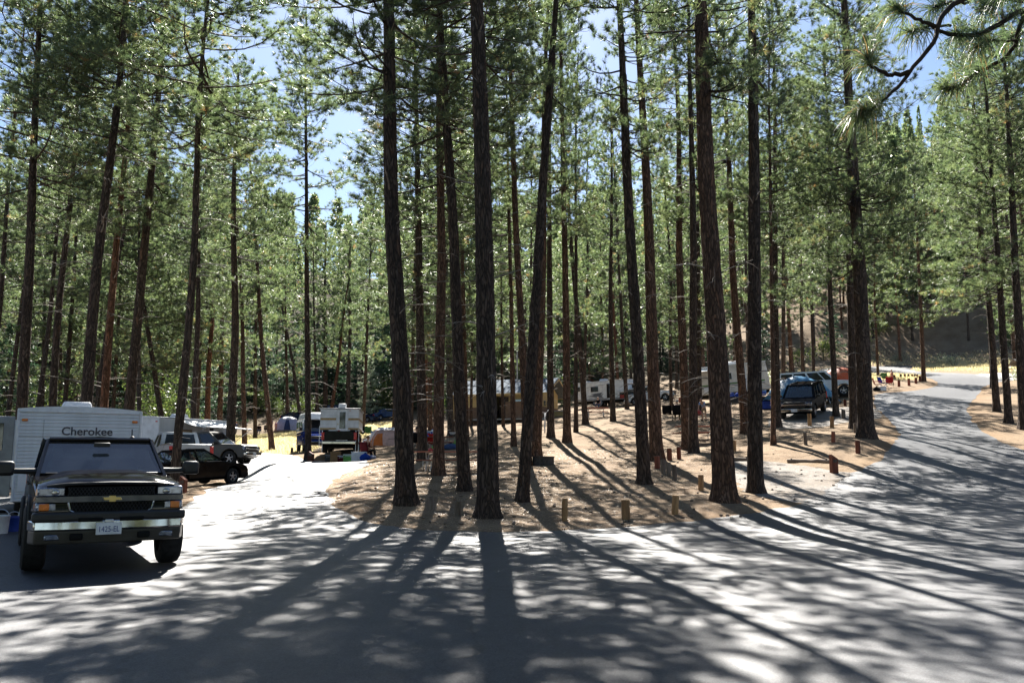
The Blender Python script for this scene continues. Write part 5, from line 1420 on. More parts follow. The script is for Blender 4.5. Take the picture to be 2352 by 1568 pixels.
    hb = MB().sphere((hd.x - .018, 0, hd.z + .052), (.098, .086, .098), 12, 8)
    hb.build('hair', hair, root, smooth=True)
    if hat: MB().lathe([(.17, .07), (.10, .085), (.095, .16), (.02, .175)], 16, Matrix.Translation((hd.x, 0, hd.z))).build('hat', hat, root, smooth=True)
    for s in (-1, 1):
        g = leg(s); MB().sphere((g[3].x - .05, g[3].y, .04), (.135, .05, .05), 10, 6).build('shoe', 'cloth_black', root, smooth=True)
    return root

# ---- camp furniture
def picnic_table(label, loc, rz, ln=2.4, mat='plank_red', group='picnic tables', slope=0.0):
    root = empty('picnic_table', loc, rz, label, 'picnic table', group); root.rotation_euler = (0, slope, rz)
    for y in (-.29, -.145, 0, .145, .29): part(root, 'tabletop_plank', mat, (0, y, .75), (ln, .135, .042), .006)
    for s in (-1, 1):
        for k in (0, 1): part(root, 'bench_plank', mat, (0, s * (.64 + k * .135), .44), (ln, .128, .042), .006)
    for x in (-ln * .30, ln * .30):
        MB().tube([(x, -.30, .72), (x, .30, .72)], .022, 8).build('crosspipe', 'galvanised', root, smooth=True)
        for s in (-1, 1):
            pts = [(x, s * .26, .72), (x, s * .12, .40), (x, s * .20, .12)] + [(x, s * (.20 + .16 * (1 - math.cos(a)) + .0), .12 - .085 * math.sin(a)) for a in np.linspace(.3, PI / 2, 4)]
            pts += [(x, s * .62, .035), (x, s * .74, .10), (x, s * .78, .24), (x, s * .76, .42)]
            MB().tube(pts, .022, 8).build('leg', 'galvanised', root, smooth=True)
        MB().tube([(x, -.70, .41), (x, .70, .41)], .018, 8).build('bench_support', 'galvanised', root, smooth=True)
    MB().tube([(-ln * .30, 0, .40), (0, 0, .70)], .016, 6).build('brace', 'galvanised', root, smooth=True)
    MB().tube([(ln * .30, 0, .40), (0, 0, .70)], .016, 6).build('brace', 'galvanised', root, smooth=True)
    return root
def camp_chair(label, loc, rz, mat, group=None, frame='plastic_black'):
    root = empty('camp_chair', loc, rz, label, 'camp chair', group)
    mb = MB(); v = []
    for i, x in enumerate(np.linspace(.26, -.22, 5)):
        for y in np.linspace(-.27, .27, 5): v.append((x, y, .44 - .05 * math.sin((i + .3) / 4.3 * PI) - .03 * math.cos(y / .27 * PI / 2)))
    f = [(i * 5 + j, i * 5 + j + 1, i * 5 + j + 6, i * 5 + j + 5) for i in range(4) for j in range(4)]
    o = mb.add(v, f).build('seat', mat, root, smooth=True); md = o.modifiers.new('t', 'SOLIDIFY'); md.thickness = .012
    v = [(-.22 - .16 * i / 4 + (-.03 * math.cos(y / .28 * PI / 2)), y, .42 + .50 * i / 4 + .03 * (abs(y) / .28 if i == 4 else 0)) for i in range(5) for y in np.linspace(-.28, .28, 5)]
    o = MB().add(v, f).build('backrest', mat, root, smooth=True); md = o.modifiers.new('t', 'SOLIDIFY'); md.thickness = .012
    for s in (-1, 1):
        MB().tube([(.28, s * .30, .01), (-.26, s * .28, .44), (-.40, s * .30, .94)], .011, 6).build('back_post', frame, root)
        MB().tube([(-.30, s * .30, .01), (.26, s * .29, .44), (.26, s * .30, .62)], .011, 6).build('leg', frame, root)
        part(root, 'armrest', mat, (-.02, s * .30, .63), (.56, .07, .025), .01)
    MB().tube([(.28, -.30, .02), (.27, .29, .42)], .010, 6).build('cross_leg', frame, root)
    MB().tube([(.28, .30, .02), (.27, -.29, .42)], .010, 6).build('cross_leg', frame, root)
    return root
def dome_tent(name, label, loc, rz, w, d, h, panels, fly=None, door=None, poles='tent_navy'):
    """dome of fabric panels between crossing poles; panels: materials round the dome"""
    root = empty(name, loc, rz, label, 'tent')
    n = len(panels); prof = [(math.cos(a), math.sin(a)) for a in np.linspace(0, PI / 2, 8)]
    def pt(az, i):
        c, s = prof[i]
        k = 1.0 / max(abs(math.cos(az)), abs(math.sin(az))) ** .55
        return (w / 2 * k * c ** .9 * math.cos(az), d / 2 * k * c ** .9 * math.sin(az), h * s ** .85)
    for k in range(n):
        a0, a1 = 2 * PI * k / n + PI / 4, 2 * PI * (k + 1) / n + PI / 4
        v = []; f = []
        for i in range(8):
            for j in range(5):
                az = a0 + (a1 - a0) * j / 4; p = Vector(pt(az, i)); sag = 1 - .05 * math.sin(j / 4 * PI) * math.sin(i / 7 * PI)
                v.append((p.x * sag, p.y * sag, p.z))
        f = [(i * 5 + j, i * 5 + j + 1, (i + 1) * 5 + j + 1, (i + 1) * 5 + j) for i in range(7) for j in range(4)]
        MB().add(v, f).build('panel', panels[k], root, smooth=True)
        MB().tube([tuple(Vector(pt(a0, i)) * 1.01) for i in range(8)], .014, 6).build('pole_sleeve', poles, root, smooth=True)
    if fly:
        v = []; f = []
        for i in range(4, 8):
            for j in range(25):
                az = 2 * PI * j / 24; p = Vector(pt(az, i)); v.append((p.x * 1.06, p.y * 1.06, p.z + .04))
        f = [(i * 25 + j, i * 25 + j + 1, (i + 1) * 25 + j + 1, (i + 1) * 25 + j) for i in range(3) for j in range(24)]
        MB().add(v, f).build('rainfly', fly, root, smooth=True)
    if door:
        az0, dm = door; v = []; f = []
        for i in range(6):
            for j in range(4):
                az = az0 + (j - 1.5) * .16 * (1 - .10 * i); p = Vector(pt(az, i)); v.append((p.x * 1.015, p.y * 1.015, p.z * .93 + .02))
        f = [(i * 4 + j, i * 4 + j + 1, (i + 1) * 4 + j + 1, (i + 1) * 4 + j) for i in range(5) for j in range(3)]
        MB().add(v, f).build('door', dm, root, smooth=True)
    return root
def post(x, ytop, ybase, wpx, mat, label, kind='flat', group='wooden bollards'):
    g = ground(x, ybase); sc = pxm(g); h = min(1.15, (ybase - ytop) / sc); r = wpx / sc / 2
    name = 'site_post' if kind == 'slant' else 'bollard'
    M = Matrix.Identity(4)
    n = 16
    if kind == 'slant':
        root = empty(name, g - np.array((0, 0, .05)), random.uniform(-.3, .3), label, 'post', group)
        MB().hexa([(-r, -r, 0), (r, -r, 0), (r, r, 0), (-r, r, 0)], [(-r, -r, h + .05), (r, -r, h - .9 * r + .0), (r, r, h - .9 * r), (-r, r, h + .05)]).build('shaft', mat, root, bevel=.012)
        part(root, 'number_plate', 'post_grey', (0, -r - .006, h * .72), (r * 1.2, .012, r * 1.0), .003)
        return root
    rr = np.random.default_rng(int(x * 7 + ybase))
    root = empty(name, g - np.array((0, 0, .05)), rr.uniform(0, 6.28), label, 'bollard', group)
    root.rotation_euler = (rr.normal() * .035, rr.normal() * .035, rr.uniform(0, 6))
    MB().lathe([(r * 1.0, 0), (r * 1.0, h * .5), (r * .98, h + .03), (r * .93, h + .05)], n).build('shaft', mat, root, smooth=True)
    MB().lathe([(r * .95, h + .046), (r * .9, h + .058), (.01, h + .064)], n).build('cap', 'post_grey' if mat != 'post_wood' else 'post_wood', root, smooth=True)
    return root

# ---------------------------------------------------------------- placing things
def hdg(dx, dy): return math.atan2(dy, dx)
def seat_at(X, Y, dx, dy, ln):
    n = math.hypot(dx, dy); ux, uy = dx / n, dy / n
    zf = float(hz(X + ux * ln / 2, Y + uy * ln / 2)); zr = float(hz(X - ux * ln / 2, Y - uy * ln / 2))
    return (X, Y, (zf + zr) / 2 + .005), math.atan2(uy, ux), -math.atan2(zf - zr, ln)
def gz(X, Y): return (X, Y, float(hz(X, Y)))
def pix(x, d):
    p = at(x, 1000, d); return p[0], d

# black pickup, lettered trailer
hero_pickup((-6.0, 12.55, .012), hdg(.51, -.86))
def lettered_trailer():
    hx, hy = .5, -.866; ln = 7.2; W = 2.42; zb, zt = .58, 2.55
    fc = (-9.5, 18.5); X, Y = fc[0] - hx * ln / 2, fc[1] - hy * ln / 2
    root = trailer('travel_trailer', 'white lapped-siding travel trailer with Cherokee lettering behind the black pickup', (X, Y, float(hz(*fc)) - .02), hdg(hx, hy), ln, W, zb, zt, 'trailer_white', round_=.03)
    h = ln / 2
    siding(root, (h + .001, -W / 2, 0), (h + .001, W / 2, 0), zb + .02, zt - .07, .0745, 'trailer_white', 1)
    siding(root, (-h + .03, -W / 2 - .001, 0), (h, -W / 2 - .001, 0), zb + .02, zt - .07, .0745, 'trailer_white', 1)
    for s in (-1, 1):
        part(root, 'corner_trim', 'plastic_white', (h, s * (W / 2 - .005), (zb + zt) / 2), (.07, .05, zt - zb), .012)
        part(root, 'marker_lamp', 'lamp_amber', (h + .028, s * 1.08, zt - .235), (.03, .115, .055), .015)
    part(root, 'drip_rail', 'plastic_white', (h - 0.0, 0, zt - .045), (.07, W + .02, .05), .015)
    part(root, 'seam', 'stripe_grey', (h + .02, -.72, 1.95), (.006, .008, .75), .001); part(root, 'seam', 'stripe_grey', (h + .02, -.30, 1.97), (.006, 1.75, .007), .001)
    ac_unit(root, h - 2.6, zt)
    part(root, 'roof_vent', 'plastic_white', (h - 4.6, .2, zt + .13), (.5, .5, .12), .04)
    Mt = Matrix.Translation((h + .021, .13, zt - .47)) @ Matrix.Rotation(PI / 2, 4, 'Z') @ Matrix.Rotation(PI / 2, 4, 'X')
    text_mesh('lettering', 'Cherokee', .25, 'print_dark', root, Mt, .003, off=.004)
    part(root, 'storage_door', 'trailer_white', (h + .024, -.95, 1.0), (.012, .36, .40), .01)
    # tongue, jack and propane cover
    MB().tube([(h - .3, -.7, .50), (h + 1.15, 0, .50)], .05, 6).build('tongue', 'under_black', root); MB().tube([(h - .3, .7, .50), (h + 1.15, 0, .50)], .05, 6).build('tongue', 'under_black', root)
    MB().tube([(h + .75, 0, .02), (h + .75, 0, .95)], .035, 8).build('jack', 'aluminium', root, smooth=True)
    MB().sphere((h + .42, 0, .78), (.26, .36, .28), 14, 8).build('propane_cover', 'plastic_white', root, smooth=True)
    for s in (-1, 1): MB().tube([(h - .35, s * 1.0, .5), (h - .1, s * 1.1, .03)], .03, 6).build('stabiliser', 'aluminium', root)
    # opened entry door on the left side of the picture, slide-out box behind it
    d = part(root, 'entry_door', 'trailer_grey', (h - 1.25, -W / 2 - .40, 1.55), (.05, .68, 1.78), .02, label='opened grey-green entry door seen edge to edge')
    part(d, 'door_window', 'glass_solid', (h - 1.222, -W / 2 - .40, 1.98), (.012, .26, .62), .02)
    part(d, 'handle', 'plastic_black', (h - 1.21, -W / 2 - .66, 1.45), (.03, .05, .12), .01)
    sl = part(root, 'slide_out', 'trailer_white', (-.9, -W / 2 - .30, 1.62), (3.0, .62, 1.62), .03)
    siding(sl, (.62, -W / 2 - .61, 0), (.62, -W / 2 - .02, 0), .84, 2.38, .0745, 'trailer_white', 1)
    MB().tube([(h - .9, -W / 2 - .3, .02), (h - 1.5, -W / 2 - .3, .62)], .02, 6).build('step_rail', 'aluminium', root)
    st = part(root, 'entry_step', 'under_black', (h - 1.7, -W / 2 - .28, .32), (.5, .36, .05), .01)
lettered_trailer()
(X, Y), d = pix(20, 17.0), 0
for (px, dd, mat, s, lab, nm) in ((18, 17.2, 'plastic_white', .36, 'white bucket under the open door of the lettered trailer', 'bucket'), (48, 17.6, 'plastic_blue', .30, 'dark blue water jug beside the lettered trailer\'s step', 'water_jug')):
    X, Y = pix(px, dd)
    b = empty(nm, gz(X, Y), 0, lab, nm.split('_')[-1])
    MB().lathe([(s * .40, .01), (s * .46, s), (s * .48, s + .01), (s * .48, s - .02), (s * .44, s - .02), (s * .38, .03)], 18, closed=True).build('shell', mat, b, smooth=True)
    MB().lathe([(.005, .02), (s * .4, .02)], 18).build('base', mat, b)
    MB().tube([(s * .45 * math.cos(a), 0, s + s * .35 * math.sin(a)) for a in np.linspace(0, PI, 9)], .008, 5).build('handle', 'aluminium', b)

# black sedan and the trucks behind it
g1, g2 = ground(413, 1127), ground(518, 1109)
c = (g1 + g2) / 2; dv = g2 - g1
X, Y = pix(446, 32.2); l, rz, sl = seat_at(X, Y, .47, .88, 2.7)
car('sedan', 'glossy black sedan parked on the left behind the black pickup', 'car', None, l, rz, 'paint_black', 'sedan', slope=sl).scale = (.94, .97, .97)
l, rz, sl = seat_at(*pix(408, 40.5), -.56, .83, 3.6); car('pickup_truck', 'silver white pickup seen over its bed behind the black sedan', 'pickup truck', None, l, rz, 'paint_silver', 'pickup', glassm='glass_solid', slope=sl, trim='chrome')
l, rz, sl = seat_at(*pix(474, 46), .93, -.12, 3.6); car('pickup_truck', 'taupe crew-cab pickup facing right behind the silver pickup', 'pickup truck', None, l, rz, 'paint_taupe', 'pickup', glassm='glass_solid', slope=sl)
def second_trailer():
    hx, hy = -.35, -.93; X, Y = pix(330, 48); X -= hx * 3; Y -= hy * 3
    root = trailer('travel_trailer', 'white trailer with rooftop air conditioner and open awning behind the lettered trailer', (X, Y, float(hz(X, Y))), hdg(hx, hy), 6.2, 2.4, .55, 2.6, 'trailer_white')
    ac_unit(root, .3, 2.6); siding(root, (3.1, 1.201, 0), (-3.1, 1.201, 0), .6, 2.5, .12, 'trailer_white', 1)
    part(root, 'marker_lamp', 'lamp_red', (3.12, 1.0, 2.35), (.03, .14, .06), .01)
    rv_door(root, -1.2, 1.2, .65, 1.75, 1); rv_window(root, .9, 1.21, 1.7, .8, .5, 1)
    awning(root, -2.4, 1.6, 1.2, 2.5, 2.0, 1, .45)
second_trailer()
dome_tent('dome_tent', 'small purple grey dome tent beyond the taupe pickup', gz(*pix(487, 72)), .4, 2.6, 2.4, 1.5, ['tent_lavender', 'cloth_maroon', 'tent_lavender', 'tent_navy'])

# truck camper, its pickup and the things round it
def truck_camper():
    hx, hy = -.13, .99; X0, Y0 = pix(779, 46.5)
    l, rz, sl = seat_at(X0 + hx * 2.9, Y0 + hy * 2.9, hx, hy, 3.6)
    car('pickup_truck', 'dark pickup carrying the white and tan slide-in camper', 'pickup truck', None, l, rz, 'paint_black', 'pickup', glassm='glass_solid', slope=0)
    root = empty('truck_camper', (X0 + hx * 1.9, Y0 + hy * 1.9, l[2]), rz, 'white slide-in truck camper with two tan stripes and narrow rear door', 'camper')
    x0 = -1.9; W = 2.1
    MB().hexa([(x0, -W / 2, 1.27), (2.6, -W / 2, 1.27), (2.6, W / 2, 1.27), (x0, W / 2, 1.27)], [(x0, -W / 2, 2.42), (2.75, -W / 2, 2.42), (2.75, W / 2, 2.42), (x0, W / 2, 2.42)]).build('upper_body', 'trailer_white', root, bevel=.02)
    part(root, 'lower_body', 'trailer_white', (x0 + .55, 0, .96), (1.1, 1.16, .62), .01)
    part(root, 'roof', 'trailer_grey', (.42, 0, 2.445), (4.75, W + .14, .05), .015)
    for z, h in ((1.86, .12), (1.33, .09)):
        for (a, b) in ((-W / 2, -.47), (.18, W / 2)): part(root, 'stripe', 'stripe_tan', (x0 - .008, (a + b) / 2, z), (.014, b - a - .01, h), .002)
        part(root, 'stripe', 'stripe_tan', (.3, -W / 2 - .006, z), (4.3, .012, h), .002)
    for k in range(6):
        z = 1.42 + k * .16
        for (a, b) in ((-W / 2, -.47), (.18, W / 2)): part(root, 'siding_seam', 'stripe_grey', (x0 - .006, (a + b) / 2, z), (.008, b - a - .02, .006), .001)
    dr = part(root, 'door', 'trailer_white', (x0 - .015, -.15 + .0, 1.52), (.03, .58, 1.66), .01)
    for (y, z, w, h) in ((-.45, 1.52, .03, 1.7), (.15, 1.52, .03, 1.7), (-.15, 2.36, .62, .03), (-.15, .69, .62, .03)): part(dr, 'door_frame', 'aluminium', (x0 - .03, y, z), (.02, w, h), .003)
    part(dr, 'door_window', 'glass_solid', (x0 - .034, -.16, 1.80), (.014, .32, .92), .01)
    part(dr, 'handle', 'gold_badge', (x0 - .05, .08, 1.58), (.04, .05, .08), .01); part(dr, 'sticker', 'plastic_red', (x0 - .034, .02, 1.22), (.004, .14, .05), .001)
    part(root, 'marker_lamp', 'lamp_amber', (x0 - .015, -.56, 2.33), (.03, .07, .03), .008)
    part(root, 'roof_vent', 'plastic_white', (x0 + .35, -.12, 2.60), (.42, .40, .26), .03)
    for s in (-1, 1):
        for dy in (0, .16): MB().tube([(x0 + .02, s * (W / 2 + .02) - s * dy, .02), (x0 + .02, s * (W / 2 + .02) - s * dy, 1.5)], .016, 6).build('jack_leg', 'aluminium', root)
    for k in range(4): MB().tube([(x0 + .02, W / 2 + .02, .25 + k * .28), (x0 + .02, W / 2 - .14, .25 + k * .28)], .010, 5).build('ladder_rung', 'aluminium', root)
    return root
truck_camper()
def crate(name, label, px, d, size, mat, lid=None, rz=0, cat=None, dz=0.0, group=None):
    X, Y = pix(px, d); p = gz(X, Y)
    root = empty(name, (p[0], p[1], p[2] + dz), rz, label, cat or name.split('_')[-1], group)
    w, dp, h = size
    part(root, 'tub', mat, (0, 0, h * .46), (w, dp, h * .92), .03)
    part(root, 'lid', lid or mat, (0, 0, h * .95), (w * 1.05, dp * 1.05, h * .12), .02)
    MB().tube([(-w * .3, -dp / 2 - .02, h * .6), (-w * .3, -dp / 2 - .05, h * .75), (w * .3, -dp / 2 - .05, h * .75), (w * .3, -dp / 2 - .02, h * .6)], .012, 5).build('handle', lid or mat, root)
    return root
crate('step_box', 'brown wooden step box below the slide-in camper\'s door', 772, 45.6, (.5, .45, .55), 'cardboard', cat='box')
crate('tool_box', 'black tool box left of the camper step', 759, 45.8, (.45, .35, .35), 'plastic_black', 'stripe_grey', cat='box')
crate('cooler', 'maroon cooler with white lid right of the camper step', 789, 45.4, (.5, .36, .34), 'cloth_maroon', 'plastic_white')
crate('storage_tub', 'bright green storage tub beside the maroon cooler', 802, 45.2, (.5, .4, .40), 'plastic_green', 'plastic_white', cat='tub')
crate('cooler', 'large pale cooler beside the woman in maroon', 826, 44.6, (.75, .45, .50), 'plastic_white')
def bag(name, label, px, d, size, mat, cat='bag', group=None, dz=0):
    X, Y = pix(px, d); p = gz(X, Y); root = empty(name, (p[0], p[1], p[2] + dz), random.uniform(0, 3), label, cat, group)
    w, dp, h = size; r = np.random.default_rng(int(px)); v = []; n, m = 12, 7
    prof = [(.75, 0), (1, .18), (1.02, .45), (.85, .72), (.45, .92), (.16, 1.0), (.2, 1.08)]
    for (q, z) in prof:
        for k in range(n):
            a = 2 * PI * k / n; j = 1 + r.normal() * .06; v.append((w / 2 * q * j * math.cos(a), dp / 2 * q * j * math.sin(a), h * z))
    f = [(i * n + k, i * n + (k + 1) % n, (i + 1) * n + (k + 1) % n, (i + 1) * n + k) for i in range(m - 1) for k in range(n)] + [tuple(range(n - 1, -1, -1)), tuple((m - 1) * n + k for k in range(n))]
    MB().add(v, f).build('sack', mat, root, smooth=True)
    MB().tube([(w * .10 * math.cos(a), 0, h * (1.0 + .12 * math.sin(a))) for a in np.linspace(0, PI, 7)], .01, 5).build('strap', 'cloth_black', root)
    return root
bag('duffel_bag', 'blue bag lying in front of the pale cooler by the camper', 840, 44.2, (.8, .5, .38), 'cloth_blue')
bag('duffel_bag', 'lavender bag on the ground right of the woman in maroon', 856, 44.6, (.5, .4, .2), 'tent_lavender')
p = gz(*pix(845, 45)); camp_chair('maroon camp chair under the woman beside the truck camper', p, hdg(.5, .85), 'cloth_maroon')
person('woman in a dark maroon top sitting beside the truck camper', p, hdg(.5, .85), 'sit', 'cloth_maroon', 'cloth_black', 'hair_brown', sleeves=-.2)
def camper_van():
    hx, hy = .35, -.93; X, Y = pix(724, 55)
    l, rz, sl = seat_at(X, Y, hx, hy, 3.6)
    root = empty('camper_van', l, rz, 'white high-roofed camper van with dark blue lower body beside the truck camper', 'camper van')
    top = [(-2.5, .45), (-2.55, .8), (-2.5, 1.25), (1.5, 1.25), (2.35, 1.02), (2.5, .85), (2.5, .5), (2.3, .4)]
    MB().prism(outline(top, 1.65, -1.5, .42, .43, .36), -.98, .98, lambda x, z: 1 - .07 * (abs(x) / 2.5) ** 8).build('body', 'paint_blue_bright', root, bevel=.05, seg=3)
    MB().hexa([(-2.5, -.96, 1.26), (1.15, -.96, 1.26), (1.15, .96, 1.26), (-2.5, .96, 1.26)], [(-2.42, -.90, 2.15), (.55, -.84, 2.05), (.55, .84, 2.05), (-2.42, .90, 2.15)]).build('upper_body', 'paint_white', root, bevel=.08, seg=3)
    MB().hexa([(-2.4, -.88, 2.1), (1.2, -.84, 2.02), (1.2, .84, 2.02), (-2.4, .88, 2.1)], [(-2.3, -.76, 2.55), (.7, -.72, 2.5), (.7, .72, 2.5), (-2.3, .76, 2.55)]).build('high_roof', 'paint_white', root, bevel=.10, seg=3)
    MB().hexa([(1.12, -.88, 1.26), (1.5, -.88, 1.25), (1.5, .88, 1.25), (1.12, .88, 1.26)], [(.5, -.80, 2.02), (.62, -.80, 2.02), (.62, .80, 2.02), (.5, .80, 2.02)]).build('windshield', 'glass_solid', root, bevel=.02)
    for s in (-1, 1):
        rv_window(root, -1.7, s * .945, 1.72, .9, .42, s); rv_window(root, .4, s * .935, 1.66, .8, .48, s); rv_window(root, -.6, s * .945, 1.72, .8, .42, s)
        part(root, 'stripe', 'stripe_grey', (-.7, s * .972, 1.33), (3.4, .02, .07), .004); part(root, 'stripe', 'stripe_tan', (-.9, s * .99, 1.08), (3.0, .02, .06), .004)
        part(root, 'headlight', 'lamp_clear', (2.48, s * .72, .86), (.06, .3, .16), .02); part(root, 'mirror', 'plastic_black', (1.2, s * 1.06, 1.42), (.12, .2, .26), .03)
        for x in (1.65, -1.5): wheel(root, x, s * .86, .35, .22)
    part(root, 'grille', 'plastic_black', (2.5, 0, .84), (.06, 1.1, .2), .02); part(root, 'front_bumper', 'chrome', (2.55, 0, .52), (.16, 1.86, .18), .04)
camper_van()

# left field: tent, people, far cars
dome_tent('dome_tent', 'blue and white family dome tent at the far edge of the dry grass', gz(*pix(660, 108)), .25, 3.3, 3.0, 1.75, ['tent_lavender', 'tent_white', 'tent_lavender', 'tent_navy'], fly='tent_white', door=(-1.6, 'tent_navy'))
person('man in a white shirt and dark vest standing with folded arms on the field', gz(*pix(562, 103)), hdg(.2, -1), 'fold', 'cloth_white', 'cloth_denim', 'hair_grey')
CG = 'people and chairs by the far tent'
for (px, dd, sh, pn, hr, ch, who) in ((594, 105, 'cloth_black', 'cloth_denim', 'hair_dark', 'cloth_black', 'dark-clothed'), (611, 106, 'cloth_khaki', 'cloth_black', 'hair_brown', 'cloth_denim', 'khaki-shirted')):
    p = gz(*pix(px, dd)); camp_chair(f'camp chair under the {who} person near the far tent', p, hdg(.3, -1), ch, CG)
    person(f'{who} person sitting in a camp chair near the far tent', p, hdg(.3, -1), 'sit', sh, pn, hr, CG)
person('child in a pink skirt standing by the far tent', gz(*pix(633, 106)), hdg(-.5, -.8), 'stand', 'cloth_pink', 'cloth_pink', 'hair_brown', CG, .85, shorts=True)
person('person in dark purple standing behind the pink-skirted child', gz(*pix(624, 107.5)), hdg(-.9, -.3), 'stand', 'cloth_purple', 'cloth_black', 'hair_dark', CG, .95)
person('person in dark blue at the left end of the dry field', gz(*pix(541, 102)), hdg(1, 0), 'stand', 'cloth_denim', 'cloth_black', 'hair_dark', CG)
FC = 'cars parked along the far edge of the field'
l, rz, sl = seat_at(*pix(784, 119), .95, .2, 3); car('parked_suv', 'navy SUV whose roof shows above the slide-in camper', 'car', FC, l, rz, 'paint_navy', 'suv', glassm='glass_solid', slope=sl)
l, rz, sl = seat_at(*pix(832, 114), .88, -.4, 3); car('parked_car', 'dark navy coupe right of the slide-in camper, on the far edge of the field', 'car', FC, l, rz, 'paint_navy', 'sedan', glassm='glass_solid', slope=sl)
l, rz, sl = seat_at(*pix(890, 117), .84, .46, 3); car('parked_car', 'slate blue sedan on the far edge of the field beside the thick left island pine', 'car', FC, l, rz, 'paint_blue', 'sedan', glassm='glass_solid', slope=sl)
l, rz, sl = seat_at(*pix(682, 114), .9, -.3, 3); car('parked_car', 'dark car half hidden behind the blue and white tent', 'car', FC, l, rz, 'paint_navy', 'sedan', glassm='glass_solid', slope=sl)

# orange tent site
dome_tent('dome_tent', 'white tent with orange pole sleeves and trim left of the thick island pine', gz(*pix(893, 62)), .35, 3.4, 2.6, 1.35, ['tent_peach', 'tent_white', 'tent_peach', 'tent_orange'], fly='tent_white', door=(-2.2, 'tent_orange'), poles='tent_orange')
for (px, dd, mat, rzv, lab) in ((865, 68, 'cloth_blue', 2.6, 'bright blue camp chair above the orange-trimmed tent'), (857, 65, 'cloth_teal', 2.0, 'teal camp chair nearest the orange-trimmed tent'), (847, 70, 'cloth_green', -1.2, 'green and white camp chair left of the blue one'), (834, 72, 'cloth_black', -1.6, 'black camp chair just right of the slide-in camper')):
    camp_chair(lab, gz(*pix(px, dd)), rzv, mat, 'chairs round the orange-trimmed tent')
bag('sleeping_bag', 'maroon sleeping bag heap left of the orange-trimmed tent', 846, 63, (1.5, .9, .35), 'cloth_maroon', 'bedding')
bag('sleeping_bag', 'white sleeping bag heap left of the orange-trimmed tent', 850, 64, (1.3, .9, .5), 'cloth_white', 'bedding')

# campers at the laid table behind the front picnic table
g = ground(1000, 1034); tz = picnic_table('picnic table laid with a cooler and jug behind the reddish island pine', (g[0], g[1], g[2]), .25, 1.9)
crate('cooler', 'deep blue cooler standing on the laid picnic table', 983, g[1], (.55, .36, .34), 'plastic_blue', 'plastic_white', dz=.775)
def jug(label, px, d, h, mat, dz):
    X, Y = pix(px, d); p = gz(X, Y); root = empty('water_jug', (p[0], p[1], p[2] + dz), 0, label, 'jug')
    MB().lathe([(h * .30, 0), (h * .32, h * .1), (h * .32, h * .8), (h * .2, h * .92)], 16).build('tank', mat, root, smooth=True); MB().lathe([(h * .18, h * .9), (h * .18, h), (.01, h * 1.02)], 12).build('cap', 'plastic_blue', root, smooth=True)
jug('white water jug beside the blue cooler on the laid table', 995, g[1], .42, 'plastic_white', .775)
p = gz(*pix(957, 49)); camp_chair('black camp chair under the person in the pale blue shirt', p, 1.9, 'cloth_black')
person('person in a pale blue shirt and black shorts sitting left of the laid table', p, 1.9, 'sit', 'cloth_lightblue', 'cloth_black', 'hair_dark', shorts=True)
camp_chair('red camp chair between the reddish pine and the laid table', gz(*pix(996, 47.5)), 1.4, 'cloth_red')
bag('stuff_sack', 'green sack beside the red camp chair', 1000, 46.5, (.4, .4, .38), 'plastic_green')
bag('stuff_sack', 'red sack on the ground below the red camp chair', 990, 46, (.6, .5, .22), 'plastic_red')
bag('duffel_bag', 'navy and grey bag on the ground left of the leaning island pine', 1036, 46.5, (1.0, .6, .32), 'cloth_denim')
def folding_table(label, loc, rz, w, dp, h, mat, skirt=None):
    root = empty('folding_table', loc, rz, label, 'table')
    part(root, 'tabletop', mat, (0, 0, h), (w, dp, .035), .008)
    for sx in (-1, 1):
        for sy in (-1, 1): MB().tube([(sx * (w / 2 - .08), sy * (dp / 2 - .06), h), (sx * (w / 2 - .08), sy * (dp / 2 - .06), 0)], .014, 6).build('leg', 'aluminium', root)
    if skirt: part(root, 'tablecloth_front', skirt, (0, -dp / 2 - .006, h - .18), (w * 1.01, .012, .40), .004); part(root, 'tablecloth_side', skirt, (w / 2 + .006, 0, h - .18), (.012, dp, .40), .004)
    return root
X, Y = pix(1044, 48); folding_table('dark camp kitchen table with a white bowl left of the leaning island pine', gz(X, Y), .1, .9, .5, .72, 'plastic_black')
b = empty('bowl', (X - .12, Y, gz(X, Y)[2] + .738), 0, 'white bowl on the dark camp kitchen table', 'bowl')
MB().lathe([(.08, 0), (.16, .06), (.2, .14), (.19, .14), (.14, .06), (.06, .015)], 18, closed=True).build('bowl_shell', 'plastic_white', b, smooth=True)
bag('stuff_sack', 'green sack hanging below the dark camp kitchen table', 1047, 47.4, (.34, .34, .45), 'plastic_green')

# picnic tables, fire ring, logs, posts
g = ground(1030, 1086); picnic_table('red-brown plank picnic table on galvanised pipe frame at the front left of the island', (g[0] - .1, g[1] + .3, float(hz(g[0], g[1] + .3))), -.10, 2.45)
g = ground(1606, 1014); picnic_table('pale plank picnic table behind the pair of pines on the right of the island', (g[0], g[1], g[2]), .05, 2.2)
g = ground(1369, 959); picnic_table('small far picnic table below the white travel trailer', (g[0], g[1], g[2]), -.15, 1.9)
def fire_ring():
    g = ground(1248, 1066); root = empty('fire_ring', g, .3, 'round black steel fire ring on the island', 'fire ring')
    MB().lathe([(.42, -.04), (.42, .30), (.45, .31), (.45, .28), (.40, .29), (.40, -.04)], 32, closed=True).build('ring', 'steel_rust', root, smooth=True)
    for k in range(9): MB().tube([(-.38 + k * .05, -.30, .305), (-.38 + k * .05, .30, .305)], .007, 5).build('grate_bar', 'steel_rust', root)
    MB().lathe([(.005, .05), (.40, .03)], 20).build('ash_bed', 'stripe_dark', root)
fire_ring()
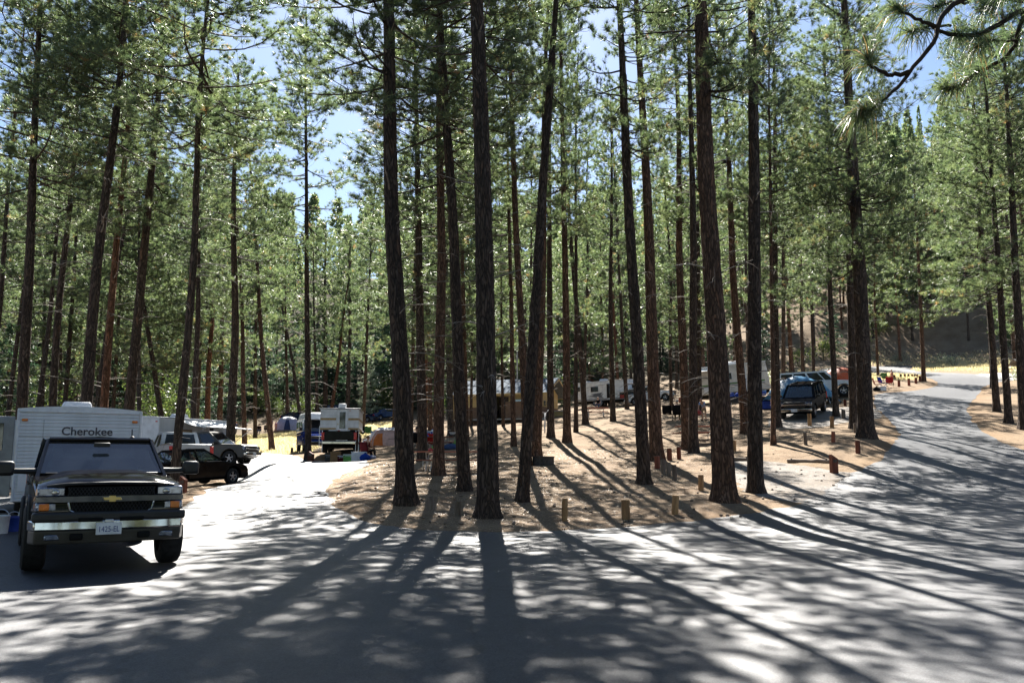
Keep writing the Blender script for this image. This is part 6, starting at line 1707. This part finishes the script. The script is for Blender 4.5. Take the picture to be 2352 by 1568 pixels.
def log(x0, x1, y, r, label):
    a, b = ground(x0, y), ground(x1, y + 1); v = Vector(b - a); n = 7; rr = np.random.default_rng(int(x0))
    root = empty('parking_log', (a + b) / 2, math.atan2(v.y, v.x), label, 'log', 'parking stop logs'); ln = v.length / 2
    MB().tube([(-ln + 2 * ln * i / n, rr.normal() * .015, r * .85 + rr.normal() * .01 + (b[2] - a[2]) * (i / n - .5)) for i in range(n + 1)], [r * (1 + rr.normal() * .05) for _ in range(n + 1)], 12).build('log_body', 'log_wood', root, smooth=True)
    for s in (-1, 1): part(root, 'end_spike', 'steel_rust', (s * ln * .8, 0, r * 1.85 + (b[2] - a[2]) * s * .4), (.05, .05, .06), .01)
log(1634, 1724, 1057, .07, 'parking stop log left of the dark front pine on the paved pad')
log(1808, 1908, 1062, .07, 'longer parking stop log in front of the brown site post')
PW_, PG, PR = 'post_wood', 'post_grey', 'post_redbrown'
for (x, yt, yb, w, m, lab) in (
    (990, 1141, 1170, 12, PG, 'short weathered bollard right of the thick left island pine'), (1051, 1152, 1184, 13, PG, 'weathered bollard just left of the thickest centre pine'),
    (1297, 1146, 1196, 14, PW_, 'tall narrow bollard on the island front edge, leftmost of the three sunlit ones'), (1438, 1149, 1192, 20, PW_, 'thick sunlit bollard in the middle of the island front edge'),
    (1550, 1138, 1180, 16, PW_, 'sunlit bollard on the island front edge left of the thick furrowed pine'), (1610, 1091, 1126, 13, PW_, 'lone sunlit bollard just left of the thick furrowed pine, by the pad'),
    (1550, 1068, 1103, 11, PG, 'rightmost and nearest bollard of the tight row of four'), (1536, 1062, 1093, 11, PG, 'second nearest bollard of the tight row of four'),
    (1524, 1055, 1087, 11, PG, 'third bollard of the tight row of four'), (1510, 1047, 1076, 13, PR, 'farthest reddish bollard of the tight row of four, at the pine foot'),
    (1538, 1030, 1057, 12, PR, 'left one of the two reddish bollards beyond the tight row'), (1560, 1026, 1054, 10, PR, 'right one of the two reddish bollards beyond the tight row'),
    (1687, 1012, 1036, 9, PW_, 'bollard half hidden right of the thick furrowed pine'), (1860, 950, 978, 9, PW_, 'bollard standing in front of the black SUV\'s front wheel'),
    (1911, 956, 982, 9, PW_, 'bollard in front of the pine at the black SUV\'s rear'), (1851, 993, 1021, 8, PG, 'grey shaded bollard left in the row above the brown site post'),
    (1914, 991, 1015, 9, PR, 'reddish bollard right in the row above the brown site post'), (1964, 972, 994, 7, PG, 'bollard at the foot of the left roadside pine'),
    (1971, 1012, 1041, 11, PR, 'dark bollard at the road edge left of the thick roadside pine'), (1941, 917, 932, 7, PR, 'small bollard below the white truck\'s front wheel'),
    (1938, 941, 961, 9, PG, 'dark stump-like bollard behind the black SUV'), (509, 1050, 1066, 6, PR, 'reddish bollard behind the black sedan\'s nose'),
    (670, 1028, 1041, 6, PG, 'small bollard left of the camper van by the left road'), (1561, 913, 924, 5, PR, 'reddish bollard behind the black camp chairs'), (1555, 923, 937, 5, PG, 'grey bollard behind the black camp chairs')):
    post(x, yt, yb, w, m, lab)
for i, (x, yt, yb) in enumerate(((2024, 859, 869), (2055, 861, 872), (2069, 859, 870), (2078, 859, 869), (2087, 859, 869), (2096, 859, 868), (2102, 859, 868), (2107, 860, 869))):
    post(x, yt, yb, 5, PR if i % 2 else PG, f'bollard in the back row of the bollard peninsula, number {("one", "two", "three", "four", "five", "six", "seven", "eight")[i]} from its left end', group='bollards of the right peninsula')
for i, (x, yt, yb) in enumerate(((2065, 873, 888), (2088, 869, 886), (2104, 867, 881), (2113, 863, 876))):
    post(x, yt, yb, 6, PR, f'bollard in the front row of the bollard peninsula, {("leftmost", "second", "third", "rightmost beside the lone pine")[i]}', group='bollards of the right peninsula')
post(1916, 1043, 1086, 15, PR, 'brown site marker post with slanted top beside the right pad', 'slant', 'slant-topped site posts')
post(420, 1092, 1131, 14, PR, 'orange-brown site marker post beside the black sedan\'s rear wheel', 'slant', 'slant-topped site posts')
post(714, 1035, 1058, 12, PR, 'orange-brown site marker post left of the slide-in camper', 'slant', 'slant-topped site posts')

# restroom building
def restroom():
    g = ground(1239, 962); th = R(-21)
    root = empty('restroom_building', (g[0], g[1], g[2] - .1), th, 'tan and brown restroom building with grey metal gable roof', 'building')
    Lw, W, hw, zr = 7.6, 5.2, 2.55, 3.75         # origin: right front corner; wall runs to -x, depth to +y
    sp = 1.25
    # front wall pieces round two windows and a doorway
    def wall(name, mat, x0, x1, z0, z1, y=0.0, t=.16): return part(root, name, mat, ((x0 + x1) / 2, y + t / 2, (z0 + z1) / 2), (x1 - x0, t, z1 - z0), .004)
    wall('wall_base', 'wall_brown', -2.75, 0, -.4, sp); wall('wall_base', 'wall_brown', -Lw, -4.15, -.4, sp)
    wall('wall_upper', 'wall_tan', -2.75, 0, sp + .6, hw); wall('wall_upper', 'wall_tan', -Lw, -2.752, 2.15, hw); wall('wall_upper', 'wall_tan', -Lw, -4.15, sp, 2.148)
    for x in (-2.75, -1.52, -.36): wall('wall_pier', 'wall_tan', x, x + (.18 if x > -2.7 else .1), sp, sp + .598)
    for (x0, x1) in ((-2.65, -1.52), (-1.34, -.36)):
        f = part(root, 'window', 'wall_tan', ((x0 + x1) / 2, -.01, sp + .3), (x1 - x0, .05, .06), .004)
        part(f, 'pane', 'glass_house', ((x0 + x1) / 2, .07, sp + .3), (x1 - x0, .02, .6), .003); part(f, 'sill', 'wall_tan', ((x0 + x1) / 2, -.03, sp - .02), (x1 - x0 + .1, .1, .05), .004)
    part(root, 'doorway_recess', 'door_dark', (-3.45, .9, 1.0), (1.36, .06, 2.3), .004)
    for x in (-4.12, -2.79): part(root, 'door_jamb', 'wall_tan', (x, -.02, 1.05), (.10, .10, 2.2), .004)
    part(root, 'screen_wall', 'wall_brown', (-2.0, -1.0, .75), (1.5, .12, 1.7), .004)
    # right gable end
    part(root, 'wall_base', 'wall_brown', (-.08, W / 2, (sp - .4) / 2), (.16, W - .32, sp + .4), .004)
    MB().add([(0, .16, sp), (0, W - .16, sp), (0, W - .16, hw), (0, W / 2, zr), (0, .16, hw), (-.16, .16, sp), (-.16, W - .16, sp), (-.16, W - .16, hw), (-.16, W / 2, zr), (-.16, .16, hw)],
             [(0, 1, 2, 3, 4), (9, 8, 7, 6, 5), (0, 5, 6, 1), (1, 6, 7, 2), (2, 7, 8, 3), (3, 8, 9, 4), (4, 9, 5, 0)]).build('gable_wall', 'wall_tan', root)
    for y in (1.3, 2.2, 3.4):
        f = part(root, 'window', 'wall_tan', (.02, y, sp + .32), (.04, .66, .56), .004); part(f, 'pane', 'glass_house', (.045, y, sp + .32), (.014, .54, .44), .003)
    part(root, 'wall_base', 'wall_brown', (-Lw / 2, W - .08, .4), (Lw, .16, 1.7), .004); part(root, 'wall_upper', 'wall_tan', (-Lw / 2, W - .08, 1.9), (Lw, .16, 1.3), .004)
    part(root, 'wall_base', 'wall_brown', (-Lw + .08, W / 2, .4), (.16, W - .33, 1.7), .004); part(root, 'wall_upper', 'wall_tan', (-Lw + .08, W / 2, 1.9), (.16, W - .33, 1.3), .004)
    ov = .75; sl = (zr - hw) / (W / 2); t = .10
    for (y0, y1, sgn) in ((-ov, W / 2, 1), (W + ov, W / 2, -1)):
        z0 = hw - sl * ov + .04; z1 = zr + .04
        rf = MB().hexa([(-Lw - .6, y0, z0), (.95, y0, z0), (.95, y1, z1), (-Lw - .6, y1, z1)], [(-Lw - .6, y0, z0 + t), (.95, y0, z0 + t), (.95, y1, z1 + t), (-Lw - .6, y1, z1 + t)]).build('roof', 'roof_metal', root)
        for k in range(15):
            x = -Lw - .5 + k * .66
            MB().tube([(x, y0, z0 + t + .012), (x, y1 - sgn * .02, z1 + t + .012)], .018, 4).build('roof_seam', 'roof_metal', rf)
        part(rf, 'fascia', 'wall_tan', (-Lw / 2 + .17, y0 - sgn * .015, z0 + .03), (Lw + 1.56, .04, .18), .004)
    for k in (-1, 1): MB().hexa([(.96, W / 2, zr - .1), (.99, W / 2, zr - .1), (.99, W / 2 + k * (W / 2 + ov), hw - sl * ov - .08), (.96, W / 2 + k * (W / 2 + ov), hw - sl * ov - .08)], [(.96, W / 2, zr + .08), (.99, W / 2, zr + .08), (.99, W / 2 + k * (W / 2 + ov), hw - sl * ov + .10), (.96, W / 2 + k * (W / 2 + ov), hw - sl * ov + .10)]).build('bargeboard', 'wall_tan', root)
    # porch post and corner
    part(root, 'porch_post', 'wall_tan', (-Lw - .45, -.45, 1.0), (.16, .16, 2.6), .01)
    pv = part(root, 'concrete_apron', 'concrete', (-Lw / 2, -.9, .06), (Lw + 1.4, 1.5, .12), .01)
restroom()
g = ground(1281, 955); lo = empty('retaining_wall', g, -.25, 'low pale tan wall right of the restroom building', 'wall'); part(lo, 'wall_body', 'wall_tan', (0, 0, .12), (2.2, .3, .55), .01); part(lo, 'wall_cap', 'concrete', (0, 0, .43), (2.4, .6, .09), .01)
# van and cooler at the left of the restroom
def cargo_van():
    X, Y = pix(1083, 98); l, rz, sl = seat_at(X, Y, .3, -.95, 3.4)
    root = trailer('camper_van', 'white motor home partly seen past the left end of the restroom', l, rz, 5.6, 2.2, .5, 2.8, 'trailer_white', front_slope=.4, wheels=1, cat='motor home')
    rv_window(root, 1.8, 1.1, 1.9, .8, .6, 1); rv_window(root, -1, 1.1, 1.9, .8, .5, 1)
    part(root, 'windshield', 'glass_solid', (2.70, 0, 2.05), (.05, 1.8, .8), .02, ry=-.17); part(root, 'front_bumper', 'chrome', (2.85, 0, .62), (.16, 2.1, .2), .03)
cargo_van()
crate('cooler', 'bright blue cooler with white lid left of the restroom', 1081, 76, (.8, .45, .5), 'plastic_blue', 'plastic_white')
# lamp post behind the restroom
X, Y = pix(1188, 96); lp = empty('lamp_post', gz(X, Y), 0, 'slim grey lamp post rising behind the restroom roof', 'lamp post')
MB().tube([(0, 0, -.2), (0, 0, 5), (0, 0, 9.6)], [.10, .08, .06], 10).build('pole', 'galvanised', lp, smooth=True)
hd_ = MB().lathe([(.05, 9.55), (.24, 9.65), (.26, 9.8), (.10, 9.95), (.02, 9.98)], 14).build('lamp_head', 'aluminium', lp, smooth=True); MB().lathe([(.22, 9.64), (.15, 9.56), (.02, 9.53)], 14).build('lens', 'lamp_glass', hd_, smooth=True)
# clothes line between two pines
a, b_ = ground(1236, 1040), ground(1263, 1004)
A = Vector((a[0], a[1], a[2] + 2.05)); B = Vector((b_[0], b_[1], b_[2] + 1.55))
cl = empty('clothesline', (A + B) / 2, 0, 'clothes line tied between two pines behind the fire ring', 'clothesline')
MB().tube([tuple((A * (1 - t) + B * t) - (A + B) / 2 - Vector((0, 0, .25 * math.sin(t * PI)))) for t in np.linspace(0, 1, 9)], .006, 5).build('rope', 'cloth_white', cl)
for (t, mat, ln_, lab) in ((.55, 'cloth_white', 1.0, 'white and grey striped towel hanging on the clothes line'), (.75, 'cloth_black', .5, 'small black garment hanging on the clothes line')):
    P_ = (A * (1 - t) + B * t) - Vector((0, 0, .25 * math.sin(t * PI)))
    u = (B - A).normalized(); tw = empty('towel', P_, 0, lab, 'towel'); v = []
    for i in range(5):
        for k in range(5): v.append(tuple(u * (k - 2) * .13 + Vector((.03 * math.sin(k * 2 + i), .05 * math.sin(i * 1.7 + k), -ln_ * i / 4))))
    o = MB().add(v, [(i * 5 + j, i * 5 + j + 1, i * 5 + j + 6, i * 5 + j + 5) for i in range(4) for j in range(4)]).build('cloth', mat, tw, smooth=True); md = o.modifiers.new('t', 'SOLIDIFY'); md.thickness = .01
    MB().tube([tuple(u * -.28), tuple(u * .28)], .012, 5).build('fold', mat, tw)

# white travel trailer and its SUV
def white_trailer():
    hx, hy = .82, -.57; X, Y = pix(1396, 94)
    l, rz, sl = seat_at(X, Y, hx, hy, 5)
    root = trailer('travel_trailer', 'white travel trailer with grey swoosh graphics and open door behind the island', l, rz, 7.2, 2.45, .6, 2.75, 'paint_white', front_slope=.35, wheels=2, slope=sl, round_=.14)
    ac_unit(root, -.3, 2.76); part(root, 'roof_vent', 'plastic_white', (-2.4, 0, 2.88), (.5, .5, .16), .04)
    y = -1.225
    rv_window(root, -.9, y, 1.88, .95, .58, -1); dr = part(root, 'door', 'paint_white', (.95, y - .012, 1.58), (.62, .03, 1.75), .01); part(dr, 'screen', 'glass_solid', (.86, y - .03, 1.6), (.42, .014, 1.6), .01)
    rv_window(root, 1.45, y, 1.95, .16, .5, -1)
    sw = [(-1.9, 1.25), (-1.0, 1.42), (-1.4, 1.52), (.1, 1.62), (-.2, 1.35), (.15, 1.12), (-.9, 1.18), (-1.2, 1.28)]
    for k, (dz, m) in enumerate(((0, 'stripe_dark'), (-.16, 'stripe_grey'))): MB().prism([(x + .15 * k, z + dz - .15) for x, z in sw], y - .018 + k * .004, y - .005).build('swoosh', m, root)
    MB().tube([(-2.6, y - .008, 1.85), (-1.6, y - .008, 2.15), (.5, y - .008, 2.35)], .02, 4).build('swoosh_line', 'stripe_grey', root)
    cp = part(root, 'storage_hatch', 'paint_white', (2.6, y - .18, 1.5), (.75, .34, .03), .005, rx=.5); part(root, 'storage_bay', 'under_black', (2.6, y + .0, 1.0), (.75, .03, .62), .005); part(root, 'red_crate', 'plastic_red', (2.55, y - .02, .88), (.5, .05, .36), .02)
    part(root, 'front_window', 'glass_solid', (3.46, -.1, 1.9), (.05, .95, .55), .06, ry=-.15); part(root, 'badge', 'paint_blue_bright', (3.32, .85, 2.45), (.04, .2, .2), .05, ry=-.15)
    part(root, 'skirt', 'stripe_grey', (0, y - .004, .72), (7.0, .02, .2), .004)
    MB().tube([(3.4, 0, .62), (4.9, 0, .60)], .06, 6).build('tongue', 'under_black', root); MB().sphere((4.1, 0, .95), (.3, .4, .32), 12, 8).build('propane_cover', 'plastic_white', root, smooth=True)
    rv_window(root, -3.0, y, 2.0, .5, .5, -1)
white_trailer()
l, rz, sl = seat_at(*pix(1500, 90), .93, -.36, 3.2); car('suv', 'white SUV hitched in front of the white travel trailer', 'car', None, l, rz, 'paint_white', 'suv', glassm='glass_solid', slope=sl)
p = ground(1374, 940); camp_chair('grey camp chair under the man before the white travel trailer', p, hdg(-.3, -.95), 'stripe_grey')
person('man in a black T-shirt sitting before the white travel trailer\'s wheels', p, hdg(-.3, -.95), 'sit', 'cloth_black', 'cloth_denim', 'hair_grey')
p = ground(1535, 966); camp_chair('left one of the two black camp chairs right of the broad reddish pine', p, hdg(.4, .9), 'cloth_black')
p = ground(1556, 966); camp_chair('right one of the two black camp chairs, with a person in it', p, hdg(.2, .97), 'cloth_black')
person('fair-haired person sitting in the right black camp chair', p, hdg(.2, .97), 'sit', 'cloth_black', 'cloth_khaki', 'hair_grey')
person('person in a light blue shirt bending down between the pines and the cream trailer', ground(1618, 966), hdg(-.6, -.7), 'lean', 'cloth_lightblue', 'cloth_khaki', 'hair_dark', None, .85, shorts=True)
bag('stuff_sack', 'red sack at the feet of the bending person', 1606, 55, (.5, .4, .35), 'plastic_red')

# cream trailer with bins
def cream_trailer():
    hx, hy = .97, -.22; X, Y = pix(1690, 66)
    l, rz, sl = seat_at(X, Y, hx, hy, 4)
    root = trailer('travel_trailer', 'cream travel trailer with dark green stripe left of the blue tarp shelter', l, rz, 5.6, 2.4, .55, 2.75, 'trailer_cream', front_slope=.2, slope=sl, wheels=1)
    y = -1.2; ac_unit(root, .3, 2.75)
    rv_window(root, -.35, y, 1.85, .62, .48, -1); rv_window(root, 1.5, y, 2.0, .4, .7, -1); rv_door(root, .75, y, .65, 1.85, -1, .62, 'trailer_white')
    part(root, 'stripe', 'cloth_green', (-.2, y - .006, 1.28), (5.2, .014, .10), .003); part(root, 'stripe', 'stripe_grey', (-.2, y - .006, 1.1), (5.2, .014, .16), .003)
    awning(root, -2.7, -1.2, y, 2.6, 1.2, -1, .3)
    MB().tube([(-2.75, y - .05, .4), (-2.45, y - .3, 2.2)], .03, 6).build('awning_strut', 'aluminium', root)
    part(root, 'storage_door', 'trailer_white', (-1.9, y - .012, .95), (.7, .02, .35), .01)
cream_trailer()
X, Y = pix(1722, 57); folding_table('long dark table loaded with blue bins before the cream trailer', gz(X, Y), -.12, 2.5, .6, .72, 'plastic_white', 'plastic_black')
z0 = .74
for (dx, lab, m, nm) in ((-1.1, 'round blue water jug at the left end of the long dark table', 'plastic_blue', 'j'), (-.7, 'navy bag on the long dark table', 'cloth_blue', 'b'), (.55, 'white tub on the long dark table', 'plastic_white', 'c'), (1.0, 'blue and white box at the right end of the long dark table', 'plastic_blue', 'c')):
    px_ = 1722 + dx / 57 * FPX
    if nm == 'j': jug(lab, px_, 57, .42, m, z0)
    elif nm == 'b': bag('stuff_sack', lab, px_, 57, (.5, .4, .36), m, dz=z0)
    else: crate('storage_tub', lab, px_, 57, (.42, .36, .34), m, 'plastic_white', cat='tub', dz=z0)
crate('cooler', 'dark blue cooler on the ground right of the long dark table', 1764, 55, (.8, .5, .55), 'plastic_blue', 'paint_navy')
# tarp shelter
def tarp():
    X, Y = pix(1842, 56); root = empty('tarp_shelter', gz(X, Y), .15, 'crumpled light blue tarp shelter behind the black SUV', 'tarp shelter')
    r = np.random.default_rng(3); n, m = 21, 11; v = []
    bm_ = r.normal(size=(6, 3))
    for i in range(n):
        for j in range(m):
            u = -1 + 2 * i / (n - 1); w = -1 + 2 * j / (m - 1)
            z = 2.0 * (1 - .75 * abs(u) ** 2.6) * (1 - .70 * abs(w) ** 2.4) + .10 * math.sin(7 * u + 3 * w) * math.sin(4 * w - 2 * u) + r.normal() * .03
            v.append((u * 2.3, w * 1.5, max(.06, z - .12)))
    o = MB().add(v, [(i * m + j, i * m + j + 1, (i + 1) * m + j + 1, (i + 1) * m + j) for i in range(n - 1) for j in range(m - 1)]).build('tarp', 'tarp_blue', root, smooth=True)
    md = o.modifiers.new('t', 'SOLIDIFY'); md.thickness = .01
    for sx in (-1, 1):
        for sy in (-1, 1): MB().tube([(sx * 1.5, sy * 1.2, -.05), (sx * 1.35, sy * 1.0, .9)], .02, 6).build('pole', 'aluminium', root)
    MB().tube([(-1.3, 0, 1.5), (0, 0, 1.84), (1.3, 0, 1.5)], .02, 6).build('ridge_pole', 'aluminium', root)
tarp()
g1, g2 = ground(1839, 957), ground(1906, 948)
l, rz, sl = seat_at(17.5, 50.2, -.50, -.86, 3.3); car('suv', 'black full-size SUV with chrome bumper on the right of the camp', 'car', None, l, rz, 'paint_black', 'suv', slope=sl)
g = ground(1938, 911); l, rz, sl = seat_at(g[0] - 1.5, g[1] + .6, .93, -.36, 3.6); car('pickup_truck', 'white crew-cab truck facing right behind the black SUV', 'pickup truck', None, l, rz, 'paint_white', 'suv', glassm='glass_solid', slope=sl)
dome_tent('dome_tent', 'rust red dome tent behind the white crew-cab truck', gz(*pix(1938, 74)), .4, 2.8, 2.6, 1.5, ['tent_rust', 'tent_rust', 'tent_rust', 'tent_orange'], poles='tent_rust')
# chairs and child near the bollard peninsula
for (px, py, mat, rzv, lab) in ((2016, 893, 'cloth_red', -.6, 'red camp chair nearest the thick roadside pine'), (2029, 890, 'cloth_blue', -1.0, 'blue camp chair between the two red ones by the bollard peninsula'), (2044, 889, 'cloth_red', -2.0, 'right-hand red camp chair by the bollard peninsula'), (2036, 879, 'cloth_green', -1.5, 'green camp chair behind the red ones')):
    camp_chair(lab, ground(px, py), rzv, mat, 'chairs by the bollard peninsula')
person('bare-chested child standing among the red camp chairs', ground(2050, 884), hdg(-1, -.2), 'stand', 'skin', 'cloth_khaki', 'hair_dark', None, .78, shorts=True, bare_top=True)
g = ground(2034, 897); crate('cooler', 'small white cooler in front of the red camp chairs', 2034, g[1], (.5, .35, .35), 'plastic_white')
bag('stuff_sack', 'dark bag on the ground left of the small white cooler', 2020, ground(2020, 898)[1], (.6, .5, .35), 'cloth_black')
# shake-roofed shelter at the right border
def shelter():
    g = ground(2350, 872); root = empty('sign_shelter', (g[0] + .5, g[1], g[2] - .1), .1, 'wooden shelter with grey shake roof at the right border', 'shelter')
    for sx in (-1, 1): part(root, 'post', 'post_redbrown', (sx * .95, 0, .75), (.16, .16, 1.7), .01)
    part(root, 'board', 'door_dark', (0, 0, 1.05), (1.74, .08, .7), .01)
    first = None
    for s in (-1, 1):
        for row in range(4):
            for k in range(11):
                y = -s * (.72 - row * .19); z = 1.52 + row * .135
                if first is None: first = MB().box((0, 0, 0), (.225, .30, .035)).build('shake', 'shake_grey', root); o = first
                else: o = first.copy(); COL.objects.link(o); o.parent = root
                o.location = (-1.25 + k * .25 + random.uniform(-.01, .01), y, z + random.uniform(-.008, .012)); o.rotation_euler = (s * R(30), 0, 0)
shelter()

# ---------------------------------------------------------------- the overhanging pine at the right of the camera
def near_pine():
    B = np.array((6.6, 7.2, float(hz(6.6, 7.2))))
    root = bpy.data.objects.new('pine_tree', None); link(root); root.location = B; tag(root, 'pine beside the viewer whose long-needled bough hangs into the upper right corner', 'pine tree')
    r = np.random.default_rng(21); T = NEAR[0]
    child('trunk', trunk_mesh(T, 22, .24, 18, .3, .01, seed=3), root).color = (*DARK, 1)
    W = Wood(); P = []; D = []
    def bough(pts, r0, r1):
        pts = np.array(pts) - B; t = np.linspace(0, 1, len(pts)); tt = np.linspace(0, 1, len(pts) * 4)
        q = np.stack([np.interp(tt, t, pts[:, c]) for c in range(3)], -1)
        for _ in range(3): q[1:-1] = (q[:-2] + q[1:-1] * 2 + q[2:]) / 4
        q += r.normal(size=q.shape) * .006
        W.tube(q, np.linspace(r0, r1, len(q)), 7); return q
    def tufts(q, idx):
        for i in idx:
            d = unit(q[min(i + 1, len(q) - 1)] - q[max(i - 1, 0)]); P.append(q[i]); D.append(d)
    Z = lambda x, y, d: tuple(at(x, y, d))
    main = bough([tuple(B + np.array((0, 0, 5.2))), Z(2560, -190, 6.3), Z(2352, -60, 5.6), Z(2160, 20, 5.2), Z(2150, 90, 5.1), Z(2080, 180, 5.0), Z(2030, 235, 4.95), Z(1975, 262, 4.9)], .026, .007)
    tufts(main, [len(main) - 1, len(main) - 1, len(main) - 2, len(main) - 4])
    b2 = bough([Z(2090, 165, 5.0), Z(2040, 175, 5.0), Z(2000, 150, 5.0), Z(1985, 128, 5.05)], .016, .007); tufts(b2, [len(b2) - 1, len(b2) - 2])
    b3 = bough([Z(2150, 60, 5.1), Z(2095, 40, 5.15), Z(2060, 20, 5.2)], .014, .007); tufts(b3, [len(b3) - 1, len(b3) - 1])
    b4 = bough([tuple(B + np.array((0, 0, 4.6))), Z(2480, -40, 6.1), Z(2352, 20, 5.6), Z(2260, 80, 5.4), Z(2185, 85, 5.3), Z(2140, 62, 5.2)], .026, .010); tufts(b4, [len(b4) - 6, len(b4) - 9])
    b5 = bough([Z(2352, 20, 5.6), Z(2330, 120, 5.7), Z(2260, 160, 5.8), Z(2200, 200, 5.9), Z(2160, 205, 5.9)], .018, .007); tufts(b5, [len(b5) - 1, len(b5) - 3, len(b5) - 6, len(b5) - 9])
    for _ in range(9):
        x, y = r.uniform(2180, 2480), r.uniform(-60, 150); p = Z(x, y, r.uniform(5.2, 6.2))
        q = bough([p, (p[0] - .18, p[1] - .05, p[2] - .02), (p[0] - .34, p[1] - .1, p[2] - .10)], .010, .006); tufts(q, [len(q) - 1, len(q) - 4])
    P = np.array(P); D = np.array(D); k = 110
    # long curved needles: two segments each, drooping
    n = len(P) * k
    d0 = unit(np.repeat(D, k, 0) * .7 + .75 * r.normal(size=(n, 3))); b = np.repeat(P, k, 0) + d0 * .01 - np.repeat(D, k, 0) * r.uniform(0, .10, (n, 1))
    ln_ = r.uniform(.15, .24, (n, 1)); d1 = unit(d0 + np.array((0, 0, -1.15)) * r.uniform(.5, 1.2, (n, 1)))
    sd = unit(np.cross(d0, r.normal(size=(n, 3)))) * .0022
    m = b + d0 * ln_ * .45; e = m + d1 * ln_ * .6
    V = np.stack((b + sd, b - sd, m - sd, m + sd, e), 1).reshape(-1, 3); o = np.arange(n)[:, None] * 5
    F = np.concatenate((o + np.array([[0, 1, 2]]), o + np.array([[0, 2, 3]]), o + np.array([[3, 2, 4]])))
    tint = np.repeat(np.repeat(r.beta(2, 2, len(P)), k), 5); tint[r.uniform(size=len(tint) // 5).repeat(5) < .06] = 1.2
    child('crown', mesh_np('crown', V, F, 'needles', {'tint': tint}), root)['kind'] = 'stuff'
    child('limbs', W.mesh('limbs', 'limb_bark'), root)['kind'] = 'stuff'
near_pine()

# ---------------------------------------------------------------- ground litter and dry grass
def scatter():
    r = np.random.default_rng(33)
    n = 90000
    Y = 17 + 22 * r.uniform(size=n) ** 1.3; X = r.uniform(-12, 15, n)
    s = signed(RP, X, Y); keep = (s < .02) | (r.uniform(size=n) < np.exp(-np.maximum(s, 0) / .35) * .6) | (r.uniform(size=n) < .012); X, Y = X[keep], Y[keep]; n = len(X)
    a = r.uniform(0, PI, n); l = r.uniform(.05, .13, n); z = hz(X, Y) + .016
    d = np.stack((np.cos(a) * l, np.sin(a) * l, r.uniform(0, .022, n)), -1); sd = np.stack((-np.sin(a), np.cos(a), a * 0), -1) * .004
    c = np.stack((X, Y, z), -1)
    V = np.stack((c + sd, c - sd, c + d), 1).reshape(-1, 3)
    me = mesh_np('needle_litter', V, np.arange(len(V)).reshape(-1, 3), 'litter', {'tint': np.repeat(r.uniform(0, 1, n), 3)})
    tag(link(bpy.data.objects.new('needle_litter', me)), 'dry brown pine needles strewn over the island soil', 'needle litter', None, 'stuff')
    # cones, twigs and bark flakes on the island
    W = Wood()
    for _ in range(420):
        y = 18.6 + 20 * r.uniform() ** 1.4; x = r.uniform(-6, 11)
        if signed(RP, np.array([x]), np.array([y]))[0] > .3: continue
        z = float(hz(x, y)) + .02; a = r.uniform(0, 6.28); u = np.array((math.cos(a), math.sin(a), 0)); c = np.array((x, y, z)); k = r.uniform()
        if k < .55:
            l = r.uniform(.12, .55); W.tube(np.stack((c, c + u * l * .5 + np.array((0, 0, .012)) + r.normal(size=3) * .02, c + u * l + r.normal(size=3) * np.array((.04, .04, .004)))), (.008, .006, .003), 4)
        elif k < .85:
            l = .09; W.tube(np.stack((c, c + u * l * .35, c + u * l * .8, c + u * l)), (.015, .034, .028, .006), 6)
        else:
            W.tube(np.stack((c, c + u * .08)), (.035, .03), 4)
    tag(link(bpy.data.objects.new('forest_debris', W.mesh('forest_debris', 'log_wood'))), 'fallen cones, twigs and bark flakes scattered on the island', 'debris', None, 'stuff')
    def grass(name, label, polys, n, h, wd):
        Ps = []
        for pl in polys:
            q = poly_pts(pl); lo, hi = q.min(0), q.max(0); m = int(n / len(polys))
            X = r.uniform(lo[0], hi[0], m * 3); Y = r.uniform(lo[1], hi[1], m * 3); k = (signed(q, X, Y) > -.5) & (signed(RP, X, Y) < -.3)
            Ps.append(np.stack((X[k], Y[k]), -1)[:m])
        P = np.concatenate(Ps); z = hz(P[:, 0], P[:, 1]); c = np.c_[P, z]; m = len(c)
        d = unit(np.stack((r.normal(size=m) * .4, r.normal(size=m) * .4, np.ones(m)), -1)) * (h * r.uniform(.4, 1.2, (m, 1))); a = r.uniform(0, PI, m)
        sd = np.stack((np.cos(a), np.sin(a), a * 0), -1) * wd
        V = np.stack((c + sd, c - sd, c + d), 1).reshape(-1, 3)
        me = mesh_np(name, V, np.arange(len(V)).reshape(-1, 3), 'dry_grass', {'tint': np.repeat(r.uniform(0, 1, m), 3)})
        tag(link(bpy.data.objects.new(name, me)), label, 'grass', None, 'stuff')
    grass('field_grass', 'dry straw-coloured grass of the open field on the left', [[(540, 1036), (690, 1040), (740, 1010), (840, 1005), (905, 985), (905, 968), (700, 985), (540, 1000)]], 26000, .22, .03)
    grass('verge_grass', 'yellow dry grass on the verges and slope at the right', [[(2085, 848), (2276, 858), (2352, 852), (2352, 835), (2200, 828), (2100, 838)], [(1720, 900), (1990, 880), (1990, 850), (1800, 850)], [(2010, 872), (2130, 868), (2110, 862), (2010, 860)], [(2000, 838), (2352, 834), (2352, 790), (2000, 800)]], 26000, .3, .03)
scatter()
